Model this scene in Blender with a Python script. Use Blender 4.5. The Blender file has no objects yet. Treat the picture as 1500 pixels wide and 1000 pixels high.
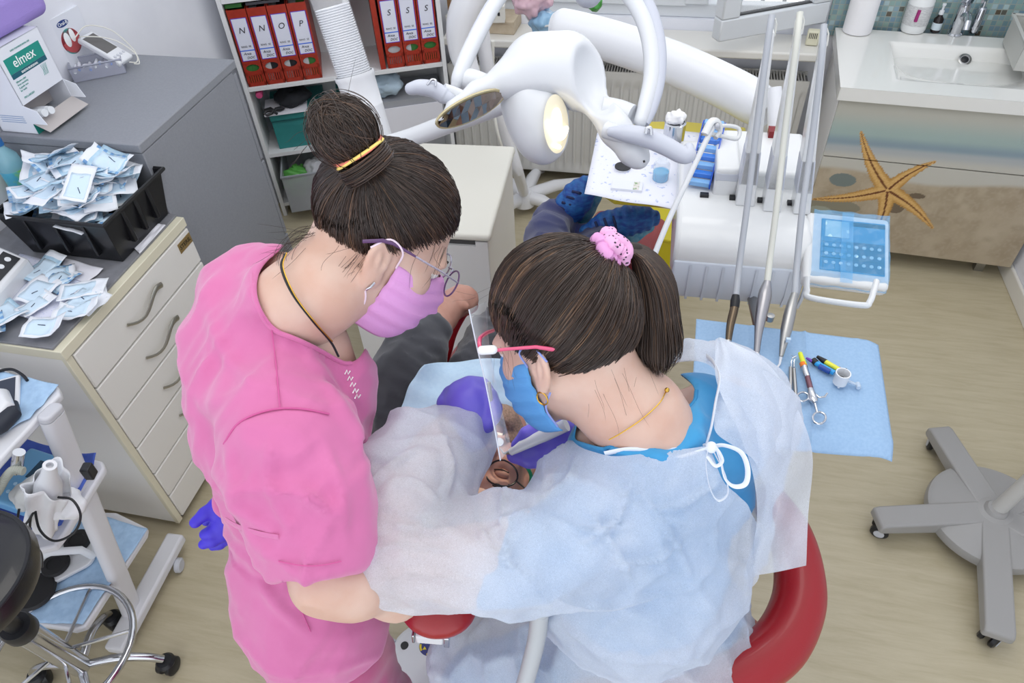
import bpy, bmesh, math, random
import numpy as np
from mathutils import Vector, Matrix, Quaternion
random.seed(7); RNG = np.random.default_rng(7)
S = bpy.context.scene
COL = S.collection
# ------------------------------------------------------------------ camera
FPX = 1045.0
_p, _r, _y = [math.radians(a) for a in (44.7, -3.3, -14.2)]
CF = Vector((math.sin(_y)*math.cos(_p), math.cos(_y)*math.cos(_p), -math.sin(_p)))
_R = Vector((math.cos(_y), -math.sin(_y), 0)); _U = _R.cross(CF)
CR = math.cos(_r)*_R + math.sin(_r)*_U
CU = -math.sin(_r)*_R + math.cos(_r)*_U
CO = Vector((0, 0, 2.0))
def ray(x, y): return CF + CR*((x-750)/FPX) - CU*((y-500)/FPX)
def W(x, y, d): return CO + ray(x, y)*d                      # point seen at x,y at depth d
def Z(x, y, z=0.0):
    d = ray(x, y); return CO + d*((z-CO.z)/d.z)
def onY(x, y, Y):
    d = ray(x, y); return CO + d*(Y/d.y)
def onX(x, y, X):
    d = ray(x, y); return CO + d*(X/d.x)
def above(P, x, y):                                          # point straight above P seen at x,y
    d = ray(x, y); t = (P.x*d.x+P.y*d.y)/(d.x*d.x+d.y*d.y)
    return Vector((P.x, P.y, CO.z+t*d.z))
def depth(P): return (Vector(P)-CO).dot(CF)
cam_d = bpy.data.cameras.new('camera'); cam = bpy.data.objects.new('camera', cam_d); COL.objects.link(cam)
cam_d.sensor_fit = 'HORIZONTAL'; cam_d.sensor_width = 36; cam_d.lens = 36*FPX/1500
cam_d.clip_start = 0.05
cam.matrix_world = Matrix(((CR.x, CU.x, -CF.x, CO.x), (CR.y, CU.y, -CF.y, CO.y), (CR.z, CU.z, -CF.z, CO.z), (0, 0, 0, 1)))
S.camera = cam
# ------------------------------------------------------------------ materials
def lin(c):
    if isinstance(c, str):
        c = [int(c[i:i+2], 16)/255 for i in (0, 2, 4)]
    return tuple((v/12.92 if v <= .04045 else ((v+.055)/1.055)**2.4) for v in c[:3]) + (1.0,)
MATS = {}
def mat(name, col, rough=.5, metal=0, col2=None, nscale=20, bump=0, bscale=None, alpha=1, trans=0, emit=0, stretch=None,
        sheen=0, sss=0, coat=0, spec=.5, detail=4, lo=.35, hi=.65, ior=1.45, bdist=.002, weave=0):
    if name in MATS: return MATS[name]
    m = bpy.data.materials.new(name); m.use_nodes = True; nt = m.node_tree; N = nt.nodes; L = nt.links
    b = N['Principled BSDF']
    b.inputs['Base Color'].default_value = lin(col); b.inputs['Roughness'].default_value = rough
    b.inputs['Metallic'].default_value = metal; b.inputs['Alpha'].default_value = alpha
    b.inputs['Transmission Weight'].default_value = trans; b.inputs['IOR'].default_value = ior
    b.inputs['Sheen Weight'].default_value = sheen; b.inputs['Coat Weight'].default_value = coat
    b.inputs['Specular IOR Level'].default_value = spec
    if sss:
        b.inputs['Subsurface Weight'].default_value = sss
        b.inputs['Subsurface Radius'].default_value = (.012, .005, .003); b.inputs['Subsurface Scale'].default_value = 1.0
    if emit:
        b.inputs['Emission Color'].default_value = lin(col); b.inputs['Emission Strength'].default_value = emit
    tc = N.new('ShaderNodeTexCoord'); src = tc.outputs['Object']
    if stretch:
        mp = N.new('ShaderNodeMapping'); L.new(src, mp.inputs[0]); mp.inputs['Scale'].default_value = stretch; src = mp.outputs[0]
    if col2:
        n = N.new('ShaderNodeTexNoise'); n.inputs['Scale'].default_value = nscale; n.inputs['Detail'].default_value = detail
        L.new(src, n.inputs['Vector']); r = N.new('ShaderNodeValToRGB')
        r.color_ramp.elements[0].color = lin(col); r.color_ramp.elements[1].color = lin(col2)
        r.color_ramp.elements[0].position = lo; r.color_ramp.elements[1].position = hi
        L.new(n.outputs['Fac'], r.inputs[0]); L.new(r.outputs[0], b.inputs['Base Color'])
    if bump:
        n2 = N.new('ShaderNodeTexNoise'); n2.inputs['Scale'].default_value = bscale or nscale; n2.inputs['Detail'].default_value = 5
        L.new(src, n2.inputs['Vector']); bp = N.new('ShaderNodeBump'); bp.inputs['Strength'].default_value = bump
        bp.inputs['Distance'].default_value = bdist
        L.new(n2.outputs['Fac'], bp.inputs['Height']); L.new(bp.outputs[0], b.inputs['Normal'])
    MATS[name] = m; return m
# ------------------------------------------------------------------ mesh builder
ORG = {}
def I4(): return Matrix.Identity(4)
def frame(o, x, y=None, z=(0, 0, 1)):
    """matrix with origin o, x axis x, z axis as near z as possible"""
    x = Vector(x).normalized(); z = Vector(z)
    if y is not None:
        y = Vector(y); z = x.cross(y)
    z = (z - x*z.dot(x)).normalized(); y = z.cross(x)
    return Matrix(((x.x, y.x, z.x, o[0]), (x.y, y.y, z.y, o[1]), (x.z, y.z, z.z, o[2]), (0, 0, 0, 1)))
def place(loc, rz=0, rx=0, ry=0, s=1):
    return Matrix.Translation(loc) @ Matrix.Rotation(rz, 4, 'Z') @ Matrix.Rotation(ry, 4, 'Y') @ Matrix.Rotation(rx, 4, 'X') @ Matrix.Scale(s, 4)
class M:
    def __init__(s, fr=None): s.v = []; s.f = []; s.m = []; s.c = 0; s.fr = fr
    def _add(s, vs, fs, fr=None):
        n = len(s.v); T = fr if fr is not None else s.fr
        for p in vs:
            p = Vector(p); s.v.append(T @ p if T is not None else p)
        for f in fs: s.f.append([i+n for i in f]); s.m.append(s.c)
        return s
    def mi(s, i): s.c = i; return s
    def box(s, a, b, fr=None):
        x0, y0, z0 = a; x1, y1, z1 = b
        vs = [(x0, y0, z0), (x1, y0, z0), (x1, y1, z0), (x0, y1, z0), (x0, y0, z1), (x1, y0, z1), (x1, y1, z1), (x0, y1, z1)]
        return s._add(vs, [(0, 3, 2, 1), (4, 5, 6, 7), (0, 1, 5, 4), (1, 2, 6, 5), (2, 3, 7, 6), (3, 0, 4, 7)], fr)
    def taper(s, a, b, ins, fr=None):      # box whose bottom is inset
        x0, y0, z0 = a; x1, y1, z1 = b; i = ins
        vs = [(x0+i, y0+i, z0), (x1-i, y0+i, z0), (x1-i, y1-i, z0), (x0+i, y1-i, z0), (x0, y0, z1), (x1, y0, z1), (x1, y1, z1), (x0, y1, z1)]
        return s._add(vs, [(0, 3, 2, 1), (4, 5, 6, 7), (0, 1, 5, 4), (1, 2, 6, 5), (2, 3, 7, 6), (3, 0, 4, 7)], fr)
    def prism(s, poly, z0, z1, fr=None):
        n = len(poly)
        if sum(poly[i][0]*poly[(i+1) % n][1]-poly[(i+1) % n][0]*poly[i][1] for i in range(n)) < 0: poly = poly[::-1]
        vs = [(x, y, z0) for x, y in poly]+[(x, y, z1) for x, y in poly]
        fs = [list(range(n))[::-1], list(range(n, 2*n))]+[(i, (i+1) % n, n+(i+1) % n, n+i) for i in range(n)]
        return s._add(vs, fs, fr)
    def tube(s, pts, r, n=10, caps=True, sx=1.0, up=None, closed=False, fr=None, rnd=False):
        pts = [Vector(p) for p in pts]; k = len(pts); rs = [r]*k if not hasattr(r, '__len__') else [float(q) for q in np.interp(np.linspace(0, 1, k), np.linspace(0, 1, len(r)), r)]
        if rnd:   # rounded ends
            a = (pts[0]-pts[1]).normalized(); b = (pts[-1]-pts[-2]).normalized(); P2 = []; R2 = []
            for t in (90, 60, 30): P2.append(pts[0]+a*rs[0]*math.sin(math.radians(t))); R2.append(max(rs[0]*math.cos(math.radians(t)), 1e-5))
            P2 += pts; R2 += rs
            for t in (30, 60, 90): P2.append(pts[-1]+b*rs[-1]*math.sin(math.radians(t))); R2.append(max(rs[-1]*math.cos(math.radians(t)), 1e-5))
            pts, rs, k = P2, R2, len(P2)
        vs = []; fs = []; T = []
        for i in range(k):
            if closed: t = pts[(i+1) % k]-pts[i-1]
            else: t = pts[min(i+1, k-1)]-pts[max(i-1, 0)]
            T.append(t.normalized() if t.length > 1e-9 else Vector((0, 0, 1)))
        u = Vector(up) if up else (Vector((0, 0, 1)) if abs(T[0].z) < .9 else Vector((1, 0, 0)))
        for i in range(k):
            u = (u - T[i]*u.dot(T[i])); u = u.normalized() if u.length > 1e-6 else T[i].orthogonal().normalized()
            w = T[i].cross(u)
            for j in range(n):
                a = 2*math.pi*j/n; vs.append(pts[i]+(w*math.cos(a)*sx+u*math.sin(a))*rs[i])
        kk = k if closed else k-1
        for i in range(kk):
            for j in range(n):
                a = i*n+j; b = i*n+(j+1) % n; c = ((i+1) % k)*n+(j+1) % n; d = ((i+1) % k)*n+j
                fs.append((a, b, c, d))
        if caps and not closed: fs += [list(range(n))[::-1], list(range((k-1)*n, k*n))]
        return s._add(vs, fs, fr)
    def lathe(s, prof, o=(0, 0, 0), ax=(0, 0, 1), n=28, fr=None):
        o = Vector(o); ax = Vector(ax).normalized(); u = ax.orthogonal().normalized(); w = ax.cross(u); vs = []; fs = []; k = len(prof)
        for r, z in prof:
            for j in range(n):
                a = 2*math.pi*j/n; vs.append(o+ax*z+(u*math.cos(a)+w*math.sin(a))*max(r, 1e-5))
        for i in range(k-1):
            for j in range(n):
                fs.append((i*n+j, i*n+(j+1) % n, (i+1)*n+(j+1) % n, (i+1)*n+j))
        if prof[0][0] > 1e-4: fs.append(list(range(n))[::-1])
        if prof[-1][0] > 1e-4: fs.append(list(range((k-1)*n, k*n)))
        return s._add(vs, fs, fr)
    def ell(s, c, r, fr=None, n=20, k=12):
        c = Vector(c); vs = []; fs = []
        if not hasattr(r, '__len__'): r = (r, r, r)
        for i in range(k+1):
            t = math.pi*i/k
            for j in range(n):
                a = 2*math.pi*j/n; vs.append(c+Vector((r[0]*math.sin(t)*math.cos(a), r[1]*math.sin(t)*math.sin(a), -r[2]*math.cos(t))))
        for i in range(k):
            for j in range(n): fs.append((i*n+j, i*n+(j+1) % n, (i+1)*n+(j+1) % n, (i+1)*n+j))
        return s._add(vs, fs, fr)
    def grid(s, fn, nu, nv, fr=None):
        vs = [fn(i/nu, j/nv) for i in range(nu+1) for j in range(nv+1)]
        fs = [(i*(nv+1)+j, (i+1)*(nv+1)+j, (i+1)*(nv+1)+j+1, i*(nv+1)+j+1) for i in range(nu) for j in range(nv)]
        return s._add(vs, fs, fr)
    def build(s, name, mats, parent=None, bevel=0, seg=2, solid=0, sub=0, smooth=True, ang=40, weld=True):
        if not isinstance(mats, (list, tuple)): mats = [mats]
        o = ORG.get(parent.name, Vector((0, 0, 0))) if parent else Vector((0, 0, 0))
        if parent is None and s.v:
            lo = Vector([min(p[i] for p in s.v) for i in range(3)]); hi = Vector([max(p[i] for p in s.v) for i in range(3)])
            o = Vector(((lo.x+hi.x)/2, (lo.y+hi.y)/2, lo.z))
        me = bpy.data.meshes.new(name); me.from_pydata([p-o for p in s.v], [], s.f)
        for m in mats: me.materials.append(m)
        me.polygons.foreach_set('material_index', s.m)
        if weld:
            bm = bmesh.new(); bm.from_mesh(me); bmesh.ops.remove_doubles(bm, verts=bm.verts, dist=1e-6)
            bmesh.ops.recalc_face_normals(bm, faces=bm.faces) if not solid else None
            bm.to_mesh(me); bm.free()
        if smooth:
            me.polygons.foreach_set('use_smooth', [True]*len(me.polygons)); me.set_sharp_from_angle(angle=math.radians(ang))
        me.update()
        ob = bpy.data.objects.new(name, me); COL.objects.link(ob)
        if parent: ob.parent = parent; ORG[ob.name] = o
        else: ob.location = o; ORG[ob.name] = o
        if bevel:
            bv = ob.modifiers.new('bevel', 'BEVEL'); bv.width = bevel; bv.segments = seg; bv.limit_method = 'ANGLE'; bv.angle_limit = math.radians(35)
        if solid:
            sd = ob.modifiers.new('solid', 'SOLIDIFY'); sd.thickness = solid; sd.offset = 0
        if sub:
            ss = ob.modifiers.new('sub', 'SUBSURF'); ss.levels = sub; ss.render_levels = sub
        return ob
def tag(o, label=None, cat=None, group=None, kind=None):
    if label: o['label'] = label
    if cat: o['category'] = cat
    if group: o['group'] = group
    if kind: o['kind'] = kind
    return o
def thing(name, loc, label=None, cat=None, group=None, kind=None):
    o = bpy.data.objects.new(name, None); COL.objects.link(o); o.location = loc; o.empty_display_size = .05
    ORG[o.name] = Vector(loc); return tag(o, label, cat, group, kind)
def plabel(o, l): o['label'] = l; return o
def setparent(o, root):       # turn a world-built mesh into a child of root
    w = ORG[o.name]; r = ORG[root.name]; o.parent = root; o.location = w-r; return o
def dup(root, loc, rot, label=None, group=None):
    r = root.copy(); COL.objects.link(r); r.location = loc; r.rotation_euler = rot
    if label: r['label'] = label
    if group: r['group'] = group
    for ch in list(root.children):
        c = ch.copy(); COL.objects.link(c); c.parent = r
        for g in ch.children:
            d = g.copy(); COL.objects.link(d); d.parent = c
    return r
def text(name, s, size, fr, m, parent, ext=.0004, align='CENTER', shear=0, sx=1.0):
    cu = bpy.data.curves.new('t', 'FONT'); cu.body = s; cu.size = size; cu.extrude = ext; cu.align_x = align; cu.align_y = 'CENTER'; cu.shear = shear
    cu.resolution_u = 3
    t = bpy.data.objects.new('t', cu); COL.objects.link(t); bpy.context.view_layer.update()
    me = bpy.data.meshes.new_from_object(t.evaluated_get(bpy.context.evaluated_depsgraph_get()))
    bpy.data.objects.remove(t); bpy.data.curves.remove(cu)
    o = ORG.get(parent.name, Vector((0, 0, 0))) if parent else Vector()
    me.transform(Matrix.Translation(-o) @ fr @ Matrix.Diagonal((sx, 1, 1, 1))); me.materials.clear(); me.materials.append(m); me.name = name
    ob = bpy.data.objects.new(name, me); COL.objects.link(ob); ob.parent = parent; ORG[ob.name] = o; return ob
def spline(pts, n=8):
    """Catmull-Rom through points (lists of floats)"""
    P = [np.array(p, float) for p in pts]; P = [2*P[0]-P[1]]+P+[2*P[-1]-P[-2]]; out = []
    for i in range(1, len(P)-2):
        for k in range(n):
            t = k/n; a, b, c, d = P[i-1:i+3]
            out.append(.5*((2*b)+(c-a)*t+(2*a-5*b+4*c-d)*t*t+(-a+3*b-3*c+d)*t**3))
    out.append(P[-2]); return out
def wpath(pp, n=8):          # spline through (px,py,depth) -> world points
    return [W(*q) for q in spline(pp, n)]
# ------------------------------------------------------------------ implicit surfaces (organic shapes)
def vnoise(p, seed=0):
    """smooth value noise on (N,3) array -> 0..1"""
    p = np.asarray(p, np.float64); i = np.floor(p).astype(np.int64); f = p-i; f = f*f*(3-2*f)
    def h(a, b, c):
        n = (a*73856093) ^ (b*19349663) ^ (c*83492791) ^ (seed*2654435761)
        n = (n ^ (n >> 13)) & 0x7fffffff; n = (n*1274126177) & 0x7fffffff; n = n ^ (n >> 16)
        return (n & 0xffff)/65535.0
    r = 0
    for a in (0, 1):
        for b in (0, 1):
            for c in (0, 1):
                w = (f[..., 0] if a else 1-f[..., 0])*(f[..., 1] if b else 1-f[..., 1])*(f[..., 2] if c else 1-f[..., 2])
                r = r+w*h(i[..., 0]+a, i[..., 1]+b, i[..., 2]+c)
    return r
def smin(a, b, k):
    if k <= 0: return np.minimum(a, b)
    h = np.maximum(k-np.abs(a-b), 0)/k; return np.minimum(a, b)-h*h*k*.25
def smax(a, b, k): return -smin(-a, -b, k)
def sd_cap(P, a, b, ra, rb):       # tapered capsule
    a = np.array(a); b = np.array(b); ab = b-a; l2 = max((ab*ab).sum(), 1e-12)
    t = np.clip(((P-a)@ab)/l2, 0, 1); d = P-(a+t[..., None]*ab)
    return np.sqrt((d*d).sum(-1))-(ra+(rb-ra)*t)
def sd_ell(P, c, r, R=None):       # approximate ellipsoid, R rows = axes
    q = P-np.array(c)
    if R is not None: q = q@np.array(R).T
    r = np.array(r, float); k0 = np.sqrt(((q/r)**2).sum(-1)); k1 = np.sqrt(((q/(r*r))**2).sum(-1))
    return k0*(k0-1)/np.maximum(k1, 1e-9)
def sd_chain(P, pts, k=.02):       # pts list of (x,y,z,r)
    d = None
    for a, b in zip(pts[:-1], pts[1:]):
        e = sd_cap(P, a[:3], b[:3], a[3], b[3]); d = e if d is None else smin(d, e, k)
    return d
def surface(fn, lo, hi, h):
    lo = np.array(lo, float); hi = np.array(hi, float); n = np.ceil((hi-lo)/h).astype(int)+1
    xs = [lo[i]+h*np.arange(n[i]) for i in range(3)]
    V = np.empty(n, np.float64)
    for i in range(0, n[0], 16):
        G = np.stack(np.meshgrid(xs[0][i:i+16], xs[1], xs[2], indexing='ij'), -1); V[i:i+16] = fn(G)
    V[0] = V[-1] = 1; V[:, 0] = V[:, -1] = 1; V[:, :, 0] = V[:, :, -1] = 1
    S_ = V < 0
    c = [(a, b, d) for a in (0, 1) for b in (0, 1) for d in (0, 1)]
    def sh(A, o): return A[o[0]:n[0]-1+o[0], o[1]:n[1]-1+o[1], o[2]:n[2]-1+o[2]]
    cnt = sum(sh(S_, o).astype(int) for o in c); act = (cnt > 0) & (cnt < 8); idx = np.argwhere(act)
    pos = np.zeros((len(idx), 3)); num = np.zeros(len(idx))
    for ax in range(3):
        for o in c:
            if o[ax]: continue
            o2 = list(o); o2[ax] = 1
            A = V[tuple((idx+o).T)]; B = V[tuple((idx+o2).T)]; m = (A < 0) != (B < 0)
            t = np.where(m, A/np.where(m, A-B, 1), 0); q = np.tile(np.array(o, float), (len(idx), 1)); q[:, ax] = t
            pos += q*m[:, None]; num += m
    pos = lo+h*(idx+pos/num[:, None])
    id_ = -np.ones(n-1, int); id_[act] = np.arange(len(idx)); F = []
    for ax in range(3):
        b, d = [(1, 2), (2, 0), (0, 1)][ax]
        sl0 = [slice(1, -1)]*3; sl1 = [slice(1, -1)]*3; sl0[ax] = slice(0, n[ax]-1); sl1[ax] = slice(1, n[ax])
        A = S_[tuple(sl0)]; B = S_[tuple(sl1)]; e = np.argwhere(A != B); fl = A[tuple(e.T)]
        off = np.array([1, 1, 1]); off[ax] = 0; e = e+off
        def g(db, dd):
            k = e.copy(); k[:, b] += db; k[:, d] += dd; return id_[tuple(k.T)]
        q = np.stack([g(-1, -1), g(0, -1), g(0, 0), g(-1, 0)], 1)
        q[~fl] = q[~fl][:, ::-1]; F.append(q)
    return pos, np.concatenate(F)
def vnormals(v, f):
    n = np.zeros_like(v); a = v[f[:, 0]]; b = v[f[:, 1]]; c = v[f[:, 2]]; d = v[f[:, 3]]; fn = np.cross(c-a, d-b)
    for i in range(4): np.add.at(n, f[:, i], fn)
    return n/np.maximum(np.linalg.norm(n, axis=1, keepdims=True), 1e-12)
def relax(v, f, it=2, lam=.5):
    e = np.concatenate([f[:, [0, 1]], f[:, [1, 2]], f[:, [2, 3]], f[:, [3, 0]]])
    deg = np.zeros(len(v)); np.add.at(deg, e[:, 0], 1); np.add.at(deg, e[:, 1], 1)
    for _ in range(it):
        s = np.zeros_like(v); np.add.at(s, e[:, 0], v[e[:, 1]]); np.add.at(s, e[:, 1], v[e[:, 0]])
        v = v+(s/np.maximum(deg, 1)[:, None]-v)*lam
    return v
def smooth_border(v, f, it=14):
    e = np.concatenate([f[:, [0, 1]], f[:, [1, 2]], f[:, [2, 3]], f[:, [3, 0]]]); es = np.sort(e, 1)
    key = es[:, 0].astype(np.int64)*len(v)+es[:, 1]; u, ix, c = np.unique(key, return_index=True, return_counts=True); b = es[ix[c == 1]]
    if not len(b): return v
    deg = np.zeros(len(v)); np.add.at(deg, b.ravel(), 1); m = deg > 0; v = v.copy()
    for _ in range(it):
        s = np.zeros_like(v); np.add.at(s, b[:, 0], v[b[:, 1]]); np.add.at(s, b[:, 1], v[b[:, 0]]); v[m] = v[m]*.4+.6*s[m]/deg[m][:, None]
    # spread the change one ring inwards
    return v
def npmesh(name, v, f, mats, parent=None, matidx=None, solid=0, keep=None, attr=None):
    if not isinstance(mats, (list, tuple)): mats = [mats]
    f = np.asarray(f)
    if keep is not None:
        kf = keep[f].all(1); f = f[kf]
        if matidx is not None: matidx = matidx[kf]
        u = np.unique(f); rm = -np.ones(len(v), int); rm[u] = np.arange(len(u)); v = v[u]; f = rm[f]
        if attr is not None: attr = attr[u]
        v = smooth_border(v, f)
    o = np.array(ORG[parent.name]) if parent else np.array([(v[:, 0].min()+v[:, 0].max())/2, (v[:, 1].min()+v[:, 1].max())/2, v[:, 2].min()])
    me = bpy.data.meshes.new(name); vv = v-o
    me.vertices.add(len(vv)); me.vertices.foreach_set('co', vv.astype(np.float32).ravel())
    k = f.shape[1]; me.loops.add(len(f)*k); me.loops.foreach_set('vertex_index', f.astype(np.int32).ravel())
    me.polygons.add(len(f)); me.polygons.foreach_set('loop_start', (np.arange(len(f))*k).astype(np.int32)); me.polygons.foreach_set('loop_total', np.full(len(f), k, np.int32))
    for m in mats: me.materials.append(m)
    if matidx is not None: me.polygons.foreach_set('material_index', matidx.astype(np.int32))
    me.update(); me.validate()
    me.polygons.foreach_set('use_smooth', [True]*len(me.polygons))
    if attr is not None:
        at = me.attributes.new('part', 'FLOAT', 'POINT'); at.data.foreach_set('value', attr.astype(np.float32))
    ob = bpy.data.objects.new(name, me); COL.objects.link(ob)
    if parent: ob.parent = parent
    else: ob.location = o
    ORG[ob.name] = Vector(o)
    if solid: sd = ob.modifiers.new('solid', 'SOLIDIFY'); sd.thickness = solid; sd.offset = 0
    return ob
def strands(name, curves, m, parent, r=.0006, n=3):
    """curves: array (K, S, 3) -> thin tapered tubes in one mesh"""
    C = np.asarray(curves, float); K, Sg, _ = C.shape
    T = np.gradient(C, axis=1); T /= np.maximum(np.linalg.norm(T, axis=2, keepdims=True), 1e-9)
    up = np.zeros_like(T); up[..., 2] = 1; bad = np.abs(T[..., 2]) > .95; up[bad] = (1, 0, 0)
    u = np.cross(T, up); u /= np.maximum(np.linalg.norm(u, axis=2, keepdims=True), 1e-9); w = np.cross(T, u)
    tt = np.linspace(0, 1, Sg); rad = r*(np.minimum(1, (1-tt)*6+.15))[None, :, None]
    rings = [C+(u*math.cos(2*math.pi*j/n)+w*math.sin(2*math.pi*j/n))*rad for j in range(n)]
    V = np.stack(rings, 2).reshape(-1, 3)
    k, s_, j = np.meshgrid(np.arange(K), np.arange(Sg-1), np.arange(n), indexing='ij')
    a = (k*Sg+s_)*n+j; b = (k*Sg+s_)*n+(j+1) % n; F = np.stack([a, b, b+n, a+n], -1).reshape(-1, 4)
    return npmesh(name, V, F, m, parent)
# ================================================================== the room
white = mat('white_paint', 'dfe2e6', .6)
m_wall = mat('wall_paint', 'e0e2ea', .75, col2='e6e8ef', nscale=6, bump=.08, bscale=180)
m_mold = mat('white_moulded_plastic', 'dcdee2', .3, coat=.2)
m_grey_pl = mat('light_grey_plastic', 'c3c6ce', .4)
m_black_pl = mat('black_plastic', '1b1c20', .4)
m_chrome = mat('chrome', 'c9cbd0', .12, 1)
m_steel = mat('brushed_steel', 'a9a9a8', .3, 1, bump=.1, bscale=300, stretch=(1, 1, .05))
m_pvc = mat('white_window_plastic', 'd4d8dc', .35)
def floor_mat():
    m = bpy.data.materials.new('beige_streaked_vinyl'); m.use_nodes = True; nt = m.node_tree; N = nt.nodes; L = nt.links; b = N['Principled BSDF']
    tc = N.new('ShaderNodeTexCoord'); mp = N.new('ShaderNodeMapping'); mp.inputs['Rotation'].default_value = (0, 0, math.radians(8)); mp.inputs['Scale'].default_value = (2.2, 17, 1)
    L.new(tc.outputs['Object'], mp.inputs[0])
    n = N.new('ShaderNodeTexNoise'); n.inputs['Scale'].default_value = 2.2; n.inputs['Detail'].default_value = 9; n.inputs['Roughness'].default_value = .68; n.inputs['Distortion'].default_value = .35
    L.new(mp.outputs[0], n.inputs['Vector']); r = N.new('ShaderNodeValToRGB'); e = r.color_ramp.elements
    e[0].position = .25; e[0].color = lin('aca184'); e[1].position = .75; e[1].color = lin('c3b99f')
    k = e.new(.5); k.color = lin('b9af94')
    L.new(n.outputs['Fac'], r.inputs[0]); L.new(r.outputs[0], b.inputs['Base Color']); b.inputs['Roughness'].default_value = .38
    n2 = N.new('ShaderNodeTexNoise'); n2.inputs['Scale'].default_value = 60; bp = N.new('ShaderNodeBump'); bp.inputs['Strength'].default_value = .06
    L.new(mp.outputs[0], n2.inputs['Vector']); L.new(n2.outputs['Fac'], bp.inputs['Height']); L.new(bp.outputs[0], b.inputs['Normal'])
    return m
XL, XR, YB = -1.87, 1.47, 3.27
tag(M().box((XL-.1, -1.2, -.05), (XR+.1, YB+.1, 0)).build('floor', floor_mat(), smooth=False), kind='structure')
tag(M().box((XL-.1, -1.2, 0), (XL, YB+.1, 2.6)).build('wall_left', m_wall, smooth=False), kind='structure')
tag(M().box((XR, -1.2, 0), (XR+.1, YB+.1, 2.6)).build('wall_right', m_wall, smooth=False), kind='structure')
wb = M(); WX0, WX1, WZ0, WZ1 = -.95, .6, .78, 2.2
wb.box((XL, YB, 0), (XR, YB+.12, WZ0)); wb.box((XL, YB, WZ0), (WX0, YB+.12, 2.6)); wb.box((WX1, YB, WZ0), (XR, YB+.12, 2.6)); wb.box((WX0, YB, WZ1), (WX1, YB+.12, 2.6))
tag(wb.build('wall_back', m_wall, smooth=False), kind='structure')
tag(M().box((XR-.014, -1.2, 0), (XR, YB, .075)).build('baseboard_right', mat('baseboard_white', 'e2e0da', .4), bevel=.004), kind='structure')
tag(M().box((XL, YB-.014, 0), (XR, YB, .07)).build('baseboard_back', MATS['baseboard_white'], bevel=.004), kind='structure')
# window sill
tag(M().box((-1.02, YB-.2, .70), (.6, YB, .735)).build('trim_1', mat('sill_white', 'dcdad4', .3), bevel=.008, seg=3), kind='structure')
# mosaic backsplash
def mosaic():
    m = bpy.data.materials.new('glass_mosaic'); m.use_nodes = True; nt = m.node_tree; N = nt.nodes; L = nt.links; b = N['Principled BSDF']
    tc = N.new('ShaderNodeTexCoord'); mp = N.new('ShaderNodeMapping'); mp.inputs['Rotation'].default_value = (math.radians(90), 0, 0)
    L.new(tc.outputs['Object'], mp.inputs[0])
    br = N.new('ShaderNodeTexBrick'); br.offset = 0; br.inputs['Scale'].default_value = 1; br.inputs['Brick Width'].default_value = .021; br.inputs['Row Height'].default_value = .021
    br.inputs['Mortar Size'].default_value = .0016; br.inputs['Color1'].default_value = (0, 0, 0, 1); br.inputs['Color2'].default_value = (1, 1, 1, 1); br.inputs['Mortar'].default_value = (.5, .5, .5, 1)
    L.new(mp.outputs[0], br.inputs['Vector']); r = N.new('ShaderNodeValToRGB'); e = r.color_ramp.elements
    e[0].color = lin('6e8d92'); e[0].position = .05; e[1].color = lin('a9c0c2'); e[1].position = .98
    for p, c in ((.03, '5c5346'), (.3, '809ea6'), (.55, '8ea89f'), (.8, '7390a4')):
        k = e.new(p); k.color = lin(c)
    L.new(br.outputs['Color'], r.inputs[0]); mx = N.new('ShaderNodeMixRGB'); mx.inputs[2].default_value = lin('9aa39c')
    L.new(br.outputs['Fac'], mx.inputs[0]); L.new(r.outputs[0], mx.inputs[1]); L.new(mx.outputs[0], b.inputs['Base Color']); b.inputs['Roughness'].default_value = .25
    bp = N.new('ShaderNodeBump'); bp.inputs['Strength'].default_value = .4; bp.inputs['Distance'].default_value = .001; bp.invert = True
    L.new(br.outputs['Fac'], bp.inputs['Height']); L.new(bp.outputs[0], b.inputs['Normal'])
    return m
m_mos = mosaic()
tag(M().box((.615, YB-.012, .74), (XR, YB, 1.7)).build('trim_2', m_mos, smooth=False), kind='structure')
# window
w = thing('window_1', ((WX0+WX1)/2, YB+.05, WZ0), kind='structure')
f = M(); y0, y1 = YB+.02, YB+.08
f.box((WX0, y0, WZ0), (WX1, y1, WZ0+.06)); f.box((WX0, y0, WZ1-.06), (WX1, y1, WZ1)); f.box((WX0, y0, WZ0+.0605), (WX0+.06, y1, WZ1-.0605)); f.box((WX1-.06, y0, WZ0+.0605), (WX1, y1, WZ1-.0605))
f.box((.0205, y0-.02, WZ0+.0605), (.12, y1, WZ1-.0605))
f.build('window_frame', m_pvc, w, bevel=.005)
glass = mat('clear_glass', 'ffffff', .02, alpha=.12, spec=.6)
M().box((WX0+.05, YB+.05, WZ0+.05), (.03, YB+.056, WZ1-.05)).build('window_pane', glass, w)
f = M(); f.box((WX0+.05, y0-.016, WZ0+.05), (.03, y0-.001, WZ0+.12)); f.box((WX0+.05, y0-.016, WZ0+.1205), (WX0+.12, y0-.001, WZ1-.05)); f.box((-.04, y0-.016, WZ0+.1205), (.0195, y0-.001, WZ1-.05))
f.build('window_sash', m_pvc, w, bevel=.005)
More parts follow.
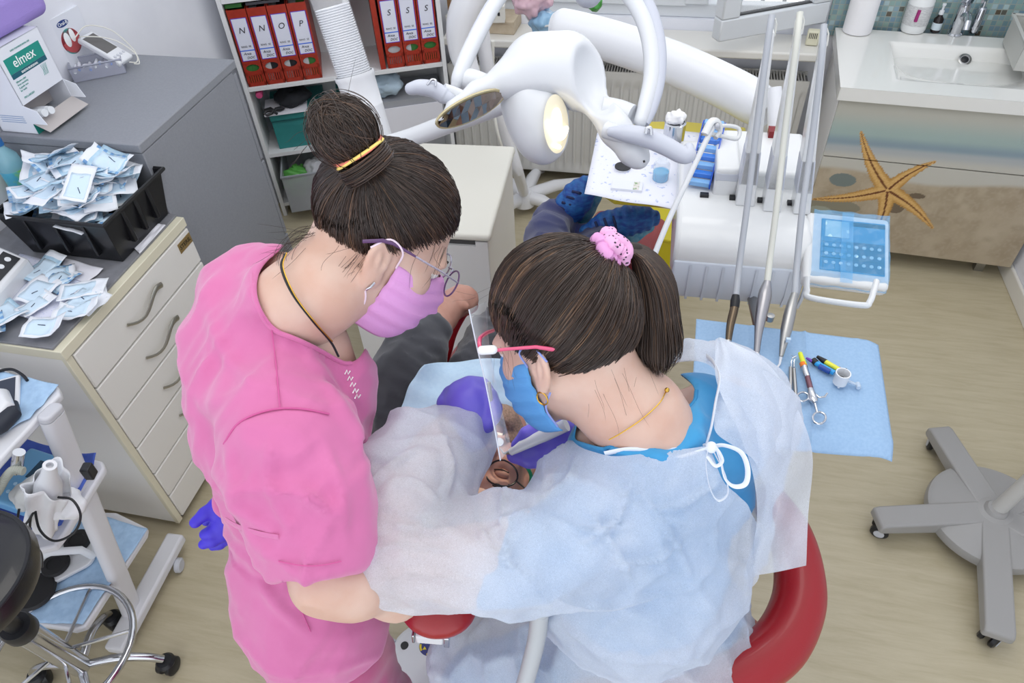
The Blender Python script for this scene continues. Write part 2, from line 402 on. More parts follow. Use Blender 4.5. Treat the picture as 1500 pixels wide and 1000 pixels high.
# casement swung into the room
sa = frame((WX1-.01, YB-.012, WZ0+.02), (-math.cos(math.radians(30)), -math.sin(math.radians(30)), 0))
f = M(sa); Ls = .5
f.box((0, -.03, 0), (Ls, .03, .085)); f.box((0, -.03, 1.3), (Ls, .03, 1.385)); f.box((0, -.03, .0855), (.08, .03, 1.2995)); f.box((Ls-.08, -.03, .0855), (Ls, .03, 1.2995))
osash = f.build('open_sash', m_pvc, w, bevel=.006)
M(sa).box((.07, -.006, .07), (Ls-.07, 0, 1.32)).build('open_sash_pane', glass, osash)
mo = M(sa); mo.box((.076, -.012, .083), (Ls-.076, .012, .09)); mo.build('rubber_seal', mat('dark_seal', '3a3b3d', .6), osash)
# balcony beyond the window
tag(M().box((-2.5, YB+.13, .2), (2.5, YB+.9, .3)).build('trim_3', mat('outside_concrete', 'b9b4a8', .8, col2='a8a293', nscale=9), smooth=False), kind='structure')
rl = M(); rl.box((-2, YB+.85, 1.15), (2, YB+.88, 1.2)); rl.box((-2, YB+.85, .42), (2, YB+.88, .46))
[rl.box((-2+.11*i, YB+.857, .42), (-1.98+.11*i, YB+.873, 1.15)) for i in range(36)]
rr = rl.build('balcony_railing', mat('railing_grey', '8f9496', .5)); tag(rr, 'grey metal balcony railing outside the window', 'railing')
# radiator
R_ = thing('radiator', (-.2, YB-.11, .06), 'white corrugated panel radiator on the wall under the window sill', 'radiator')
m_rad = mat('radiator_enamel', 'c9c8c4', .4)
def radf(u, v):
    x = -1.02+1.6*u; z = .075+.50*v; ph = (x % .042)/.042
    edge = min(1, min(v, 1-v)*14); g = .009*(1 if .22 < ph < .78 else 0)*(1 if .07 < v < .93 else 0)
    return (x, YB-.16+g, z)
rp = M(); rp.grid(radf, 38*6*1, 24); rp.box((-1.02, YB-.155+.012, .075), (.58, YB-.12, .575)); rp.build('front_panel', m_rad, R_, weld=False)
gr = M(); gr.box((-1.02, YB-.16, .575), (.58, YB-.152, .60)); gr.box((-1.02, YB-.06, .575), (.58, YB-.052, .60))
[gr.box((-1.015+.0125*i, YB-.155, .585), (-1.010+.0125*i, YB-.055, .598)) for i in range(127)]
gr.build('top_grille', m_rad, R_)
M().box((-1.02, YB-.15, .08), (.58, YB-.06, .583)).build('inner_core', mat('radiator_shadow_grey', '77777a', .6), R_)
[M().box((x, YB-.06, .3), (x+.03, YB-.002, .34)).build('bracket', m_rad, R_) for x in (-.8, .4)]
# ------------------------------------------------------------------ vanity with the starfish print
V0 = Vector((.622, 2.705, 0)); yaw = math.radians(-4.0); VF = place(V0, yaw)    # local: x right, y back
vw, vd = .83, .53
def vanity_mat():
    m = bpy.data.materials.new('beach_print_front'); m.use_nodes = True; nt = m.node_tree; N = nt.nodes; L = nt.links; b = N['Principled BSDF']; b.inputs['Roughness'].default_value = .3
    at = N.new('ShaderNodeAttribute'); at.attribute_name = 'Col'; L.new(at.outputs['Color'], b.inputs['Base Color']); return m
def ss(a, b, x):
    t = min(1, max(0, (x-a)/(b-a))); return t*t*(3-2*t)
def mixc(a, b, t): return tuple(a[i]+(b[i]-a[i])*t for i in range(3))
def hexc(h): return tuple(int(h[i:i+2], 16)/255 for i in (0, 2, 4))
SC = (.318, .375)   # starfish centre (x from left, z)
STAR = []
def setup_star():
    # tips measured on the cupboard front (pixels -> plane of the front)
    def loc(px, py):
        n = VF.to_3x3() @ Vector((0, -1, 0)); o = VF @ Vector((0, 0, 0)); d = ray(px, py); t = (o-CO).dot(n)/d.dot(n); q = VF.inverted() @ (CO+d*t); return (q.x, q.z)
    c = loc(1300, 277)
    tips = [loc(1261, 192), loc(1369, 235), loc(1366, 332), loc(1278, 345), loc(1192, 290)]
    return c, tips
STARC, START = setup_star()
def print_col(x, z):
    """picture printed on the doors: sky, sea, sand, pebbles and one starfish"""
    n = lambda s, k=0: float(vnoise(np.array([[x*s, z*s, k]]))[0])
    h = z + .03*(x-.3)*-.6
    sky = mixc(hexc('b9b8ae'), hexc('9db0ac'), ss(.70, .60, h))
    c = mixc(sky, hexc('8295a2'), ss(.605, .565, h)*(.85))
    c = mixc(c, hexc('a9aeb0'), ss(.565, .54, h)); c = mixc(c, hexc('bdbbb2'), ss(.54, .50, h))
    sandline = .43+.02*math.sin(x*9+1)-.05*max(0, x-.5)
    sand = mixc(hexc('b8ab96'), hexc('a5967f'), n(14, 3)); sand = mixc(sand, hexc('94866f'), .5*ss(.3, .8, n(30, 5)*.6+n(7, 9)*.5))
    sand = mixc(sand, hexc('b5a794'), .35*ss(.5, .8, n(120, 2)))
    c = mixc(c, sand, ss(sandline+.012, sandline-.012, h))
    for (px, pz, a, b_, cc) in ((.10, .395, .05, .03, '727c79'), (.10, .27, .10, .035, '85806f'), (.05, .235, .05, .03, '979a8c'), (.385, .36, .03, .012, '6b5d4d'), (.33, .30, .03, .03, '6f6150')):
        if ((x-px)/a)**2+((z-pz)/b_)**2 < 1: c = hexc(cc)
    # starfish
    best = 9; along = 0; side = 0
    cx, cz = STARC
    for tx, tz in START:
        dx, dz = tx-cx, tz-cz; L2 = dx*dx+dz*dz; t = ((x-cx)*dx+(z-cz)*dz)/L2; tt = min(1, max(0, t))
        bend = .012*math.sin(tt*math.pi); Ln = math.sqrt(L2); ox, oz = -dz/Ln*bend, dx/Ln*bend
        d = math.hypot(x-cx-dx*tt-ox, z-cz-dz*tt-oz); wdt = .031*(1-tt)**.8+.004+.0018*math.sin(tt*160)
        q = d/wdt
        if q < best: best = q; along = tt; dd = d
    if best < 1:
        c = mixc(hexc('d8b070'), hexc('a97c3e'), ss(.5, 1, best)); c = mixc(c, hexc('c49753'), .5*ss(.4, .6, n(300, 4)))
        if dd < .0035*(1-along)+.0012 and along > .03: c = hexc('6b3a1e')
    return c
v = thing('vanity_cabinet', VF @ Vector((vw/2, .25, 0)), 'white washbasin cabinet with beach and starfish print on its drawers', 'cabinet')
ORG[v.name] = Vector(v.location)
M(VF).box((0, .012, .075), (vw, vd-.02, .73)).build('body', mat('vanity_white', 'dcdbda', .35), v, bevel=.002)
m_pr = vanity_mat()
def front(name, x0, x1, z0, z1):
    nx, nz = int((x1-x0)/.0035), int((z1-z0)/.0035)
    b = M(VF); b.grid(lambda u, w_: (x0+(x1-x0)*u, -.008, z0+(z1-z0)*w_), nx, nz)
    ob = b.build(name, m_pr, v, weld=False, smooth=False)
    me = ob.data; ca = me.color_attributes.new('Col', 'FLOAT_COLOR', 'POINT'); arr = []
    for i in range(nx+1):
        for j in range(nz+1):
            x = x0+(x1-x0)*i/nx; z = z0+(z1-z0)*j/nz; arr += list(lin(print_col(x, z)))
    ca.data.foreach_set('color', arr)
    sd = ob.modifiers.new('s', 'SOLIDIFY'); sd.thickness = .018; sd.offset = -1
    return ob
front('drawer', .002, vw-.002, .495, .725); front('drawer', .002, vw-.002, .08, .490)
for x in (.06, vw-.1):
    for y in (.05, vd-.1): M(VF).box((x, y, 0), (x+.035, y+.035, .075)).build('leg', m_steel, v)
# basin
b_ = thing('washbasin', VF @ Vector((vw/2, .25, .73)), 'white ceramic washbasin slab on top of the starfish cabinet', 'washbasin')
m_cer = mat('ceramic_white', 'e3e3df', .12, coat=.5)
def basinf(u, w_):
    x = -.012+(vw+.02)*u; y = -.03+(vd+.03)*w_
    bx = (x-.19)/.50; by = (y-.075)/.345
    z = .782
    if 0 < bx < 1 and 0 < by < 1:
        ex = min(1, min(bx, 1-bx)*6); fy = ss(0, .95, by); z -= .012*min(1, min(bx, 1-bx)*40, by*30, (1-by)*25)+.085*math.sin(math.pi*min(1, max(0, bx)))**.5*ss(0, .75, by)*min(1, (1-by)*8)
    return (x, y, z)
bb = M(VF); bb.grid(basinf, 110, 76)
bb.box((-.012, -.03, .735), (vw+.008, -.028, .7815)); bb.box((-.012, -.03, .735), (-.010, vd, .7815)); bb.box((vw+.006, -.03, .735), (vw+.008, vd, .7815)); bb.box((-.012, -.03, .733), (vw+.008, vd, .735))
bb.build('basin', m_cer, b_, weld=False, ang=60)
fr = VF @ place((.47, .385, .745), 0, math.radians(38)); dr = M(fr); dr.lathe([(.022, 0), (.024, .003), (.019, .005), (.017, .002)], n=24); dr.build('overflow_ring', m_steel, b_)
M(fr).lathe([(.016, .001), (.012, .0035), (0, .004)], n=20).build('overflow_hole', m_black_pl, b_)
def Vp(px, py, z): return Z(px, py, z)
# things on the basin
tv = thing('paper_towel_roll', Vp(1255, 45, .785), 'tall white paper roll standing on the back left of the washbasin', 'paper roll')
M().lathe([(.055, 0), (.056, .01), (.056, .23), (.02, .232), (.018, .2)], Vp(1255, 45, .785), n=40).build('roll', mat('tissue_white', 'e9e8ea', .85, bump=.3, bscale=90), tv)
p = Vp(1336, 44, .785); t = thing('soap_bottle', p, 'big round white plastic bottle with a grey and magenta label beside the tap', 'bottle')
M().lathe([(.044, 0), (.047, .008), (.048, .05), (.048, .12), (.043, .15), (.025, .175), (.018, .18)], p).build('bottle_body', mat('milky_plastic', 'e6e8e8', .3, trans=0), t)
M().lathe([(.0484, .03), (.0486, .031), (.0486, .105), (.0484, .106)], p, n=40).build('label_band', mat('grey_print', 'b9babb', .5, col2='d5d5d5', nscale=90, stretch=(1, 1, 4)), t)
M().lathe([(.02, .178), (.02, .2), (.016, .205)], p).build('cap', white, t)
M(frame(p, CR, z=(0, 0, 1))).box((-.03, -.0495, .05), (-.02, -.04, .095)).build('logo_mark', mat('magenta_print', 'a02a72', .5), t)
p = Vp(1369, 46, .785); t = thing('dropper_bottle', p, 'small dark brown bottle with white dropper pump and pale label beside the tap', 'bottle')
M().lathe([(.017, 0), (.018, .004), (.018, .05), (.009, .062), (.009, .068)], p).build('bottle_body', mat('brown_glass', '241d1e', .12), t)
M().lathe([(.0184, .01), (.0186, .011), (.0186, .036), (.0184, .037)], p).build('label_band', mat('pale_label', 'c9d6de', .5), t)
mm = M(); mm.lathe([(.009, .066), (.009, .082), (.004, .083), (.004, .1), (.007, .101), (.007, .108)], p); mm.build('pump', white, t)
p = Vp(1398, 50, .785); t = thing('basin_tap', p, 'chrome single lever tap on the washbasin', 'tap')
mm = M(); mm.lathe([(.027, 0), (.027, .006), (.021, .01), (.021, .115), (.018, .125), (.0, .13)], p, ax=(-.05, -.15, 1)); mm.build('tap_body', m_chrome, t)
q = p+Vector((0, -.01, .07)); M().tube([q, q+Vector((-.005, -.06, .03)), q+Vector((-.01, -.11, .02)), q+Vector((-.01, -.12, -.004))], [.014, .014, .013, .012], 14).build('spout', m_chrome, t)
q = p+Vector((0, -.0, .125)); M().tube([q, q+Vector((.0, -.03, .03)), q+Vector((.0, -.08, .045))], [.014, .01, .007], 10, sx=1.6).build('lever', m_chrome, t)
p = Vp(1425, 47, .785); t = thing('chrome_dispenser', p, 'small chrome cylinder standing right of the tap', 'dispenser')
M().lathe([(.018, 0), (.018, .09), (.015, .097), (.0, .099)], p).build('cylinder_body', m_chrome, t); M().tube([p+Vector((0, 0, .097)), p+Vector((0, 0, .125)), p+Vector((-.02, -.03, .128))], .006).build('nozzle', m_chrome, t)
# plastic basket at the right
q = Vp(1492, 80, .79); ff = place(q, math.radians(-6)); t = thing('plastic_basket', q, 'greyish white plastic basket on the right of the washbasin at the frame edge', 'basket')
m_bk = mat('basket_plastic', 'b9b9b4', .5)
bk = M(ff @ place((0.03, -.02, 0))); w2, d2, h2 = .07, .13, .1
bk.taper((-w2, -d2, 0), (w2, d2, .006), .002)
bk.box((-w2, -d2, 0), (-w2+.005, d2, h2)); bk.box((w2-.005, -d2, 0), (w2, d2, h2)); bk.box((-w2, -d2, 0), (w2, -d2+.005, h2)); bk.box((-w2, d2-.005, 0), (w2, d2, h2))
bk.build('basket_wall', m_bk, t, bevel=.001); rk = M(ff @ place((.03, -.02, 0)))
for a, b in (((-w2-.008, -d2-.008, h2), (-w2+.004, d2+.008, h2+.008)), ((w2-.004, -d2-.008, h2), (w2+.008, d2+.008, h2+.008)), ((-w2-.008, -d2-.008, h2), (w2+.008, -d2+.004, h2+.008)), ((-w2-.008, d2-.004, h2), (w2+.008, d2+.008, h2+.008))): rk.box(a, b)
rk.build('rim', m_bk, t, bevel=.002)
# ------------------------------------------------------------------ things on the window sill
SZ = .736
def boxthing(name, px, py, z, wx, dy, h, rz, m, label, cat='box', tape=None, group=None):
    q = Z(px, py, z); F = place(q, rz); t = thing(name, q, label, cat, group)
    M(F).box((0, 0, 0), (wx, dy, h-.004)).build('box_body', m, t, bevel=.0015)
    M(F).box((-.001, -.001, h-.012), (wx+.001, dy+.001, h)).build('lid', m, t, bevel=.0015)
    if tape: M(F).box((wx*.42, -.0015, 0), (wx*.58, dy, h+.0006)).build('tape', tape, t)
    return t, F
m_card = mat('cardboard', 'b3a38c', .8, col2='bcae98', nscale=30); m_cardw = mat('white_card', 'd5d3cc', .6)
t, F = boxthing('carton_box', 655, 46, SZ, .13, .13, .07, -.05, m_cardw, 'cream carton box on the left end of the window sill')
q = Z(657, 24, .80); t = thing('wooden_frame', q, 'small brown wooden framed picture standing on the left end of the window sill', 'frame')
M(place(q, -.1)).box((0, 0, 0), (.012, .02, .12)).box((.05, 0, 0), (.062, .02, .12)).box((0, 0, 0), (.06, .02, .012)).box((0, 0, .11), (.062, .02, .12)).build('frame_border', mat('oak', '8a6a45', .5, col2='735335', nscale=20, stretch=(1, 1, .1)), t)
M(place(q, -.1)).box((.01, .004, .01), (.052, .012, .112)).build('picture', mat('dull_red', '8c5a4c', .5, col2='b5a68a', nscale=60), t)
t, F = boxthing('carton_box', 715, 49, SZ, .12, .15, .055, -.04, m_card, 'flat open brown cardboard box on the window sill behind the lamp')
t, F = boxthing('medicine_carton', 718, 34, SZ+.056, .065, .05, .07, .15, m_cardw, 'small white carton with dark dots standing on the brown cardboard box', tape=None)
M(F).box((.01, -.001, .03), (.02, 0, .045)).box((.035, -.001, .03), (.045, 0, .045)).build('printed_dots', m_black_pl, t)
def bag(name, c, r, m, label, cat, seed, parent=None, k=1.0):
    c = np.array(c); r = np.array(r)
    def fn(P):
        return sd_ell(P, c, r)+(vnoise(P*38*k, seed)-.5)*min(r)*.7+(vnoise(P*90*k, seed+1)-.5)*min(r)*.22
    v_, f_ = surface(fn, c-r*1.5, c+r*1.5, min(r)/9)
    return tag(npmesh(name, v_, f_, m), label, cat)
m_pink_film = mat('pink_film', 'd8b4c0', .25, alpha=.75, coat=.4); m_blue_film = mat('blue_film', '8fb9d8', .25, alpha=.85, coat=.4)
bag('plastic_bag', W(780, 3, 2.72), (.07, .05, .055), m_pink_film, 'crumpled see-through pink plastic bag on the window sill', 'bag', 3)
bag('plastic_bag', W(803, 32, 2.75), (.075, .06, .04), m_blue_film, 'crumpled light blue plastic bag on the window sill', 'bag', 5)
M_ = M(); M_.tube(wpath([(768, 15, 2.8), (775, 30, 2.76), (790, 38, 2.72), (805, 37, 2.7), (812, 30, 2.7)]), .004, 8); tag(M_.build('charging_cable', mat('cord_white', 'cfd0cf', .5)), 'pale cord looping out of the blue plastic bag on the sill', 'cord')
M_ = M(); M_.tube(wpath([(672, 40, 2.85), (660, 46, 2.8), (659, 58, 2.77), (668, 68, 2.78), (680, 70, 2.82)]), .0022, 8); tag(M_.build('power_cord', m_black_pl), 'thin dark cord hanging in a loop off the left end of the sill', 'cord')
q = onY(1179, 66, YB-.12); q.z = .736; t = thing('wall_sensor', q, 'small cream sensor box with dark slots on the right end of the sill', 'sensor')
M(place(q, -.1)).box((0, 0, 0), (.05, .035, .06)).build('housing', mat('aged_cream_plastic', 'd3d0b8', .5), t, bevel=.006)
vv = M(place(q, -.1)); [vv.box((.008+.007*i, -.001, .03), (.011+.007*i, .001, .052)) for i in range(5)]; vv.build('vent_slots', m_black_pl, t)
bag('green_pack', W(872, 5, 2.8), (.03, .03, .03), mat('green_film', '4d9b4a', .3), 'small green packet lying on the sill behind the lamp yoke', 'packet', 8)
# ================================================================== left side furniture
m_cream = mat('cream_laminate', 'dfddd8', .45); m_cream_e = mat('cream_edge', 'd8d3bd', .4); m_ctop = mat('grey_worktop', '7a7b80', .4, col2='83848a', nscale=40)
DX, DY0, DY1 = -1.362, .949, 1.512      # front plane, near and far end
XB = XL+.005
d = thing('drawer_cabinet', (DX-.24, (DY0+DY1)/2, 0), 'tall cream drawer cabinet with curved metal handles beside the grey cabinet', 'cabinet')
M().box((XB, DY0, .03), (DX-.018, DY1-.002, .80)).build('carcass', m_cream, d, bevel=.002)
e = M(); e.box((XB, DY0-.006, .785), (DX, DY1, .815)); e.box((DX-.018, DY0-.003, .03), (DX-.004, DY0+.018, .785)); e.build('edge_trim', m_cream_e, d, bevel=.002)
M().box((XB, DY0-.002, .815), (DX-.022, DY1, .822)).build('worktop', m_ctop, d, bevel=.001)
zs = [.783, .672, .562, .452, .342, .232, .14, .04]
zs = [.783, .655, .527, .399, .271, .155, .04]
for i in range(6):
    z1, z0 = zs[i]-.004, zs[i+1]+.002
    dr = M().box((DX-.018, DY0+.02, z0), (DX, DY1-.004, z1)).build('drawer', m_cream, d, bevel=.003)
    yc, zc = (DY0+DY1)/2, (z0+z1)/2
    pts = []
    for k in range(13):
        t = k/12; pts.append((DX+.004+.018*math.sin(math.pi*t), yc-.085+.17*t, zc+.018*math.sin((t-.5)*2*math.pi)*.9))
    rr = [.0045+.004*ss(0, 1, t/12) for t in range(13)]
    M().tube(pts, rr, 10, sx=.5).build('handle', mat('satin_nickel', 'b5b2a8', .3, 1), dr)
pl = M().box((DX, 1.44, .733), (DX+.0015, 1.505, .765)).build('name_plate', mat('brass_plate', 'a38a5a', .35, .6), d)
text('plate_text', 'STERIL', .019, frame((DX+.0018, 1.4725, .749), (0, 1, 0), z=(1, 0, 0)), mat('dark_engraving', '2b241a', .5), pl)
for y in (DY0+.04, DY1-.05): M().box((DX-.08, y, 0), (DX-.03, y+.04, .03)).build('foot', m_black_pl, d)
# grey filing cabinet
m_grey = mat('grey_metal', '8b8e95', .45, col2='868990', nscale=160, bump=.05, bscale=400)
GX, GY0, GY1, GZ = -1.409, 1.516, 2.069, 1.048
g = thing('filing_cabinet', ((XB+GX)/2, (GY0+GY1)/2, 0), 'tall dark grey metal filing cabinet between the drawers and the binder shelf', 'cabinet')
M().box((XB, GY0, 0), (GX, GY1-.03, GZ-.03)).build('carcass', m_grey, g, bevel=.003)
M().box((XB, GY0-.004, GZ-.028), (GX+.003, GY1, GZ)).build('top_panel', m_grey, g, bevel=.004)
for i in range(3): M().box((XB+.01, GY1-.027, .04+.325*i), (GX-.002, GY1-.006, .355+.325*i)).build('drawer', m_grey, g, bevel=.003)
for i in range(3): M().box((XB+.12, GY1-.006, .29+.325*i), (GX-.12, GY1+.016, .31+.325*i)).build('handle', m_grey_pl, g, bevel=.004)
# ---- toothpaste boxes
m_ctn = mat('glossy_white_card', 'dfe2ea', .35); m_inner = mat('raw_card_inside', 'b7b1b0', .8); m_teal = mat('teal_print', '1f8d80', .45); m_dteal = mat('dark_teal_print', '1c5a6b', .45); m_w = mat('print_white', 'f4f6f6', .5)
A = Z(57, 197, GZ); B = Z(113, 156, GZ); ux = (B-A).normalized(); F = frame(A+Vector((0, 0, .001)), ux); wL = (B-A).length
Hb = .235; Db = .12
t = thing('toothpaste_display_box', A, 'white display box printed elmex in green with its front flap torn open', 'box')
mm = M(F); t_ = .002; cut = .085
mm.box((0, 0, cut), (wL, t_, Hb)); mm.box((0, 0, 0), (t_, Db, Hb)); mm.box((wL-t_, 0, 0), (wL, Db, Hb)); mm.box((0, Db-t_, 0), (wL, Db, Hb)); mm.box((0, 0, Hb-t_), (wL, Db, Hb)); mm.box((0, 0, 0), (wL, Db, t_)); mm.box((0, 0, 0), (wL, t_, .03))
mm.build('box_shell', m_ctn, t)
ff = M(F); ff.box((t_, Db*.6, cut*.2), (wL-t_, Db*.62, cut)); ff.build('inner_card', m_inner, t)
fl = M(F @ place((0, 0, .032), 0, math.radians(28))); fl.box((0, -.05, 0), (wL, 0, .0018)); fl.build('front_flap', m_inner, t)
for x, sg in ((0, 1), (wL, -1)):
    sf = M(F); sf.prism([(0, 0), (-.048, .0), (-.035, .04), (0, .052)], -.0009, .0009, F @ frame((x, 0, .032), (0, 1, 0), z=(1, 0, 0))); sf.build('side_flap', m_ctn, t)
lf = M(F).box((wL*.08, -.0007, .165), (wL*.88, 0, .205)).build('logo_panel', m_teal, t)
text('logo_text', 'elmex', .036, F @ frame((wL*.46, -.0012, .186), (1, 0, 0), z=(0, -1, 0)), m_w, lf, sx=.95)
l2 = M(F).box((wL*.08, -.0007, .152), (wL*.88, 0, .1645)).build('logo_strip', m_dteal, t)
text('strip_text', 'SENSITIVE PROFESSIONAL', .0075, F @ frame((wL*.48, -.0012, .158), (1, 0, 0), z=(0, -1, 0)), m_w, l2, sx=.75)
m_fine = mat('fine_print_teal', '6fa9a2', .5)
text('fine_print', 'EXPERT TOOTHPASTE DENTAL CARE', .0055, F @ frame((wL*.5, -.0008, .216), (1, 0, 0), z=(0, -1, 0)), m_fine, t, sx=.8)
for i, s_ in enumerate(('Effective relief', 'from sensitivity', '& gentle care', 'for teeth')): text('fine_print', s_, .0065, F @ frame((wL*.1, -.0008, .143-.008*i), (1, 0, 0), z=(0, -1, 0)), m_fine, t, align='LEFT')
text('fine_print', 'PRO-ARGIN', .0075, F @ frame((wL*.1, -.0008, .1), (1, 0, 0), z=(0, -1, 0)), m_fine, t, align='LEFT')
tl = M(F); 
for k in range(5): tl.tube([(wL*.68+.004*k, -.0005, .12), (wL*.70+.004*k, -.0007, .135+.004*(k % 3)), (wL*.69+.005*k, -.0005, .148)], .0006, 5)
tl.build('leaf_print', m_fine, t)
M(F).box((0, -.0007, 0), (wL, 0, .03)).build('green_base_strip', m_teal, t)
for i in range(4): M(F).box((-.0006, .02, .05-.006*i), (0, .1, .052-.006*i)).build('side_print', mat('fine_print_blue', '8fa3c4', .5), t)
# tubes inside the display box
for k, (x, z) in enumerate(((.03, .03), (.055, .026))):
    a = F @ Vector((x, -.015, z+.02)); b = F @ Vector((x+.01, .1, z))
    tt = thing('toothpaste_tube', a, ['white toothpaste tube with round cap lying in the open elmex box, left one', 'white toothpaste tube in the open elmex box, right one'][k], 'tube', None)
    M().tube([a, a+(b-a)*.2, b], [.012, .0125, .008], 16).build('tube_body', m_ctn, tt); M().tube([a+(a-b).normalized()*.014, a], [.0105, .0115], 16).build('cap', white, tt)
# second box : Oral-B
A2 = Z(96, 112, GZ+.0); A2 = A2 + Vector((.02, .03, 0)); F2 = frame(Z(97, 121, GZ)+Vector((0, 0, .001)), (Z(150, 88, GZ)-Z(97, 121, GZ)))
w2 = (Z(150, 88, GZ)-Z(97, 121, GZ)).length
t = thing('toothpaste_box', F2 @ Vector((w2/2, .05, 0)), 'white box printed Oral-B with round tooth picture behind the elmex box', 'box')
Hb2 = .175
M(F2).box((0, 0, 0), (w2, .09, Hb2)).build('box_shell', m_ctn, t, bevel=.001)
lg = M(F2); lg.prism([(w2*.5+.024*math.cos(a)*(1 if abs(math.cos(a)) < 2 else 1), .15+.0095*math.sin(a)) for a in [i*math.pi/12 for i in range(24)]], 0, .0007, F2 @ frame((0, 0, 0), (1, 0, 0), z=(0, -1, 0)))
lg = lg.build('logo_pill', mat('navy_print', '27407f', .4), t)
text('logo_text', 'Oral-B', .0145, F2 @ frame((w2*.5, -.0011, .15), (1, 0, 0), z=(0, -1, 0)), m_w, lg)
F2f = F2 @ frame((w2*.52, 0, .095), (1, 0, 0), z=(0, -1, 0))
rg = M(F2f); rg.lathe([(.038, 0), (.038, .0006), (.0362, .0006), (.0362, 0)], n=40); rg.build('picture_ring', mat('ring_red', 'b5454f', .4, col2='5fb3b0', nscale=14, lo=.45, hi=.55), t)
gm = M(F2f); gm.prism([(.034*math.cos(a), .034*math.sin(a)) for a in [math.pi+i*math.pi*1.15/20 for i in range(21)]], 0, .0007); gm.build('gum_picture', mat('gum_red', 'c0575a', .4), t)
th = M(F2f)
for (x, y, a, b2) in ((-.012, .008, .012, .022), (.012, .014, .010, .02)): th.ell((x, y, .0007), (a, b2, .0007), n=16, k=6)
th.build('tooth_picture', m_w, t)
# purple roll on top of the boxes (long violet pack)
Pp = W(-30, 60, 1.62); 
def violet(P):
    return 0
a = above(Z(60, 60, GZ), 60, 60)
t = thing('violet_pack', Z(0, 40, GZ+Hb+.004), 'big rounded violet foam cushion on top of the toothpaste boxes', 'cushion')
va, vb = Z(2, 62, GZ+Hb+.004), Z(80, 18, GZ+Hb+.004); vf = frame(va, vb-va); wv = (vb-va).length
M(vf).box((-.25, 0, 0), (wv, .16, .10)).build('cushion_body', mat('violet_foam', '9a86cc', .7, bump=.5, bscale=3, stretch=(20, 20, 300)), t, bevel=.03, seg=6)
# basket with small tubes
q = W(137, 106, 1.58); Fq = place(Z(110, 122, GZ)+Vector((0, 0, .001)), math.radians(35))
t = thing('sample_tray', Z(137, 106, GZ), 'small clear plastic tray of sample tubes beside the Oral-B box', 'tray')
tr = M(Fq); m_cl = mat('smoky_clear_plastic', 'c3c6d6', .15, alpha=.45)
wt, dt, ht = .155, .085, .045
for a, b in (((0, 0, 0), (wt, dt, .002)), ((0, 0, 0), (wt, .002, ht)), ((0, dt-.002, 0), (wt, dt, ht)), ((0, 0, 0), (.002, dt, ht)), ((wt-.002, 0, 0), (wt, dt, ht))): tr.box(a, b)
tr.build('tray_shell', m_cl, t)
rm_ = M(Fq); rm_.tube([(0, 0, ht), (wt, 0, ht), (wt, dt, ht), (0, dt, ht)], .0028, 6, closed=True); rm_.build('tray_rim', mat('tray_rim_grey', '9fa2b0', .2, .3), t)
m_blue_pr = mat('blue_stripe_print', '7f95c8', .4)
for k in range(9):
    x = .014+.0155*k; a = Fq @ Vector((x, .008, .03+.006*(k % 3))); b = Fq @ Vector((x+random.uniform(-.006, .012), .066, .022+.006*((k+1) % 3)))
    tt = thing('sample_tube', a, 'small white toothpaste sample tube lying in the clear tray', 'tube', 'sample tubes in the clear tray')
    M().tube([a, a+(b-a)*.3, b], [.0055, .0062, .0045], 10).build('tube_body', m_ctn, tt); M().tube([a+(a-b).normalized()*.008, a], [.0045, .005], 10).build('cap', m_blue_pr if k % 2 else white, tt)
# white device with cable
q = Z(165, 95, GZ+.012); Fd = frame(Z(150, 100, GZ+.003), Z(194, 90, GZ)-Z(150, 100, GZ), z=(0, -.25, 1))
uu = Z(202, 84, GZ)-Z(172, 104, GZ); ud = frame(Z(176, 100, GZ+.02), uu, y=Vector((-uu.y, uu.x, 0)).normalized()+Vector((0, 0, .55)))
t = thing('digital_display_unit', Z(165, 95, GZ), 'white handheld display unit with dark screen behind the clear tray', 'device')
M(ud).box((-.0, 0, 0), (.066, .145, .02)).build('casing', m_mold, t, bevel=.006); M(ud).box((.008, .05, .02), (.058, .132, .0207)).build('screen', mat('grey_lcd', '62605f', .2), t, bevel=.0)
bt = M(ud); [bt.lathe([(.0045, 0), (.0045, .0225), (0, .0228)], (.012+.014*i, .026, 0), n=12) for i in range(4)]; bt.build('button_row', m_grey_pl, t)
c1 = M(); c1.tube(spline([tuple(ud @ Vector(p)) for p in ((.02, .15, .01), (.0, .13, .035), (.03, .09, .045), (.06, .05, .04), (.075, .0, .02), (.055, -.02, .01), (.03, -.01, .015))], 8), .0018, 7)
c1.tube(spline([tuple(ud @ Vector(p)) for p in ((-.02, .14, .03), (.04, .14, .05), (.085, .09, .045), (.09, .02, .02), (.06, -.025, .008), (.04, -.02, .01))], 8), .0018, 7)
tag(c1.build('white_cable', mat('cable_cream', 'd8d7cf', .5)), 'thin white cable looped over the white display unit', 'cable')
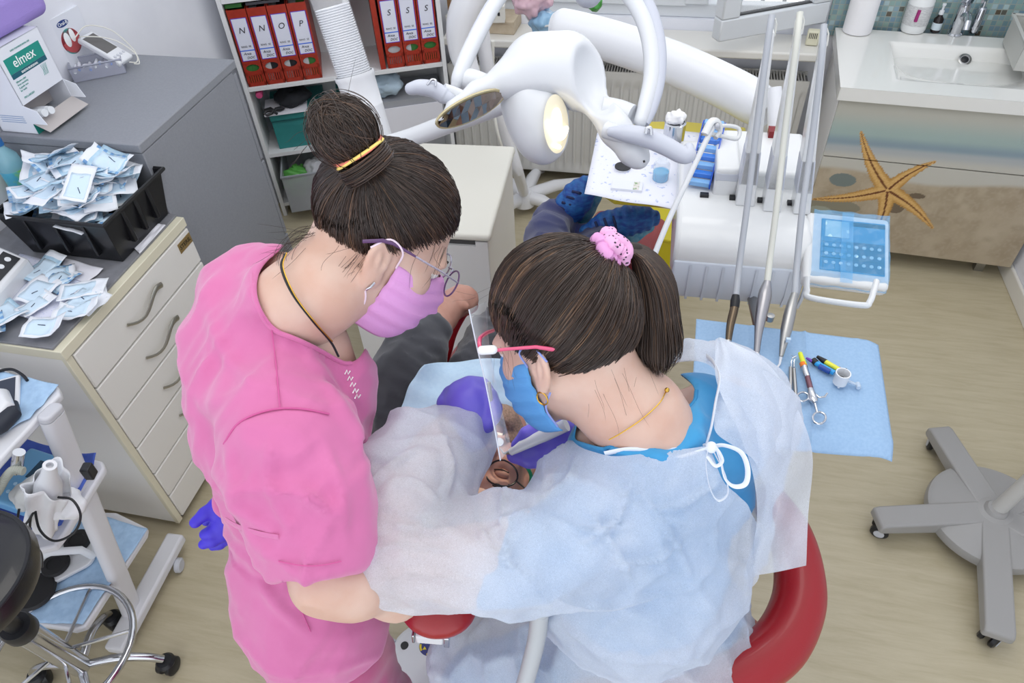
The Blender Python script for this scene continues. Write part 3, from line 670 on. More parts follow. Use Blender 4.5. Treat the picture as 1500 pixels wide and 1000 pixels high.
# ---- counter of the drawer cabinet ------------------------------------------------
CZ = .823
m_film = mat('pouch_blue_film', 'a9cbe4', .25, alpha=.92, coat=.4, col2='bcdaec', nscale=60); m_pp = mat('pouch_paper', 'e3e7ee', .6); m_dk = mat('pouch_dark_mark', '4a5668', .4); m_bl = mat('pouch_print_blue', '6d9bcb', .4)
def pouch_mesh(seed, wx=.055, ly=.09, amp=.006, style=0):
    rg = random.Random(seed); m = M(); nu, nv = 8, 12; ph = [rg.uniform(0, 6) for _ in range(6)]; bend = rg.uniform(-.5, .9)
    def h(x, y): return amp*(math.sin(x*90+ph[0]+y*30)+.7*math.sin(y*70+ph[1])+.6*math.sin((x+y)*150+ph[2]))+bend*(y-.045)**2*6+.004
    def fn(u, v): return (wx*(u-.5), ly*v, h(wx*(u-.5), ly*v))
    vs = [fn(i/nu, j/nv) for i in range(nu+1) for j in range(nv+1)]
    for i in range(nu):
        for j in range(nv):
            edge = i in (0, nu-1); top = j >= nv-2
            m.mi(1 if (top or style == 1) else (0)); 
            if style == 2 and edge and j % 2 == 0: m.mi(3)
            a = i*(nv+1)+j; m._add([vs[a], vs[a+nv+1], vs[a+nv+2], vs[a+1]], [(0, 1, 2, 3)])
    # lighter inner bulge with the instrument seen inside
    m.mi(4)
    for i in range(1, nu-1):
        for j in range(1, nv-3):
            a = [fn(i/nu, j/nv), fn((i+1)/nu, j/nv), fn((i+1)/nu, (j+1)/nv), fn(i/nu, (j+1)/nv)]; m._add([(x, y, z+.0007) for x, y, z in a], [(0, 1, 2, 3)])
    m.mi(2); x0 = rg.uniform(-.01, .01); y0 = .03; an = rg.uniform(-.6, .6); ln = rg.uniform(.014, .026)
    pts = []
    for k in range(5):
        x = x0+math.sin(an)*ln*k/4; y = y0+math.cos(an)*ln*k/4; pts.append((x, y, h(x, y)+.0014))
    m.tube(pts, .0009, 5)
    return m
pm = [m_film, m_pp, m_dk, m_bl, mat('pouch_clear_centre', 'cbe0f0', .2, coat=.4)]
PROTO = []
for k in range(9):
    ob = pouch_mesh(k*7+1, .062+.006*(k % 4), .088+.008*(k % 5), .0014+.0006*(k % 3), k % 3 if k % 4 else 1).build('sterilization_pouch', pm, None, solid=.0008)
    me = ob.data; o = ORG[ob.name]; me.transform(Matrix.Translation(o)); ob.location = (0, 0, -5); PROTO.append(ob)
first = set()
def put_pouch(loc, rot, k, label, group):
    p = PROTO[k % 9]
    if p.name in first: p = p.copy(); COL.objects.link(p)
    else: first.add(p.name)
    p.location = loc; p.rotation_euler = rot; tag(p, label, 'pouch', group)
    return p
# black bin
r0 = Z(150, 329, .965); r1 = Z(235, 247, .965); e1 = (r1-r0).normalized(); FB = frame(Vector((r0.x, r0.y, CZ)), (-e1.y, e1.x, 0))   # local x: to the left (back), y: ... 
Lb = (r1-r0).length
# local frame: X = e1 (away), Y = left
FB = frame(Vector((r0.x, r0.y, CZ+.001)), e1)
t = thing('storage_bin', FB @ Vector((Lb/2, .16, 0)), 'black plastic crate heaped with light blue pouches on the cream drawer cabinet', 'crate')
m_bin = mat('black_bin_plastic', '17181c', .28, alpha=1)
wb_ = .33; hb = .142; i_ = .022; th = .003
def wallq(a, b, z0=0, z1=hb, ins=i_):
    pass
bb = M(FB)
outer_t = [(0, 0), (Lb, 0), (Lb, wb_), (0, wb_)]; outer_b = [(i_, i_), (Lb-i_, i_), (Lb-i_, wb_-i_), (i_, wb_-i_)]
def loop(pts, z): return [(x, y, z) for x, y in pts]
L0 = loop(outer_b, 0); L1 = loop(outer_t, hb); L2 = loop([(x+(th if x < .1 else -th), y+(th if y < .1 else -th)) for x, y in outer_t], hb); L3 = loop([(x+(th if x < .1 else -th), y+(th if y < .1 else -th)) for x, y in outer_b], th)
vs = L0+L1+L2+L3; fs = [(0, 3, 2, 1), (12, 13, 14, 15)]
for k in range(3):
    for i in range(4):
        j = (i+1) % 4; fs.append((4*k+i, 4*k+j, 4*k+4+j, 4*k+4+i))
bb._add(vs, fs); bb.build('bin_shell', m_bin, t, bevel=.006, seg=3)
rm_ = M(FB); rm_.tube([(-.004, -.004, hb-.004), (Lb+.004, -.004, hb-.004), (Lb+.004, wb_+.004, hb-.004), (-.004, wb_+.004, hb-.004)], .007, 8, closed=True); rm_.build('bin_rim', m_bin, t)
for x in (.08, Lb*.5, Lb-.08): M(FB).box((x-.006, .0, .03), (x+.006, .016, hb-.012)).build('stiffening_rib', m_bin, t, bevel=.002)
for y in (.07, .16, .25): M(FB).box((.0, y-.004, .03), (.016, y+.004, hb-.012)).build('stiffening_rib', m_bin, t, bevel=.002)
rg = random.Random(4)
for k in range(96):
    az = rg.uniform(0, 6.28); lx = rg.uniform(.055, Lb-.055); ly = rg.uniform(.055, wb_-.05); cxn = (lx/Lb-.5)*2; cyn = (ly/wb_-.5)*2
    lev = k/78; z = hb-.045+.05*lev+.05*(1-cxn*cxn)*(1-cyn*cyn)*lev
    pq = FB @ Vector((lx, ly, z)); put_pouch(pq-Vector((-math.sin(az), math.cos(az), 0))*.045, (rg.uniform(-.35, .35), rg.uniform(-.35, .35), az), rg.randrange(9), 'light blue sterilization pouch heaped in the black crate', 'pouches heaped in the black crate')
# papers on the counter
m_paper = mat('printed_paper', 'dcdff0', .7, col2='b9bfe0', nscale=220, lo=.62, hi=.68, detail=2); m_pplain = mat('plain_paper', 'e4e4ec', .7)
def sheet(name, corners, z, m, label, cat='paper', seed=1, amp=.0015, n=14, parent=None):
    P = [Z(x, y, z) for x, y in corners]; ph = seed*1.7; m_ = M()
    def fn(u, v):
        p = (P[0]*(1-u)+P[1]*u)*(1-v)+(P[3]*(1-u)+P[2]*u)*v
        return p+Vector((0, 0, amp*(1+math.sin(u*9+ph)*math.cos(v*7+ph))))
    m_.grid(fn, n, n); o = m_.build(name, m, parent, solid=.0006)
    if label: tag(o, label, cat)
    return o
sheet('printed_sheet', [(-40, 440), (75, 478), (132, 398), (30, 372)], CZ+.001, m_paper, 'white patterned paper liner under the loose pouches on the cabinet', seed=2)
sheet('document_sheet', [(85, 402), (128, 415), (152, 394), (95, 378)], CZ+.004, m_pplain, 'white document sheet sticking out from under the black crate', seed=3)
sheet('folded_leaflet', [(197, 364), (205, 372), (243, 330), (232, 328)], CZ+.002, m_pplain, 'folded white leaflet between the black crate and the cabinet edge', seed=4)
for k, (x, y, r) in enumerate(((62, 400, .3), (82, 398, 1.0), (62, 430, .1), (56, 448, .4), (10, 455, 2.4), (112, 418, 1.2), (125, 432, .9), (110, 445, 1.3), (66, 468, 1.35), (20, 438, 2.0), (95, 412, .2), (130, 420, 1.8))):
    q = Z(x, y, CZ+.008+.003*(k % 3)); put_pouch(q-Vector((.02, .04, 0)), (.05, .06*((k % 3)-1), -r), k*2+3, 'light blue sterilization pouch lying loose on the patterned paper', 'pouches loose on the patterned paper')
# heat sealer
F = frame(Z(62, 404, CZ), (Z(62, 404, CZ)-Z(0, 462, CZ)), z=(0, 0, 1)); o_ = Z(0, 462, CZ)
F = frame(o_, Z(55, 398, CZ)-o_); ln = (Z(55, 398, CZ)-o_).length
t = thing('pouch_sealer', F @ Vector((ln*.3, .05, 0)), 'white heat sealer with dark button panel at the left edge of the cabinet', 'sealing machine')
sl = M(F); prof = [(0, 0), (.0, .045), (.06, .085), (.13, .095), (.16, .08), (.16, 0)]
sl.prism(prof, -ln*1.2, 0, F @ frame((ln, 0, 0), (0, 1, 0), z=(1, 0, 0))); sl.build('housing', m_mold, t, bevel=.006)
pnx = F @ frame((ln*.0, .012, .0545), (1, 0, 0), y=(0, .83, .55))
pn = M(pnx).box((-.1, 0, -.001), (ln*.93, .042, .0012)).build('button_panel', mat('dark_panel', '26272b', .3), t)
for i in range(4): M(pnx).lathe([(.0075, 0), (.0075, .002), (0, .0022)], (ln*.82-.03*i, .021, 0), n=18).build('button', white, pn)
gl = M(F @ place((ln*.4, .09, .1))).box((-.2, 0, 0), (.12, .05, .02)).build('lid', mat('clear_lid_grey', 'b5bcc8', .1, alpha=.6), t, bevel=.006)
# water bottle
q = Z(2, 262, CZ+.02); q = W(0, 250, 1.62); q = Vector((q.x, q.y, CZ))
q = Z(8, 300, CZ)+Vector((-.06, .06, 0))
q = Vector((-1.815, 1.46, CZ)); t = thing('water_bottle', q, 'clear blue water bottle with green label at the left edge behind the crate', 'bottle')
M().lathe([(.03, 0), (.034, .006), (.034, .07), (.032, .075), (.034, .08), (.034, .16), (.03, .19), (.013, .215), (.013, .225)], q).build('bottle_body', mat('bluish_pet', '8fc3d2', .08, alpha=.65), t)
M().lathe([(.0346, .085), (.0348, .086), (.0348, .15), (.0346, .151)], q).build('label_band', mat('aqua_label', '4aa3c0', .3, col2='7fc06a', nscale=18, lo=.5, hi=.6), t); M().lathe([(.015, .222), (.015, .24), (0, .241)], q).build('cap', mat('cap_blue', '2c6aa8', .4), t)
# ================================================================== binder shelf
m_shelf = mat('white_melamine', 'dfe0e2', .45)
A = Z(363, 130, .655); B = Z(648, 92, .655); A.z = B.z = 0; SF = frame(A, B-A); SLn = (B-A).length
sh = thing('bookshelf', SF @ Vector((SLn/2, .15, 0)), 'white open shelf unit holding red binders, behind the assistant', 'shelf')
mm = M(SF); mm.box((-.018, 0, 0), (0, .3, 1.9)); mm.box((SLn, 0, 0), (SLn+.018, .3, 1.9)); mm.build('side_panel', m_shelf, sh, bevel=.001)
for z in (.07, .655, 1.02, 1.4, 1.88): M(SF).box((0, .004, z-.018), (SLn, .3, z)).build('shelf_board', m_shelf, sh, bevel=.001)
mid = SLn*.565
M(SF).box((mid-.012, .006, .655), (mid+.012, .3, 1.0)).build('divider', m_shelf, sh)
M(SF).box((0, .294, 0), (SLn, .3, 1.9)).build('back_panel', m_shelf, sh)
M(SF).box((mid-.1, .01, .07), (mid-.085, .29, .637)).build('divider', m_shelf, sh)
m_red = mat('binder_red', 'a5321f', .45, col2='9b2d1d', nscale=50); m_lab = mat('binder_label', 'dfe2f0', .6); m_labb = mat('binder_label_blue', '2f6be0', .5); m_labp = mat('binder_label_violet', '5a4ac8', .5); m_ink = mat('pen_ink', '2d2e36', .6)
m_gp = mat('green_folder', '3f7d3c', .6); m_wp = mat('white_files', 'c9cacd', .7); m_kp = mat('dark_files', '2a2b30', .6)
BW = .076; bx = [.006+i*.0795 for i in range(4)]; bx += [mid+.014+i*.0795 for i in range(4)]
letters = ['N', 'N', 'O', 'P', 'R', 'S', 'S', 'S']; inside = [(m_gp, m_gp), (m_wp, m_kp), (m_wp, m_kp), (m_wp, m_gp), (m_kp, m_wp), (m_wp, m_wp), (m_wp, m_gp), (m_gp, m_gp)]
posn = ['leftmost', 'second from left', 'third from left', 'directly left of the cups', '', 'third from the right', 'second from the right', 'rightmost of all']
bx[4] = mid+.014; bx[5] = mid+.014+.02; 
bx = bx[:4]+[SLn-.012-3*BW-.008-.024]+[SLn-.006-(3-i)*BW-(2-i)*.003 for i in range(3)]; print('shelf', SLn, bx)
for i, x in enumerate(bx):
    bw = BW if i != 4 else .022
    q = SF @ Vector((x+bw/2, .15, .656)); t = thing('binder', q, None, 'binder', 'red binders on the white shelf')
    t['label'] = ('red lever arch binder lettered %s on the white shelf, %s' % (letters[i], posn[i])) if i != 4 else 'red binder on the white shelf, half hidden by the stack of cups'
    hb_ = .318; y0 = .012; hx = bw/2-.009; zc = .062
    # spine with finger hole and slots
    sp = M(SF @ place((x, y0, .656)))
    if i == 4: sp.box((0, 0, 0), (bw, .27, hb_)); sp.build('cover', m_red, t); continue
    sp.box((0, 0, .098), (bw, .003, hb_)); sp.box((0, 0, 0), (bw, .003, .016)); sp.box((0, 0, 0), (.0095, .003, .1)); sp.box((bw-.0095, 0, 0), (bw, .003, .1))
    sp.box((0, 0, .048), (bw, .003, .062))
    ns = 6
    for k in range(ns+1):
        xx = .0095+(bw-.019)*k/ns; sp.box((xx-.0032, 0, .015), (xx+.0032, .003, .05))
    # oval finger hole ring
    poly = []; cx, cz, ra, rb_ = bw/2, .080, hx*.93, .0145; N_ = 28
    vs = []; fs = []
    for k in range(N_):
        a = 2*math.pi*k/N_; c_, s_ = math.cos(a), math.sin(a); vs.append((cx+ra*c_, 0, cz+rb_*s_))
        m_ = max(abs(c_)/(bw/2-.009), abs(s_)/.0185); vs.append((cx+c_/m_, 0, cz+s_/m_))
    for k in range(N_): a = 2*k; b = (2*k+2) % (2*N_); fs.append((a, b, b+1, a+1))
    sp._add(vs, fs); sp.box((0, .003, 0), (.003, .27, hb_)); sp.box((bw-.003, .003, 0), (bw, .27, hb_))
    sp.build('cover', m_red, t, weld=False, smooth=False)
    m1, m2 = inside[i]; pa = M(SF @ place((x, y0, .656))); pa.box((.004, .010, .004), (bw*.45, .26, .30)); pa.mi(1); pa.box((bw*.45, .012, .004), (bw-.004, .26, .302)); pa.build('paper_block', [m1, m2], t)
    lb = M(SF @ place((x, y0-.0006, .656))); lb.box((.007, 0, .112), (bw-.007, .0006, .285)); lb = lb.build('spine_label', m_lab, t)
    bd = M(SF @ place((x, y0-.001, .656)))
    for a, b in (((.007, 0, .283), (bw-.007, .001, .2855)), ((.007, 0, .112), (.0095, .001, .285)), ((bw-.0095, 0, .112), (bw-.007, .001, .285)), ((.007, 0, .1105), (bw-.007, .001, .113))): bd.box(a, b)
    bd.mi(1); bd.box((.007, 0, .152), (bw-.007, .0012, .156)); bd.build('label_border', [m_labp, m_labb], t)
    fx = lambda dx, dz: SF @ place((x, y0-.0015, .656)) @ frame((bw/2+dx, 0, dz), (1, 0, 0), z=(0, -1, 0))
    text('label_letter', letters[i], .034, fx(0, .235), m_ink, lb, shear=.25, ext=.0002)
    text('label_print', 'RING  SE', .0105, fx(0, .170), m_ink, lb, ext=.0001); text('label_note', 'Anca', .015, fx(-.004, .141), m_ink, lb, shear=.3); text('label_note', 'DOC', .014, fx(.006, .124), m_ink, lb, shear=.3)
# lumpy green folders lying above the first binders
gg = M(SF); gg.box((.004, .03, .656+.32), (.07, .25, .656+.335)); tag(gg.build('green_folder', m_gp), 'green folder lying on top of the leftmost red binder', 'folder')
gg = M(SF); gg.box((.085, .04, .656+.32), (.22, .25, .656+.33)); tag(gg.build('grey_folder', mat('grey_folder', '6d6e74', .6)), 'grey folder lying on top of the second and third binders', 'folder')
# lower compartment
m_tealbox = mat('teal_card_box', '2f8583', .55, col2='2a7b7b', nscale=12)
def tbox(x, y, z, w_, d_, h_, label):
    F = SF @ place((x, y, z)); q = SF @ Vector((x+w_/2, y+d_/2, z)); t = thing('archive_box', q, label, 'box')
    M(F).box((0, 0, 0), (w_, d_, h_)).build('box_body', m_tealbox, t, bevel=.002); M(F).box((-.003, -.004, h_-.03), (w_+.003, d_, h_+.004)).build('lid', m_tealbox, t, bevel=.002)
    M(F).box((.0, -.006, h_-.035), (w_, -.004, h_-.03)).build('lid_seam', mat('teal_shadow_seam', '1c5a5c', .6), t); return t
tbox(.05, .04, .335, .24, .24, .17, 'teal cardboard archive box on the lower shelf left of the cups holder')
tbox(.36, .05, .335, .17, .23, .19, 'teal cardboard archive box on the lower shelf right of the cups holder')
M(SF).box((0, .006, .317), (SLn, .3, .335)).build('shelf_board', m_shelf, sh)
tag(bag('black_pouch_bag', SF @ Vector((.16, .12, .545)), (.09, .08, .035), mat('black_fabric', '202228', .8), 'black fabric bag lying on the left teal archive box', 'bag', 11, k=.6), kind=None)
tag(M(SF).box((.03, .02, .509), (.22, .18, .517)).build('paper_pile', m_pplain), 'white paper pile between the black bag and the left teal box', 'paper')
cc = M(); cc.tube([SF @ Vector((.035+.02*k*.3+.03*math.sin(k*.9), .02+.02*math.cos(k*.7), .532+.008*math.sin(k*1.3))) for k in range(14)], .006, 8); tag(cc.build('black_cable', m_black_pl), 'coiled black cable under the binder shelf board', 'cable')
q = SF @ Vector((.035, .012, .612)); cp = M(); cp.lathe([(.0, 0), (.013, .002), (.016, .012), (.016, .035)], q, ax=SF.to_3x3() @ Vector((0, 1, 0))); tag(cp.build('pink_cap', mat('pink_plastic', 'c64a7c', .4)), 'small pink plastic cap at the left corner under the binder shelf board', 'cap')
bag('cloth_bundle', SF @ Vector((.54, .1, .56)), (.13, .08, .045), mat('pale_blue_cloth', 'a9bccb', .8), 'crumpled pale blue cloth on the lower shelf below the right hand binders', 'cloth', 13, k=.8)
bag('cloth_bundle', SF @ Vector((.47, .06, .60)), (.06, .05, .028), mat('dark_cloth', '2a2c33', .8), 'small dark cloth on top of the pale blue cloth', 'cloth', 14, k=.8)
bag('green_bottle_pack', SF @ Vector((.50, .12, .62)), (.035, .03, .02), mat('lime_pack', '86ae2f', .4), 'lime green packet below the right hand binders', 'packet', 15)
q = SF @ Vector((.58, .02, .335)); t = thing('grey_file_box', q, 'grey box with white sheets at the right end of the lower shelf', 'box')
M(SF).box((.50, .02, .335), (SLn-.01, .25, .50)).build('box_body', mat('grey_card', '9c9ea4', .6), t); M(SF).box((.545, .014, .34), (SLn-.02, .019, .47)).build('white_sheet', m_pplain, t)
# floor level: clear tub and green plastic
t = thing('clear_tub', SF @ Vector((.16, .1, .07)), 'grey see-through plastic tub low in the shelf beside the filing cabinet', 'tub')
tb = M(SF @ place((.04, -.10, .075))); w_, d_, h_ = .26, .3, .19
for a, b in (((0, 0, 0), (w_, d_, .003)), ((0, 0, 0), (w_, .003, h_)), ((0, d_-.003, 0), (w_, d_, h_)), ((0, 0, 0), (.003, d_, h_)), ((w_-.003, 0, 0), (w_, d_, h_))): tb.box(a, b)
tb.build('tub_shell', mat('frosted_plastic', 'b8bcc2', .3, alpha=.55), t)
M(SF @ place((.04, -.10, .075))).tube([(0, 0, h_), (w_, 0, h_), (w_, d_, h_), (0, d_, h_)], .007, 8, closed=True).build('tub_rim', mat('frosted_rim', '999da4', .3, alpha=.9), t)
bag('green_plastic_bag', SF @ Vector((.09, .02, .17)), (.055, .08, .08), mat('green_bag_film', '58a04a', .4), 'crumpled green plastic bag inside the grey tub', 'bag', 17, k=.9)
bag('white_cloth', SF @ Vector((.2, .05, .2)), (.07, .08, .05), mat('greyish_tissue', 'b7b8bc', .8), 'crumpled grey white tissue in the tub behind the green bag', 'cloth', 19)
# ================================================================== cup dispenser
a = W(549, 200, 1.60); b = W(486, 9, 1.47); ax = (b-a).normalized(); Lc = (b-a).length
q = a-ax*.02
t = thing('cup_dispenser', q, 'white tube holder with clear cylinder full of white plastic cups', 'dispenser')
hold = M(); hl = Lc*.46; M().tube([a-ax*.2, Vector((a.x, a.y, a.z-.5)), Vector((a.x, a.y, .03))], [.035, .03, .03], 24).build('stand_pole', m_mold, t); M().lathe([(0, 0), (.15, 0), (.15, .015), (.04, .035), (0, .035)], (a.x, a.y, 0), n=40).build('stand_foot', m_mold, t)
hold.lathe([(.037, -.22), (.038, 0), (.040, hl*.5), (.0405, hl*.5+.003), (.0405, hl*.55), (.040, hl*.56), (.0415, hl), (.0435, hl+.004), (.0435, hl+.012), (.041, hl+.012), (.039, hl-.01), (.037, 0)], a, ax, 40); hold.build('holder_tube', m_mold, t)
M().lathe([(.0385, hl*.3), (.0385, Lc+.08), (.0375, Lc+.08), (.0375, hl*.3)], a, ax, 40).build('clear_cylinder', mat('clear_tube_plastic', 'eef0f4', .05, alpha=.10, spec=.8), t)
cup = thing('plastic_cup', (0, 0, 0), 'white plastic cup nested in the clear dispenser cylinder', 'cup', 'cups stacked in the dispenser')
M().lathe([(.021, 0), (.0325, .069), (.0362, .0700), (.0362, .0722), (.0335, .0722), (.0318, .070), (.0205, .001)], n=32).build('cup_wall', mat('cup_plastic', 'dfe1e6', .25), cup)
rot = Vector((0, 0, 1)).rotation_difference(-ax).to_euler()   # mouths downwards like in a dispenser
rot = Vector((0, 0, 1)).rotation_difference(ax).to_euler()
n_c = 38; top = Lc-.073
for k in range(n_c):
    p = a+ax*(top-.0047*k)
    if k == 0: cup.location = p; cup.rotation_euler = rot; cup['label'] = 'topmost white plastic cup of the stack in the clear cylinder'
    else: dup(cup, p, rot, label='white plastic cup nested in the dispenser stack below the topmost')
# ================================================================== cream cabinet in the middle
CT = .70
c0 = Z(718, 345, CT); c1 = Z(755, 213, CT); c2 = Z(585, 209, CT); CFm = frame(Vector((c0.x, c0.y, 0)), -(Z(500, 345, CT)-c0))    # x to the right; body to the left
uy = Vector((c1.x-c0.x, c1.y-c0.y, 0)); ly = uy.length; CFm = frame(Vector((c0.x, c0.y, 0)), Vector((uy.y, -uy.x, 0)))
t = thing('low_cabinet', CFm @ Vector((-.25, ly/2, 0)), 'low cream cabinet with rounded top and slot handle behind the two women', 'cabinet')
m_ctp = mat('cream_top', 'dcdad0', .35); m_cfr = mat('pale_grey_front', 'd3d3d3', .45)
M(CFm).box((-.52, 0, CT-.028), (.0, ly, CT)).build('top_panel', m_ctp, t, bevel=.012, seg=4)
M(CFm).box((-.51, .02, 0), (-.012, ly-.02, CT-.03)).build('carcass', m_cream, t, bevel=.002)
dd = M(CFm); dd.box((-.51, .006, .36), (-.012, .02, CT-.05)); dd.box((-.51, .006, CT-.05), (-.16, .02, CT-.032)); dd.box((-.05, .006, CT-.05), (-.012, .02, CT-.032)); dr = dd.build('drawer', m_cfr, t)
M(CFm).box((-.16, .016, CT-.05), (-.05, .0205, CT-.03)).build('handle_slot', mat('slot_dark', '4b4b4b', .6), dr)
M(CFm).box((-.51, .006, .06), (-.012, .02, .352)).build('drawer', m_cfr, t)
# ================================================================== mobile lamp stand with star base
hub = Z(768, 291, .07); t = thing('star_base_stand', Vector((hub.x, hub.y, 0)), 'white floor stand with curved star legs and a slanting pole under the radiator', 'stand')
m_std = mat('white_enamel', 'e3e4e8', .3, coat=.3)
for px, py in ((856, 273), (822, 318), (732, 268), (725, 330), (792, 252)):
    e_ = Z(px, py, .0); d_ = (e_-Vector((hub.x, hub.y, 0))); mid_ = Vector((hub.x, hub.y, 0))+d_*.5
    M().tube([Vector((hub.x, hub.y, .085)), mid_+Vector((0, 0, .075)), Vector((e_.x, e_.y, .035))], [.032, .028, .018], 12, sx=1.1).build('leg', m_std, t)
    M().lathe([(.0, 0), (.022, .004), (.022, .03), (.0, .034)], (e_.x, e_.y, 0)).build('caster', m_grey_pl, t)
M().lathe([(.05, -.03), (.05, .02), (.035, .045), (.0, .05)], hub).build('hub', m_std, t)
M().tube([hub+Vector((0, 0, .03))]+wpath([(758, 250, 2.95), (742, 200, 2.85), (727, 160, 2.75), (716, 110, 2.65), (708, 60, 2.55), (700, 0, 2.45), (693, -40, 2.4)], 5), [.024, .027], 16).build('pole', m_std, t)
M().tube(wpath([(728, 105, 2.6), (722, 60, 2.55), (722, 130, 2.7), (722, 150, 2.7), (728, 190, 2.75), (735, 215, 2.8)][1:], 6), .006, 8).build('cable', mat('cable_cream', 'd8d7cf', .5), t)
M().tube(wpath([(712, 150, 2.62), (690, 110, 2.55), (677, 75, 2.5), (676, 35, 2.42), (690, -5, 2.35), (712, -45, 2.3)], 8), [.022, .045, .053, .053], 22).build('curved_arm', m_std, t)
# ================================================================== long white unit arm
t = thing('unit_arm', W(1000, 100, 2.0), 'long thick white swing arm crossing behind the lamp to the instrument unit', 'arm')
M().tube(wpath([(812, 42, 2.12), (835, 45, 2.1), (900, 62, 2.06), (985, 92, 2.0), (1060, 126, 1.95), (1108, 152, 1.9), (1128, 165, 1.88)], 6), [.045]+[.058]*8+[.052, .042], 28, sx=.9).build('arm_cover', m_mold, t)
M().tube([W(1135, 128, 1.82), W(1136, 160, 1.83), W(1136, 195, 1.84)], [.017, .02, .02], 20).build('joint_cap', m_mold, t)
M().box((0, 0, 0), (.035, .03, .04), place(W(1122, 214, 1.80))).build('red_collar', mat('dark_red_plastic', '7c1c22', .4), t)
def nrm_(a): return a/np.linalg.norm(a)
# ================================================================== instrument unit
UZ = .955
P0 = Z(985, 381, UZ); P1 = Z(1184, 397, UZ); UF = frame(P0, P1-P0); uw = (P1-P0).length
m_unit = mat('unit_white', 'dddfe0', .28, coat=.3); m_lip = mat('unit_grey_lip', 'c4cbd6', .4)
u = thing('instrument_unit', UF @ Vector((uw/2, .2, -.1)), 'white dental instrument unit with standing hose arms right of the dentist', 'dental unit')
prof = [(.0, .0), (.006, .035), (.03, .062), (.08, .074), (.20, .082), (.40, .086), (.42, .07), (.42, -.06), (.38, -.08), (.06, -.08), (.01, -.03)]
PX = frame((0, 0, 0), (0, 1, 0), z=(1, 0, 0))
M(UF @ PX).prism(prof, .0, uw).build('housing', m_unit, u, bevel=.012, seg=4)
lp = [(-.004, -.002), (.0, .003), (.02, -.012), (.06, -.075), (.03, -.105), (.0, -.108), (-.012, -.07)]
lipm = M(UF @ PX); lipm.prism(lp, .004, uw-.004); lipm.build('front_lip', m_lip, u, bevel=.008, seg=3)
rbm = M(UF @ PX); [rbm.prism([(-.007, -.004), (-.0155, -.07), (-.002, -.112), (.0, -.1), (-.006, -.06)], .04+.037*i, .046+.037*i) for i in range(8)]; rbm.build('lip_rib', m_lip, u)
# hose arms : base on the unit top, loop at the top
arms = [((1099, 288), (1130, 22), 27, (1071, 498), 'bronze'), ((1138, 296), (1170, 18), 25, (1108, 520), 'silver'), ((1181, 300), (1206, 36), 24, (1144, 520), 'steel')]
m_band = mat('arm_grey_band', 'c2c6d0', .4); m_hose = mat('hose_grey', 'a9adb4', .35); m_hose2 = mat('hose_cream', 'c9cac2', .35)
hp_paths = [
 [(1131, 22, 1.36), (1125, 60, 1.37), (1108, 190, 1.43), (1096, 290, 1.46), (1084, 380, 1.47), (1078, 432, 1.46)],
 [(1172, 18, 1.36), (1166, 70, 1.37), (1150, 190, 1.43), (1138, 300, 1.45), (1129, 370, 1.46), (1124, 412, 1.45)],
 [(1207, 36, 1.36), (1203, 90, 1.37), (1190, 200, 1.43), (1176, 300, 1.45), (1168, 380, 1.46), (1164, 430, 1.45)]]
hps = [[(1078, 432, 1.46), (1076, 450, 1.455), (1070, 476, 1.445), (1067, 499, 1.43)], [(1124, 412, 1.45), (1119, 440, 1.44), (1112, 480, 1.43), (1108, 520, 1.42)], [(1164, 430, 1.45), (1158, 455, 1.44), (1150, 492, 1.43), (1144, 522, 1.42)]]
hp_paths = [[(x_, y_, d__-.045) for x_, y_, d__ in p_] for p_ in hp_paths]; hps = [[(x_, y_, d__-.045) for x_, y_, d__ in p_] for p_ in hps]
names = ['dark bronze handpiece hanging from the leftmost hose arm', 'silver scaler handpiece hanging from the middle hose arm', 'steel spray handpiece with white tip hanging from the right hose arm']
m_bronze = mat('bronze_metal', '6a5d4e', .25, .9)
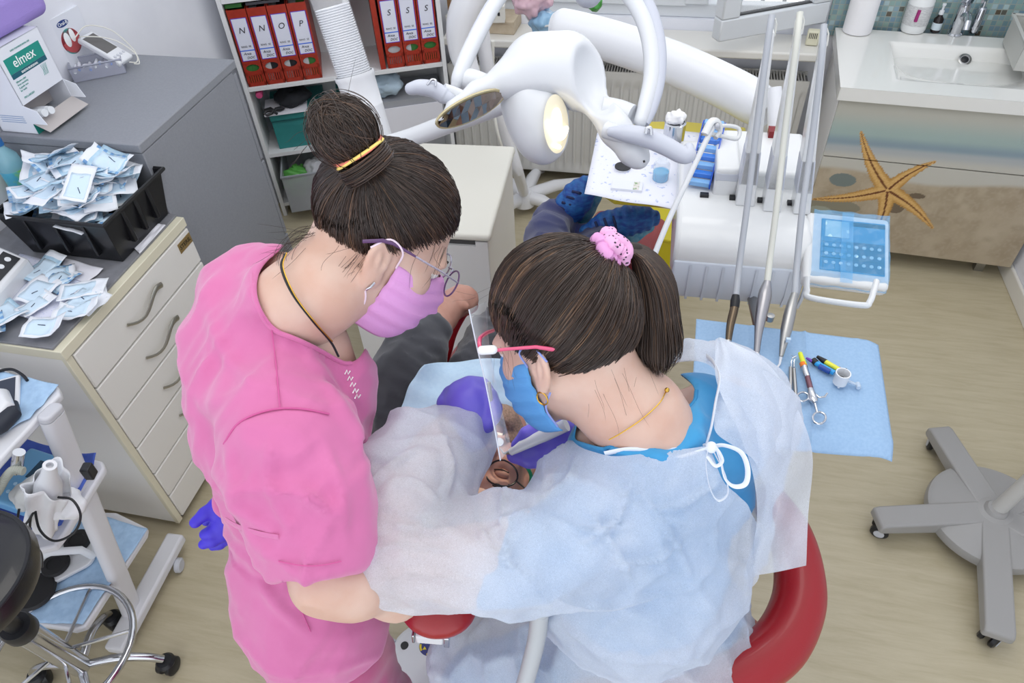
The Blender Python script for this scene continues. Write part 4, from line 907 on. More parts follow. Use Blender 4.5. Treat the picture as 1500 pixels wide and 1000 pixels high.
for i, (bpx, tpx, wpx, _, _) in enumerate(arms):
    base = Z(bpx[0]-8, bpx[1], UZ+.085); top = above(base, *tpx); top = W(tpx[0], tpx[1]+22, depth(top)+.0)
    d_ = top-base; wb2 = wpx*depth(base)/FPX/2; xax = UF.to_3x3() @ Vector((1, 0, 0))
    sec = lambda t, w_: [base+d_*t-xax*w_+Vector((0, 0, 0)), base+d_*t+xax*w_]
    def bar(t0, t1, w0, w1, mt, nm):
        yv = UF.to_3x3() @ Vector((0, 1, 0)); b = M(); vs = []
        for t, w_ in ((t0, w0), (t1, w1)):
            c_ = base+d_*t; dep = .028*(1-t)+.010*t
            vs += [c_-xax*w_-yv*dep, c_+xax*w_-yv*dep, c_+xax*w_+yv*dep, c_-xax*w_+yv*dep]
        b._add(vs, [(0, 3, 2, 1), (4, 5, 6, 7), (0, 1, 5, 4), (1, 2, 6, 5), (2, 3, 7, 6), (3, 0, 4, 7)])
        return b.build(nm, mt, u if nm == 'hose_arm' else arm, bevel=.003, seg=3)
    wt2 = .006; wm = lambda t: wb2+(wt2-wb2)*t
    arm = bar(-.02, 1, wm(0), wm(1), m_unit, 'hose_arm'); bar(.12, .34, wm(.12)+.0006, wm(.34)+.0006, m_band, 'grey_band')
    lo = M(); a_ = top; lo.tube([a_-xax*.007-d_*.1, a_-xax*.007+d_*.03, a_-xax*.004+d_*.055, a_+xax*.004+d_*.055, a_+xax*.008+d_*.03, a_+xax*.008-d_*.03], .0016, 6); lo.build('wire_loop', mat('cream_wire', 'dcdcd6', .3), arm)
    pts = wpath(hp_paths[i], 6); hs = M().tube(pts, [.0062, .0062, .0066], 12).build('hose', m_hose if i != 1 else m_hose2, u)
    q = wpath(hps[i], 1); t = thing('dental_handpiece', q[-1], names[i], 'handpiece')
    if i == 0:
        M().tube(wpath(hps[i], 4), [.007, .0085, .0085, .0075, .006], 16).build('handle', m_bronze, t); M().tube([q[0], (q[0]+q[1])/2, q[1]], [.007, .0095, .009], 16).build('collar', m_black_pl, t)
        M().tube([q[-1], q[-1]+(q[-1]-q[-2])*.35], [.006, .0035], 12).build('tip', m_steel, t)
    elif i == 1:
        M().tube(wpath(hps[i], 4), [.007, .013, .0125, .010, .007, .0055], 18).build('handle', mat('satin_silver', 'a3a2a6', .28, .9), t); M().ell(q[-1], (.0075, .0075, .0075)).build('head', m_chrome, t)
    else:
        M().tube(wpath(hps[i], 4), [.007, .0095, .0115, .011, .0075, .004], 18).build('handle', m_steel, t); M().tube([q[-1], q[-1]+(W(1142, 534, 1.375)-q[-1])*.9, W(1136, 542, 1.37)], [.003, .0022, .0018], 10).build('spray_tip', white, t)
        M().box((-.004, -.003, 0), (.004, .003, .008), place(W(1154, 500, 1.365))).build('lock_button', mat('pale_blue_button', 'b9cfe6', .4), t)
# short holder blocks and dark slots at the back of the top
blk = M(UF); 
for x in (.075, .135, .205, .275): pass
q = Z(1030+42, 285, UZ+.083); qq = UF.inverted() @ q
M(UF).box((qq.x-.045, qq.y-.0, .06), (qq.x+.01, qq.y+.16, .15)).build('holder_block', m_unit, u, bevel=.008, seg=3)
M(UF).box((qq.x-.0455, qq.y-.001, .115), (qq.x+.0105, qq.y+.161, .141)).build('block_band', m_band, u, bevel=.006)
for px in (1032, 1075, 1116, 1160):
    s_ = UF.inverted() @ Z(px, 284+(px-1032)*.09, UZ+.084); M(UF).box((s_.x-.010, s_.y-.008, .078), (s_.x+.010, s_.y+.006, .0858)).build('slot', m_black_pl, u, bevel=.001)
bk = M(UF); bk.box((.10, .20, .07), (uw, .40, .125)); bk.build('rear_riser', m_unit, u, bevel=.012, seg=3)
# suction arm : bracket on the unit, long thin tube running down to the patient
sa_ = thing('saliva_ejector', W(1044, 185, 1.45), 'thin pale grey tube arm with white bracket running down behind the ponytail', 'suction arm')
M().tube(wpath([(1046, 183, 1.47), (1030, 215, 1.46), (1008, 262, 1.44), (985, 310, 1.42), (965, 357, 1.40), (945, 410, 1.385), (934, 432, 1.38)], 4), .0058, 12).build('tube', mat('tube_pale', 'd3d6da', .3), sa_)
M().tube(wpath([(1032, 196, 1.46), (1042, 178, 1.46), (1052, 178, 1.47), (1055, 192, 1.48), (1048, 202, 1.48)], 5), .005, 10, sx=1.6).build('clip', m_unit, sa_)
M().tube(wpath([(1034, 194, 1.475), (1060, 200, 1.49), (1080, 203, 1.50), (1082, 188, 1.50), (1062, 184, 1.49), (1050, 188, 1.48)], 5), .0042, 10).build('bracket', m_unit, sa_)
M().ell(W(1050, 184, 1.465), .006).build('joint_knob', m_grey_pl, sa_)
# keypad
K0 = Z(1196, 312, 1.04); K1 = Z(1304, 323, 1.04); K2 = Z(1288, 418, .985); KF = frame(K0, K1-K0, y=(K0-Z(1184, 402, .985))); kw = (K1-K0).length; kh = (K0-Z(1184, 402, .985)).length
kp = thing('control_panel', KF @ Vector((kw/2, -kh/2, -.02)), 'control keypad covered in blue film at the right end of the instrument unit', 'control panel')
M(KF).box((-.02, -kh-.01, -.04), (kw, .006, -.002)).build('housing', m_unit, kp, bevel=.01, seg=3)
face = M(KF).box((.012, -kh+.018, -.003), (kw-.010, -.012, .001)).build('keypad_face', mat('keypad_blue', '3f86b8', .4), kp, bevel=.002)
dkz = M(KF).box((kw*.42, -kh+.02, .001), (kw-.012, -kh*.42, .0016)).build('dark_key_field', mat('keypad_dark', '2b5478', .4), face)
M(KF).box((.02, -kh*.37, .001), (kw*.45, -.018, .0022)).build('display', mat('keypad_display', 'a9cfdf', .2), face)
M(KF).box((kw*.5, -kh*.16, .001), (kw*.93, -kh*.10, .002)).build('indicator_strip', m_black_pl, face)
gl_ = M(KF)
for i in range(8):
    for j in range(4):
        x = .024+.0135*i*(kw/.135); y = -kh*.5-(.0145*j)*(kh/.095)*.9
        if x < kw-.014 and y > -kh+.02: gl_.lathe([(.0042, .0016), (.0042, .0024), (0, .0026)], (x, y, 0), n=12)
gl_.build('key_buttons', mat('key_pale', 'a9cde4', .4), face)
kk = M(KF)
for i in range(5): kk.box((.018+i*.024, -kh+.02, .0012), (.0186+i*.024, -kh*.42, .0018))
for j in range(4): kk.box((.014, -kh*.45-.014*j, .0012), (kw-.012, -kh*.45-.0135*j, .0018))
kk.build('key_grid', m_dteal, face)
def filmf(u_, v_):
    x = -.006+(kw+.004)*u_; y = -kh-.012+(kh+.02)*v_; b = .0045+.0016*math.sin(u_*23+v_*9)+.0012*math.sin(v_*31-u_*11)
    if v_ < .1: b -= (.1-v_)*.25
    return (x, y, b)
m_bf = mat('blue_protective_film', '5fb4ea', .12, alpha=.38, coat=.3)
M(KF).grid(filmf, 40, 30).build('protective_film', m_bf, kp); M(KF).grid(lambda a, b: (kw*(.34+.16*a), -kh-.014+(kh+.016)*b, .0075+.001*math.sin(b*14)), 4, 20).build('film_strip', m_bf, kp)
M().tube(wpath([(1182, 405, 1.47), (1182, 425, 1.47), (1188, 436, 1.465), (1262, 447, 1.42), (1274, 442, 1.415), (1280, 426, 1.42), (1284, 412, 1.43)], 6), .0085, 12, sx=.7).build('handle_loop', m_unit, kp)
# tray with paper beside the unit
TZ = .985
def zf(pts, z): return [Z(x, y, z) for x, y in pts]
def slab(name, pts, z, th_, m, parent=None, bevel=.002, lo=None):
    P = zf(pts, z); m_ = M(); n = len(P); m_._add([p-Vector((0, 0, th_)) for p in P]+P, [list(range(n))[::-1], list(range(n, 2*n))]+[(i, (i+1) % n, n+(i+1) % n, n+i) for i in range(n)]); return m_.build(name, m, parent, bevel=bevel)
yt = slab('side_tray', [(880, 178), (1000, 177), (1092, 186), (1098, 215), (1010, 300), (900, 292), (868, 270)], TZ-.002, .016, mat('tray_yellow', 'c6b63a', .4), None, .004); tag(yt, 'flat yellow edged tray beside the instrument unit under white paper', 'tray')
pp = sheet('paper_liner', [(856, 286), (992, 309), (1028, 196), (878, 182)], TZ+.001, mat('liner_paper', 'e3e5f0', .7, col2='b4bede', nscale=60, lo=.62, hi=.66, detail=3), 'white tray paper with faint blue doodle print beside the instrument unit', seed=6, amp=.003)
q = Z(984, 222, TZ); t = thing('cotton_canister', q, 'chrome canister with white cotton wool sticking out of its top', 'canister')
M().lathe([(.028, 0), (.0285, .004), (.0285, .085), (.024, .088), (.024, .08)], q).build('canister_body', m_chrome, t)
bag('cotton_wool', q+Vector((0, 0, .098)), (.026, .026, .018), mat('cotton', 'f2f2f2', .95), 'tuft of white cotton wool in the mouth of the chrome canister', 'cotton', 23, k=1.6)
q = Z(967, 263, TZ); t = thing('liquid_bottle', q, 'small clear bottle half full of blue liquid on the white tray paper', 'bottle')
M().lathe([(.019, 0), (.021, .003), (.021, .045), (.017, .052), (.017, .056)], q).build('bottle_wall', mat('clear_plastic_thin', 'e8eef4', .08, alpha=.3), t); M().lathe([(.0195, .002), (.0198, .003), (.0198, .025), (0, .0252)], q).build('blue_liquid', mat('cyan_liquid', '4fb0dd', .1), t)
q = Z(912, 250, TZ); t = thing('round_dish', q, 'small white round dish with dark rim lying under the lamp on the tray paper', 'dish')
M().lathe([(0, 0), (.019, .002), (.021, .012), (.019, .012), (.017, .004), (0, .004)], q).build('dish_body', m_mold, t); M().lathe([(.0195, .0115), (.0215, .0115), (.0215, .014), (.0195, .014)], q).build('dark_rim', m_black_pl, t)
q = Z(906, 280, TZ+.003); F = frame(q, Z(938, 283, TZ)-Z(906, 280, TZ)); t = thing('paper_packet', q, 'white flat card packet with small coloured marks at the front of the tray paper', 'packet')
M(F).box((-.02, 0, 0), (.058, .04, .008)).build('packet_body', m_ctn, t, bevel=.001); M(F).box((.035, .001, .008), (.05, .038, .0086)).build('coloured_label', mat('packet_print', 'd9d4d0', .5, col2='6f9a5c', nscale=120, lo=.5, hi=.6), t)
# blue organiser rack
q0 = Z(1006, 272, UZ+.09); q1 = Z(1038, 277, UZ+.09); F = frame(q0, q1-q0); wr = (q1-q0).length*1.05
t = thing('blue_drawer_rack', F @ Vector((wr/2, .05, 0)), 'stepped clear blue plastic bur rack standing on the rear left of the instrument unit', 'rack')
m_acr = mat('blue_acrylic', '3f86e8', .08, alpha=.75, coat=.6); m_acr2 = mat('blue_acrylic_light', '8cc0f2', .1, alpha=.8)
hr = .0; st = 7
rk = M(F)
for x in (0, wr-.003): rk.prism([(0, 0), (.16, 0), (.16, .09), (.14, .09), (0, .012)], 0, .003, F @ frame((x, 0, 0), (0, 1, 0), z=(1, 0, 0)))
rk.build('side_wall', mat('blue_acrylic_deep', '2257c8', .1, alpha=.85), t)
for k in range(st): M(F).box((.003, .004+.021*k, .0+.011*k), (wr-.003, .022+.021*k, .012+.011*k)).build('step', m_acr if k % 2 else m_acr2, t, bevel=.0015)
M(F).box((.004, .14, .08), (wr-.004, .16, .094)).build('top_lip', m_acr2, t, bevel=.002); M(F).box((wr, .06, .01), (wr+.012, .075, .03)).build('side_knob', m_acr, t, bevel=.002)
# yellow waste container on the floor behind the shoes
q = Z(960, 330, .3); t = thing('yellow_waste_bin', Vector((q.x, q.y, 0)), 'yellow waste bin on the floor beyond the blue shoes', 'bin')
M(place((q.x+.02, q.y, 0), -.1)).taper((-.11, -.1, 0), (.11, .1, .3), .02).build('bin_body', mat('bin_yellow', 'd0c022', .4), t, bevel=.01, seg=3); M(place((q.x+.02, q.y, 0), -.1)).box((-.115, -.105, .3), (.115, .105, .315)).build('lid', mat('bin_yellow_lid', 'c9bb25', .4), t, bevel=.005)
# ================================================================== instrument tray with the blue napkin
NZ = .975
m_nap = mat('blue_napkin', '90b0d2', .8, col2='98b7d7', nscale=180, bump=.35, bscale=700, bdist=.0006)
nc = [(1022, 520), (1021, 468), (1120, 470), (1287, 501), (1300, 560), (1314, 663), (1190, 644), (1040, 640)]
N0, N1, N2, N3 = Z(1020, 467, NZ), Z(1289, 500, NZ), Z(1314, 663, NZ), Z(1010, 640, NZ)
def napf(u_, v_):
    p = (N0*(1-u_)+N1*u_)*(1-v_)+(N3*(1-u_)+N2*u_)*v_
    fold = .004*math.exp(-((u_-.6)/.012)**2)+.0025*math.exp(-((u_-.32)/.01)**2)+.0015*math.exp(-((v_-.88)/.015)**2)+.0015*math.exp(-((u_-.88)/.012)**2)
    drop = 0
    for e_ in (u_-.93, v_-.9): drop += max(0, e_)**1.3*.55
    wob = .003*math.sin(u_*8+v_*5)*max(0, v_-.5)
    return p+Vector((0, 0, fold-drop*.6+wob))
tag(M().grid(napf, 70, 56).build('blue_napkin', m_nap, solid=.0008), 'light blue paper napkin spread on the instrument tray right of the dentist', 'napkin')
c_ = (N0+N1+N2+N3)/4
tr_ = thing('tray_table', c_-Vector((0, 0, .02)), 'metal tray and bracket carrying the light blue napkin', 'tray')
m_ = M(); P_ = [c_+(p-c_)*.86-Vector((0, 0, .006)) for p in (N3, N2, N1, N0)]; m_._add([p-Vector((0, 0, .01)) for p in P_]+P_, [(3, 2, 1, 0), (4, 5, 6, 7), (0, 1, 5, 4), (1, 2, 6, 5), (2, 3, 7, 6), (3, 0, 4, 7)]); m_.build('tray_plate', m_steel, tr_, bevel=.004)
kq = W(1127, 469, 1.52); M().tube([c_-Vector((.02, 0, .03)), Vector((kq.x, kq.y-.02, NZ-.10)), Vector((kq.x-.02, kq.y+.2, .86))], .012, 12).build('bracket', m_steel, tr_)
M().lathe([(0, 0), (.008, .001), (.008, .014), (.0, .015)], Z(1127, 469, NZ+.01)).build('knob', m_steel, tr_)
NT = NZ+.0045
def rod(path, r, n=10): return M().tube([Z(x, y, NT+h) for x, y, h in path], r, n)
# probes
for k, (pth, lab) in enumerate((([(1158, 583, .006), (1158, 560, .006), (1158, 538, .006), (1159, 530, .006)], 'thin steel dental probe on the blue napkin, left one'), ([(1167, 600, .006), (1165, 570, .006), (1163, 540, .006), (1163, 529, .006)], 'steel dental probe on the blue napkin beside the syringe'))):
    t = thing('dental_probe', Z(pth[1][0], pth[1][1], NT), lab, 'instrument'); rod(pth[:3], [.0025, .0036, .0034]).build('handle', m_steel, t)
    x, y, h = pth[3]; rod([(x, y+9, .006), (x, y, .006), (x+2, y-6, .008), (x+8-k*12, y-9, .012)], [.002, .0014, .001, .0005], 6).build('hook', m_chrome, t)
# syringe
t = thing('cartridge_syringe', Z(1190, 580, NT), 'chrome cartridge syringe with finger rings and yellow needle cap on the blue napkin', 'syringe')
rod([(1172, 517, .008), (1176, 529, .008), (1178, 535, .008)], [.0042, .005, .0058]).build('needle_cap', mat('yellow_cap', 'd8e03a', .4), t)
rod([(1175.5, 532, .008), (1177.5, 537, .008)], .0062).build('orange_ring', mat('orange_plastic', 'e87a22', .4), t)
rod([(1178, 537, .008), (1181, 548, .008), (1183, 552, .008)], [.0062, .0062, .0055]).build('hub', m_chrome, t)
rod([(1182, 549, .008), (1188, 572, .008)], [.0052, .0055]).build('barrel', mat('barrel_dark', '7a5560', .2, .5), t)
rod([(1187, 570, .008), (1191, 585, .008), (1194, 590, .008)], [.006, .0085, .0055]).build('grip', m_chrome, t)
rod([(1193, 588, .008), (1197, 604, .008)], .0026).build('plunger_rod', m_chrome, t)
def ring(cx, cy, rx, ry, r, h=.008): return M().tube([Z(cx+rx*math.cos(a), cy+ry*math.sin(a), NT+h) for a in [i*math.pi/12 for i in range(24)]], r, 8, closed=True)
ring(1200, 612, 9.5, 8.5, .0022).build('thumb_ring', m_chrome, t); ring(1176, 581, 8.5, 6.5, .002).build('finger_ring', m_chrome, t)
rod([(1194, 577, .008), (1200, 582, .008), (1208, 581, .009), (1212, 576, .01)], .002, 8).build('finger_wing', m_chrome, t)
# two small gel syringes and white ring
t = thing('gel_syringe', Z(1210, 533, NT), 'blue gel syringe with purple tip on the blue napkin', 'syringe')
rod([(1193, 530, .006), (1222, 546, .006)], .0052, 14).build('barrel', mat('cyan_blue', '2f9bdc', .35), t); rod([(1200, 536, .0062), (1216, 544.5, .0062)], .0054, 14).build('printed_label', mat('navy_label', '274a9a', .4), t)
rod([(1181, 524, .006), (1190, 529, .006)], [.002, .0038]).build('purple_tip', mat('purple_tip', '6f3fae', .4), t); rod([(1191, 527, .006), (1196, 532, .006)], .0062).build('collar', m_black_pl, t)
rod([(1240, 557, .005), (1256, 564, .005)], .003).build('clear_plunger', mat('clear_plunger', 'c8d8ea', .2, alpha=.7), t); rod([(1256, 561, .005), (1258, 568, .005)], .0045).build('plunger_foot', MATS['clear_plunger'], t)
t = thing('gel_syringe', Z(1222, 534, NT), 'yellow and black gel syringe behind the blue one on the napkin', 'syringe')
rod([(1206, 528, .008), (1232, 543, .008)], .0048, 14).build('barrel', mat('yellow_barrel', 'e3e04a', .35), t); rod([(1197, 522, .008), (1209, 530, .008)], [.003, .006], 14).build('black_cap', m_black_pl, t)
rod([(1228, 539, .008), (1240, 545, .008)], .0035).build('red_plunger', mat('rust_red', 'b6564a', .4), t); rod([(1239, 540, .008), (1240, 546, .008)], .0022).build('flange', m_black_pl, t)
q = Z(1229, 562, NT+.001); t = thing('white_finger_ring', q, 'small white plastic ring holder on stub legs on the blue napkin', 'holder')
M().lathe([(.010, .003), (.0125, .004), (.0125, .022), (.0135, .026), (.0135, .030), (.0115, .030), (.0105, .024), (.0105, .012), (0, .012)], q).build('ring_body', m_mold, t); M().lathe([(.0, .0125), (.0095, .0126)], q).build('dark_inside', m_black_pl, t)
[M().tube([q+Vector((.010*math.cos(a), .010*math.sin(a), 0)), q+Vector((.010*math.cos(a), .010*math.sin(a), .006))], .002, 8).build('leg', m_mold, t) for a in (0.3, 2.4, 4.5)]
# ================================================================== overhead lamp
m_lamp = mat('lamp_white', 'cdd0d5', .35, coat=.2); m_lampg = mat('lamp_grey', 'b9bdc9', .35)
L = lambda x, y, d: tuple(W(x, y, d))
D = 1.18
lt = thing('operating_lamp', W(800, 160, D), 'big white overhead operating lamp with two handles above the patient', 'lamp')
def chainpx(pts): return [tuple(W(x, y, d))+(r*d/FPX,) for x, y, d, r in pts]
Rm = [list(CR), list(-CU), list(CF)]
def pe(P, x, y, d, rx, ry, rz, rot=0):
    c, s = math.cos(math.radians(rot)), math.sin(math.radians(rot)); a = np.array(CR)*c-np.array(CU)*s; b = -np.array(CU)*c-np.array(CR)*s
    k = d/FPX; return sd_ell(P, W(x, y, d), (rx*k, ry*k, rz*k), [a, b, list(CF)])
def lampfn(P):
    d = sd_chain(P, chainpx([(785, 96, D+.03, 46), (830, 92, D+.03, 44)]), 0)
    d = smin(d, sd_chain(P, chainpx([(772, 118, D+.03, 40), (838, 120, D+.03, 40)]), 0), .02)
    d = smin(d, sd_chain(P, chainpx([(644, 176, D-.03, 4), (664, 155, D-.02, 9), (698, 134, D, 14), (738, 119, D+.01, 21), (780, 112, D+.03, 34)]), .01), .03)
    d = smin(d, sd_chain(P, chainpx([(850, 112, D+.03, 34), (876, 150, D+.01, 22), (902, 190, D, 23), (928, 222, D-.01, 21), (936, 232, D-.01, 16)]), .01), .025)
    d = smax(d, -pe(P, 745, 203, D+.03, 98, 46, 200, -24), .01)       # concave under side of left wing
    d = smax(d, -pe(P, 818, 240, D, 60, 92, 200, -33), .01)
    d = smax(d, -pe(P, 876, 112, D-.02, 32, 56, 42, -14), .010)           # scoop
    return d
lo = np.array(W(800, 150, D))-.33; hi = np.array(W(800, 150, D))+.33
v_, f_ = surface(lampfn, lo, hi, .0042); v_ = relax(v_, f_, 3); npmesh('lamp_shell', v_, f_, m_lamp, lt)
def headfn(P):
    d = sd_cap(P, W(772, 150, D+.045), W(790, 200, D+.045), 38*D/FPX, 36*D/FPX)
    d = smin(d, pe(P, 798, 178, D+.045, 36, 60, 45, 0), .02); d = smin(d, pe(P, 770, 150, D+.045, 30, 60, 45, 0), .02)
    q = (P-np.array(W(812, 186, D+.005)))@np.array(nrm_(np.array(CR*.75+CU*-.05+CF*-.65)))
    return smax(d, q, .008)
v_, f_ = surface(headfn, np.array(W(790, 170, D+.045))-.14, np.array(W(790, 170, D+.045))+.14, .003); v_ = relax(v_, f_, 2); hd = npmesh('lamp_head', v_, f_, m_lamp, lt)
m_glow = mat('lamp_glow', 'fff3d2', .3, emit=1.7); m_ref = mat('reflector_cream', 'f3ead0', .25)
ln_ = Vector(CR*.75+CU*-.05+CF*-.65).normalized(); lc_ = W(812, 182, D+.005); LF = frame(lc_+ln_*.004, (CU-ln_*CU.dot(ln_)), z=ln_)
def ovald(m_, rx, ry, z, r2=0):
    n = 40; vs = [(rx*math.cos(2*math.pi*i/n), ry*math.sin(2*math.pi*i/n), z) for i in range(n)]
    if r2: vs += [(rx*r2*math.cos(2*math.pi*i/n), ry*r2*math.sin(2*math.pi*i/n), z) for i in range(n)]; m_._add(vs, [(i, (i+1) % n, n+(i+1) % n, n+i) for i in range(n)])
    else: m_._add(vs, [list(range(n))])
a1 = M(LF); ovald(a1, .048, .034, .0, 0); a1.build('reflector', m_ref, hd)
a2 = M(LF); a2.tube([(.008+.032*math.sin(a), .024*math.cos(a), .004) for a in [math.radians(200+14*i) for i in range(11)]], .0045, 10, rnd=True); a2.build('light_tube', m_glow, hd)
a3 = M(LF @ place((0, .0, .001))); ovald(a3, .026, .013, .0015, 0); a3.build('light_lens', m_glow, hd)
M(LF).tube([(-.037, -.006, .003), (-.037, .006, .003)], .004, 10, rnd=True).build('sensor_window', m_glow, hd)
M().tube([W(822, 90, D+.02), W(822, 91, D+.02)], .001).build('screw', m_grey_pl, lt)
# mirrors under the left wing
mg = M(); cen = W(689, 157, D+.0); axa = (W(738, 135, D+.015)-W(638, 180, D-.015)); nrm = (axa.cross(CF)).normalized()
mnx = (CU*-.75-CF*.5).normalized(); MFm = frame(W(690, 160, D-.012), axa, z=(mnx*1.0))
n = 36; Lh = axa.length*.5; mg = M(MFm); mg._add([(Lh*math.cos(2*math.pi*i/n), .024*math.sin(2*math.pi*i/n), .0) for i in range(n)]+[(Lh*math.cos(2*math.pi*i/n), .024*math.sin(2*math.pi*i/n), -.004) for i in range(n)], [list(range(n)), list(range(n, 2*n))[::-1]]+[(i, (i+1) % n, n+(i+1) % n, n+i) for i in range(n)])
mr = mg.build('mirror_rim', mat('gold_rim', 'c9bd96', .25, .6), lt)
fm = M(MFm @ place((0, 0, .0012)))
for k in range(9):
    x0 = -Lh*.93+k*Lh*1.86/9; x1 = x0+Lh*1.86/9
    for sgn in (0, 1):
        hh = lambda x: .0205*math.sqrt(max(0, 1-(x/(Lh*.95))**2)); tl = .0006*math.sin(k*2.1+sgn*2)
        ys = (-1, 0) if sgn == 0 else (0, 1)
        fm._add([(x0, ys[0]*hh(x0), tl), (x1, ys[0]*hh(x1), -tl), (x1, ys[1]*hh(x1), tl), (x0, ys[1]*hh(x0), -tl)], [(0, 1, 2, 3)])
fm.build('mirror_facets', mat('facet_mirror', '9a8f86', .03, 1), mr, smooth=False, solid=.0004)
# yoke and handles
def stube(name, pts, r, m_, parent, n=18, sx=1.0, k=8, up=None, rnd=False): return M().tube(wpath(pts, k), r, n, sx=sx, up=up, rnd=rnd).build(name, m_, parent)
stube('yoke_arm', [(745, -20, D+.08), (722, 10, D+.07), (700, 50, D+.05), (683, 85, D+.03), (672, 112, D+.02), (668, 125, D+.02)], [.012, .013, .014, .0135, .012, .009], m_lamp, lt, rnd=True)
stube('yoke_arm_trim', [(738, -22, D+.075), (715, 8, D+.065), (693, 48, D+.045), (677, 82, D+.028), (666, 110, D+.02)], [.006, .006, .004], m_lampg, lt)
stube('yoke_arm', [(905, -25, D+.02), (928, 2, D+.02), (945, 35, D+.02), (954, 75, D+.02), (954, 115, D+.02), (945, 155, D+.015), (938, 178, D+.01)], [.013, .014, .014, .014, .013, .011], m_lamp, lt, rnd=True)
stube('yoke_arm_trim', [(925, -25, D+.022), (947, 5, D+.022), (960, 40, D+.022), (966, 80, D+.022), (964, 120, D+.022), (954, 160, D+.017), (945, 182, D+.012)], [.012, .0125, .012, .011, .007], m_lampg, lt)
stube('yoke_bracket', [(672, 118, D+.03), (688, 118, D+.03), (720, 128, D+.03)], [.016, .02, .018], m_lamp, lt)
stube('yoke_bracket', [(880, 160, D+.03), (905, 166, D+.03), (926, 172, D+.02)], [.022, .023, .021], m_lamp, lt)
hl_ = stube('handle', [(602, 130, D-.03), (615, 128, D-.03), (635, 131, D-.025), (650, 140, D-.02), (658, 144, D-.02)], [.010, .0125, .0135, .0135, .010], m_lampg, lt, rnd=True)
stube('handle_stem', [(650, 130, D-.02), (668, 138, D-.01), (690, 150, D)], [.009, .011, .012], m_lamp, lt)
stube('handle_clip', [(626, 124, D-.04), (632, 117, D-.042), (638, 118, D-.042), (638, 126, D-.04)], .002, m_chrome, hl_)
hr_ = stube('handle', [(895, 193, D-.04), (915, 195, D-.045), (945, 201, D-.05), (975, 214, D-.05), (998, 226, D-.05), (1008, 226, D-.05), (1009, 216, D-.045)], [.008, .0135, .0155, .0145, .014, .0135, .008], m_lampg, lt, rnd=True)
stube('handle_clip', [(946, 196, D-.07), (948, 188, D-.072), (953, 188, D-.072), (954, 198, D-.07)], .003, m_chrome, hr_)
stube('handle_stem', [(888, 190, D-.02), (905, 196, D-.03), (918, 200, D-.03)], [.014, .013, .010], m_lamp, lt)
M().tube([W(943, 235, D-.045), W(944, 238, D-.045)], .0018).build('screw', m_black_pl, lt)
M().ell(W(862, -10, D+.15), .026).build('upper_joint', m_lampg, lt)
t = thing('lamp_support_arm', W(650, 185, 1.42), 'long white round tube arm running from the cup holder behind the operating lamp', 'arm')
M().tube(wpath([(545, 217, 1.55), (600, 202, 1.52), (660, 180, 1.48), (720, 158, 1.43), (790, 128, 1.38)], 6), [.0185, .0195, .0205, .0205], 24, rnd=True).build('arm_tube', m_lamp, t)
# ================================================================== grey star foot of the mobile tray stand (right)
m_gfoot = mat('grey_moulded_foot', '9c9b9a', .45, bump=.15, bscale=500, bdist=.0005)
hub = Z(1446, 765, .085); hub = Z(1455, 752, .08); t = thing('mobile_stand', Vector((hub.x, hub.y, 0)), 'grey five legged castor stand base at the right edge on the floor', 'stand')
M().lathe([(.0, .035), (.165, .035), (.178, .045), (.18, .06), (.176, .075), (.16, .084), (.05, .094), (.04, .1), (0, .1)], (hub.x, hub.y, 0), n=64).build('base_disc', m_gfoot, t)
tips = [Z(1282, 762, .07), Z(1372, 628, .07), Z(1462, 935, .07)]
angs = [math.atan2(p.y-hub.y, p.x-hub.x) for p in tips]; rad = sum((Vector((p.x-hub.x, p.y-hub.y)).length for p in tips))/3
a0 = angs[0]; print('stand angs', [math.degrees(a) for a in angs], rad)
for a, p in [(angs[i], tips[i]) for i in range(3)]+[(angs[2]+math.radians(72), None), (angs[1]-math.radians(72), None)]:
    R__ = (Vector((p.x-hub.x, p.y-hub.y)).length if p else rad)
    F = place((hub.x, hub.y, 0), a); lg = M(F)
    lg.prism([(.02, .035), (.10, .040), (R__-.01, .052), (R__, .06), (R__-.002, .085), (R__-.02, .092), (.12, .094), (.02, .096)], -.037, .037, F @ frame((0, 0, 0), (1, 0, 0), z=(0, -1, 0))); lg.build('leg', m_gfoot, t, bevel=.010, seg=3)
    c = F @ Vector((R__-.03, 0, .026)); q = F.to_3x3() @ Vector((math.cos(1), math.sin(1), 0)); cs = M()
    for s_ in (-1, 1): cs.lathe([(.0, -.009), (.02, -.009), (.026, -.005), (.026, .005), (.02, .009), (0, .009)], c+q*.015*s_, q, 24)
    cs = cs.build('caster', m_black_pl, t); M().tube([c+Vector((0, 0, 0)), c+Vector((0, 0, .05))], .008, 10).build('fork', m_grey_pl, cs)
    M().lathe([(.0, .0), (.015, 0), (.015, .002), (0, .002)], c+q*.0245, q, 20).build('wheel_disc', m_grey_pl, cs)
polev = W(1500, 712, 1.45)
M().tube([hub+Vector((0, 0, .0)), above(Vector((hub.x, hub.y, 0)), 1500, 705) if False else hub+Vector((.12, .06, .5)), hub+Vector((.16, .08, .8))], [.022, .02, .02], 24).build('pole', mat('pole_grey', 'b9b8b5', .35), t)
M().lathe([(.034, 0), (.032, .012), (.026, .02)], hub+Vector((0, 0, .012))).build('pole_collar', m_gfoot, t)
# ================================================================== left : equipment trolley
m_tro = mat('trolley_white', 'd9dadf', .35, coat=.2)
tz = .80
TA = Z(74, 590, tz)     # top of front post
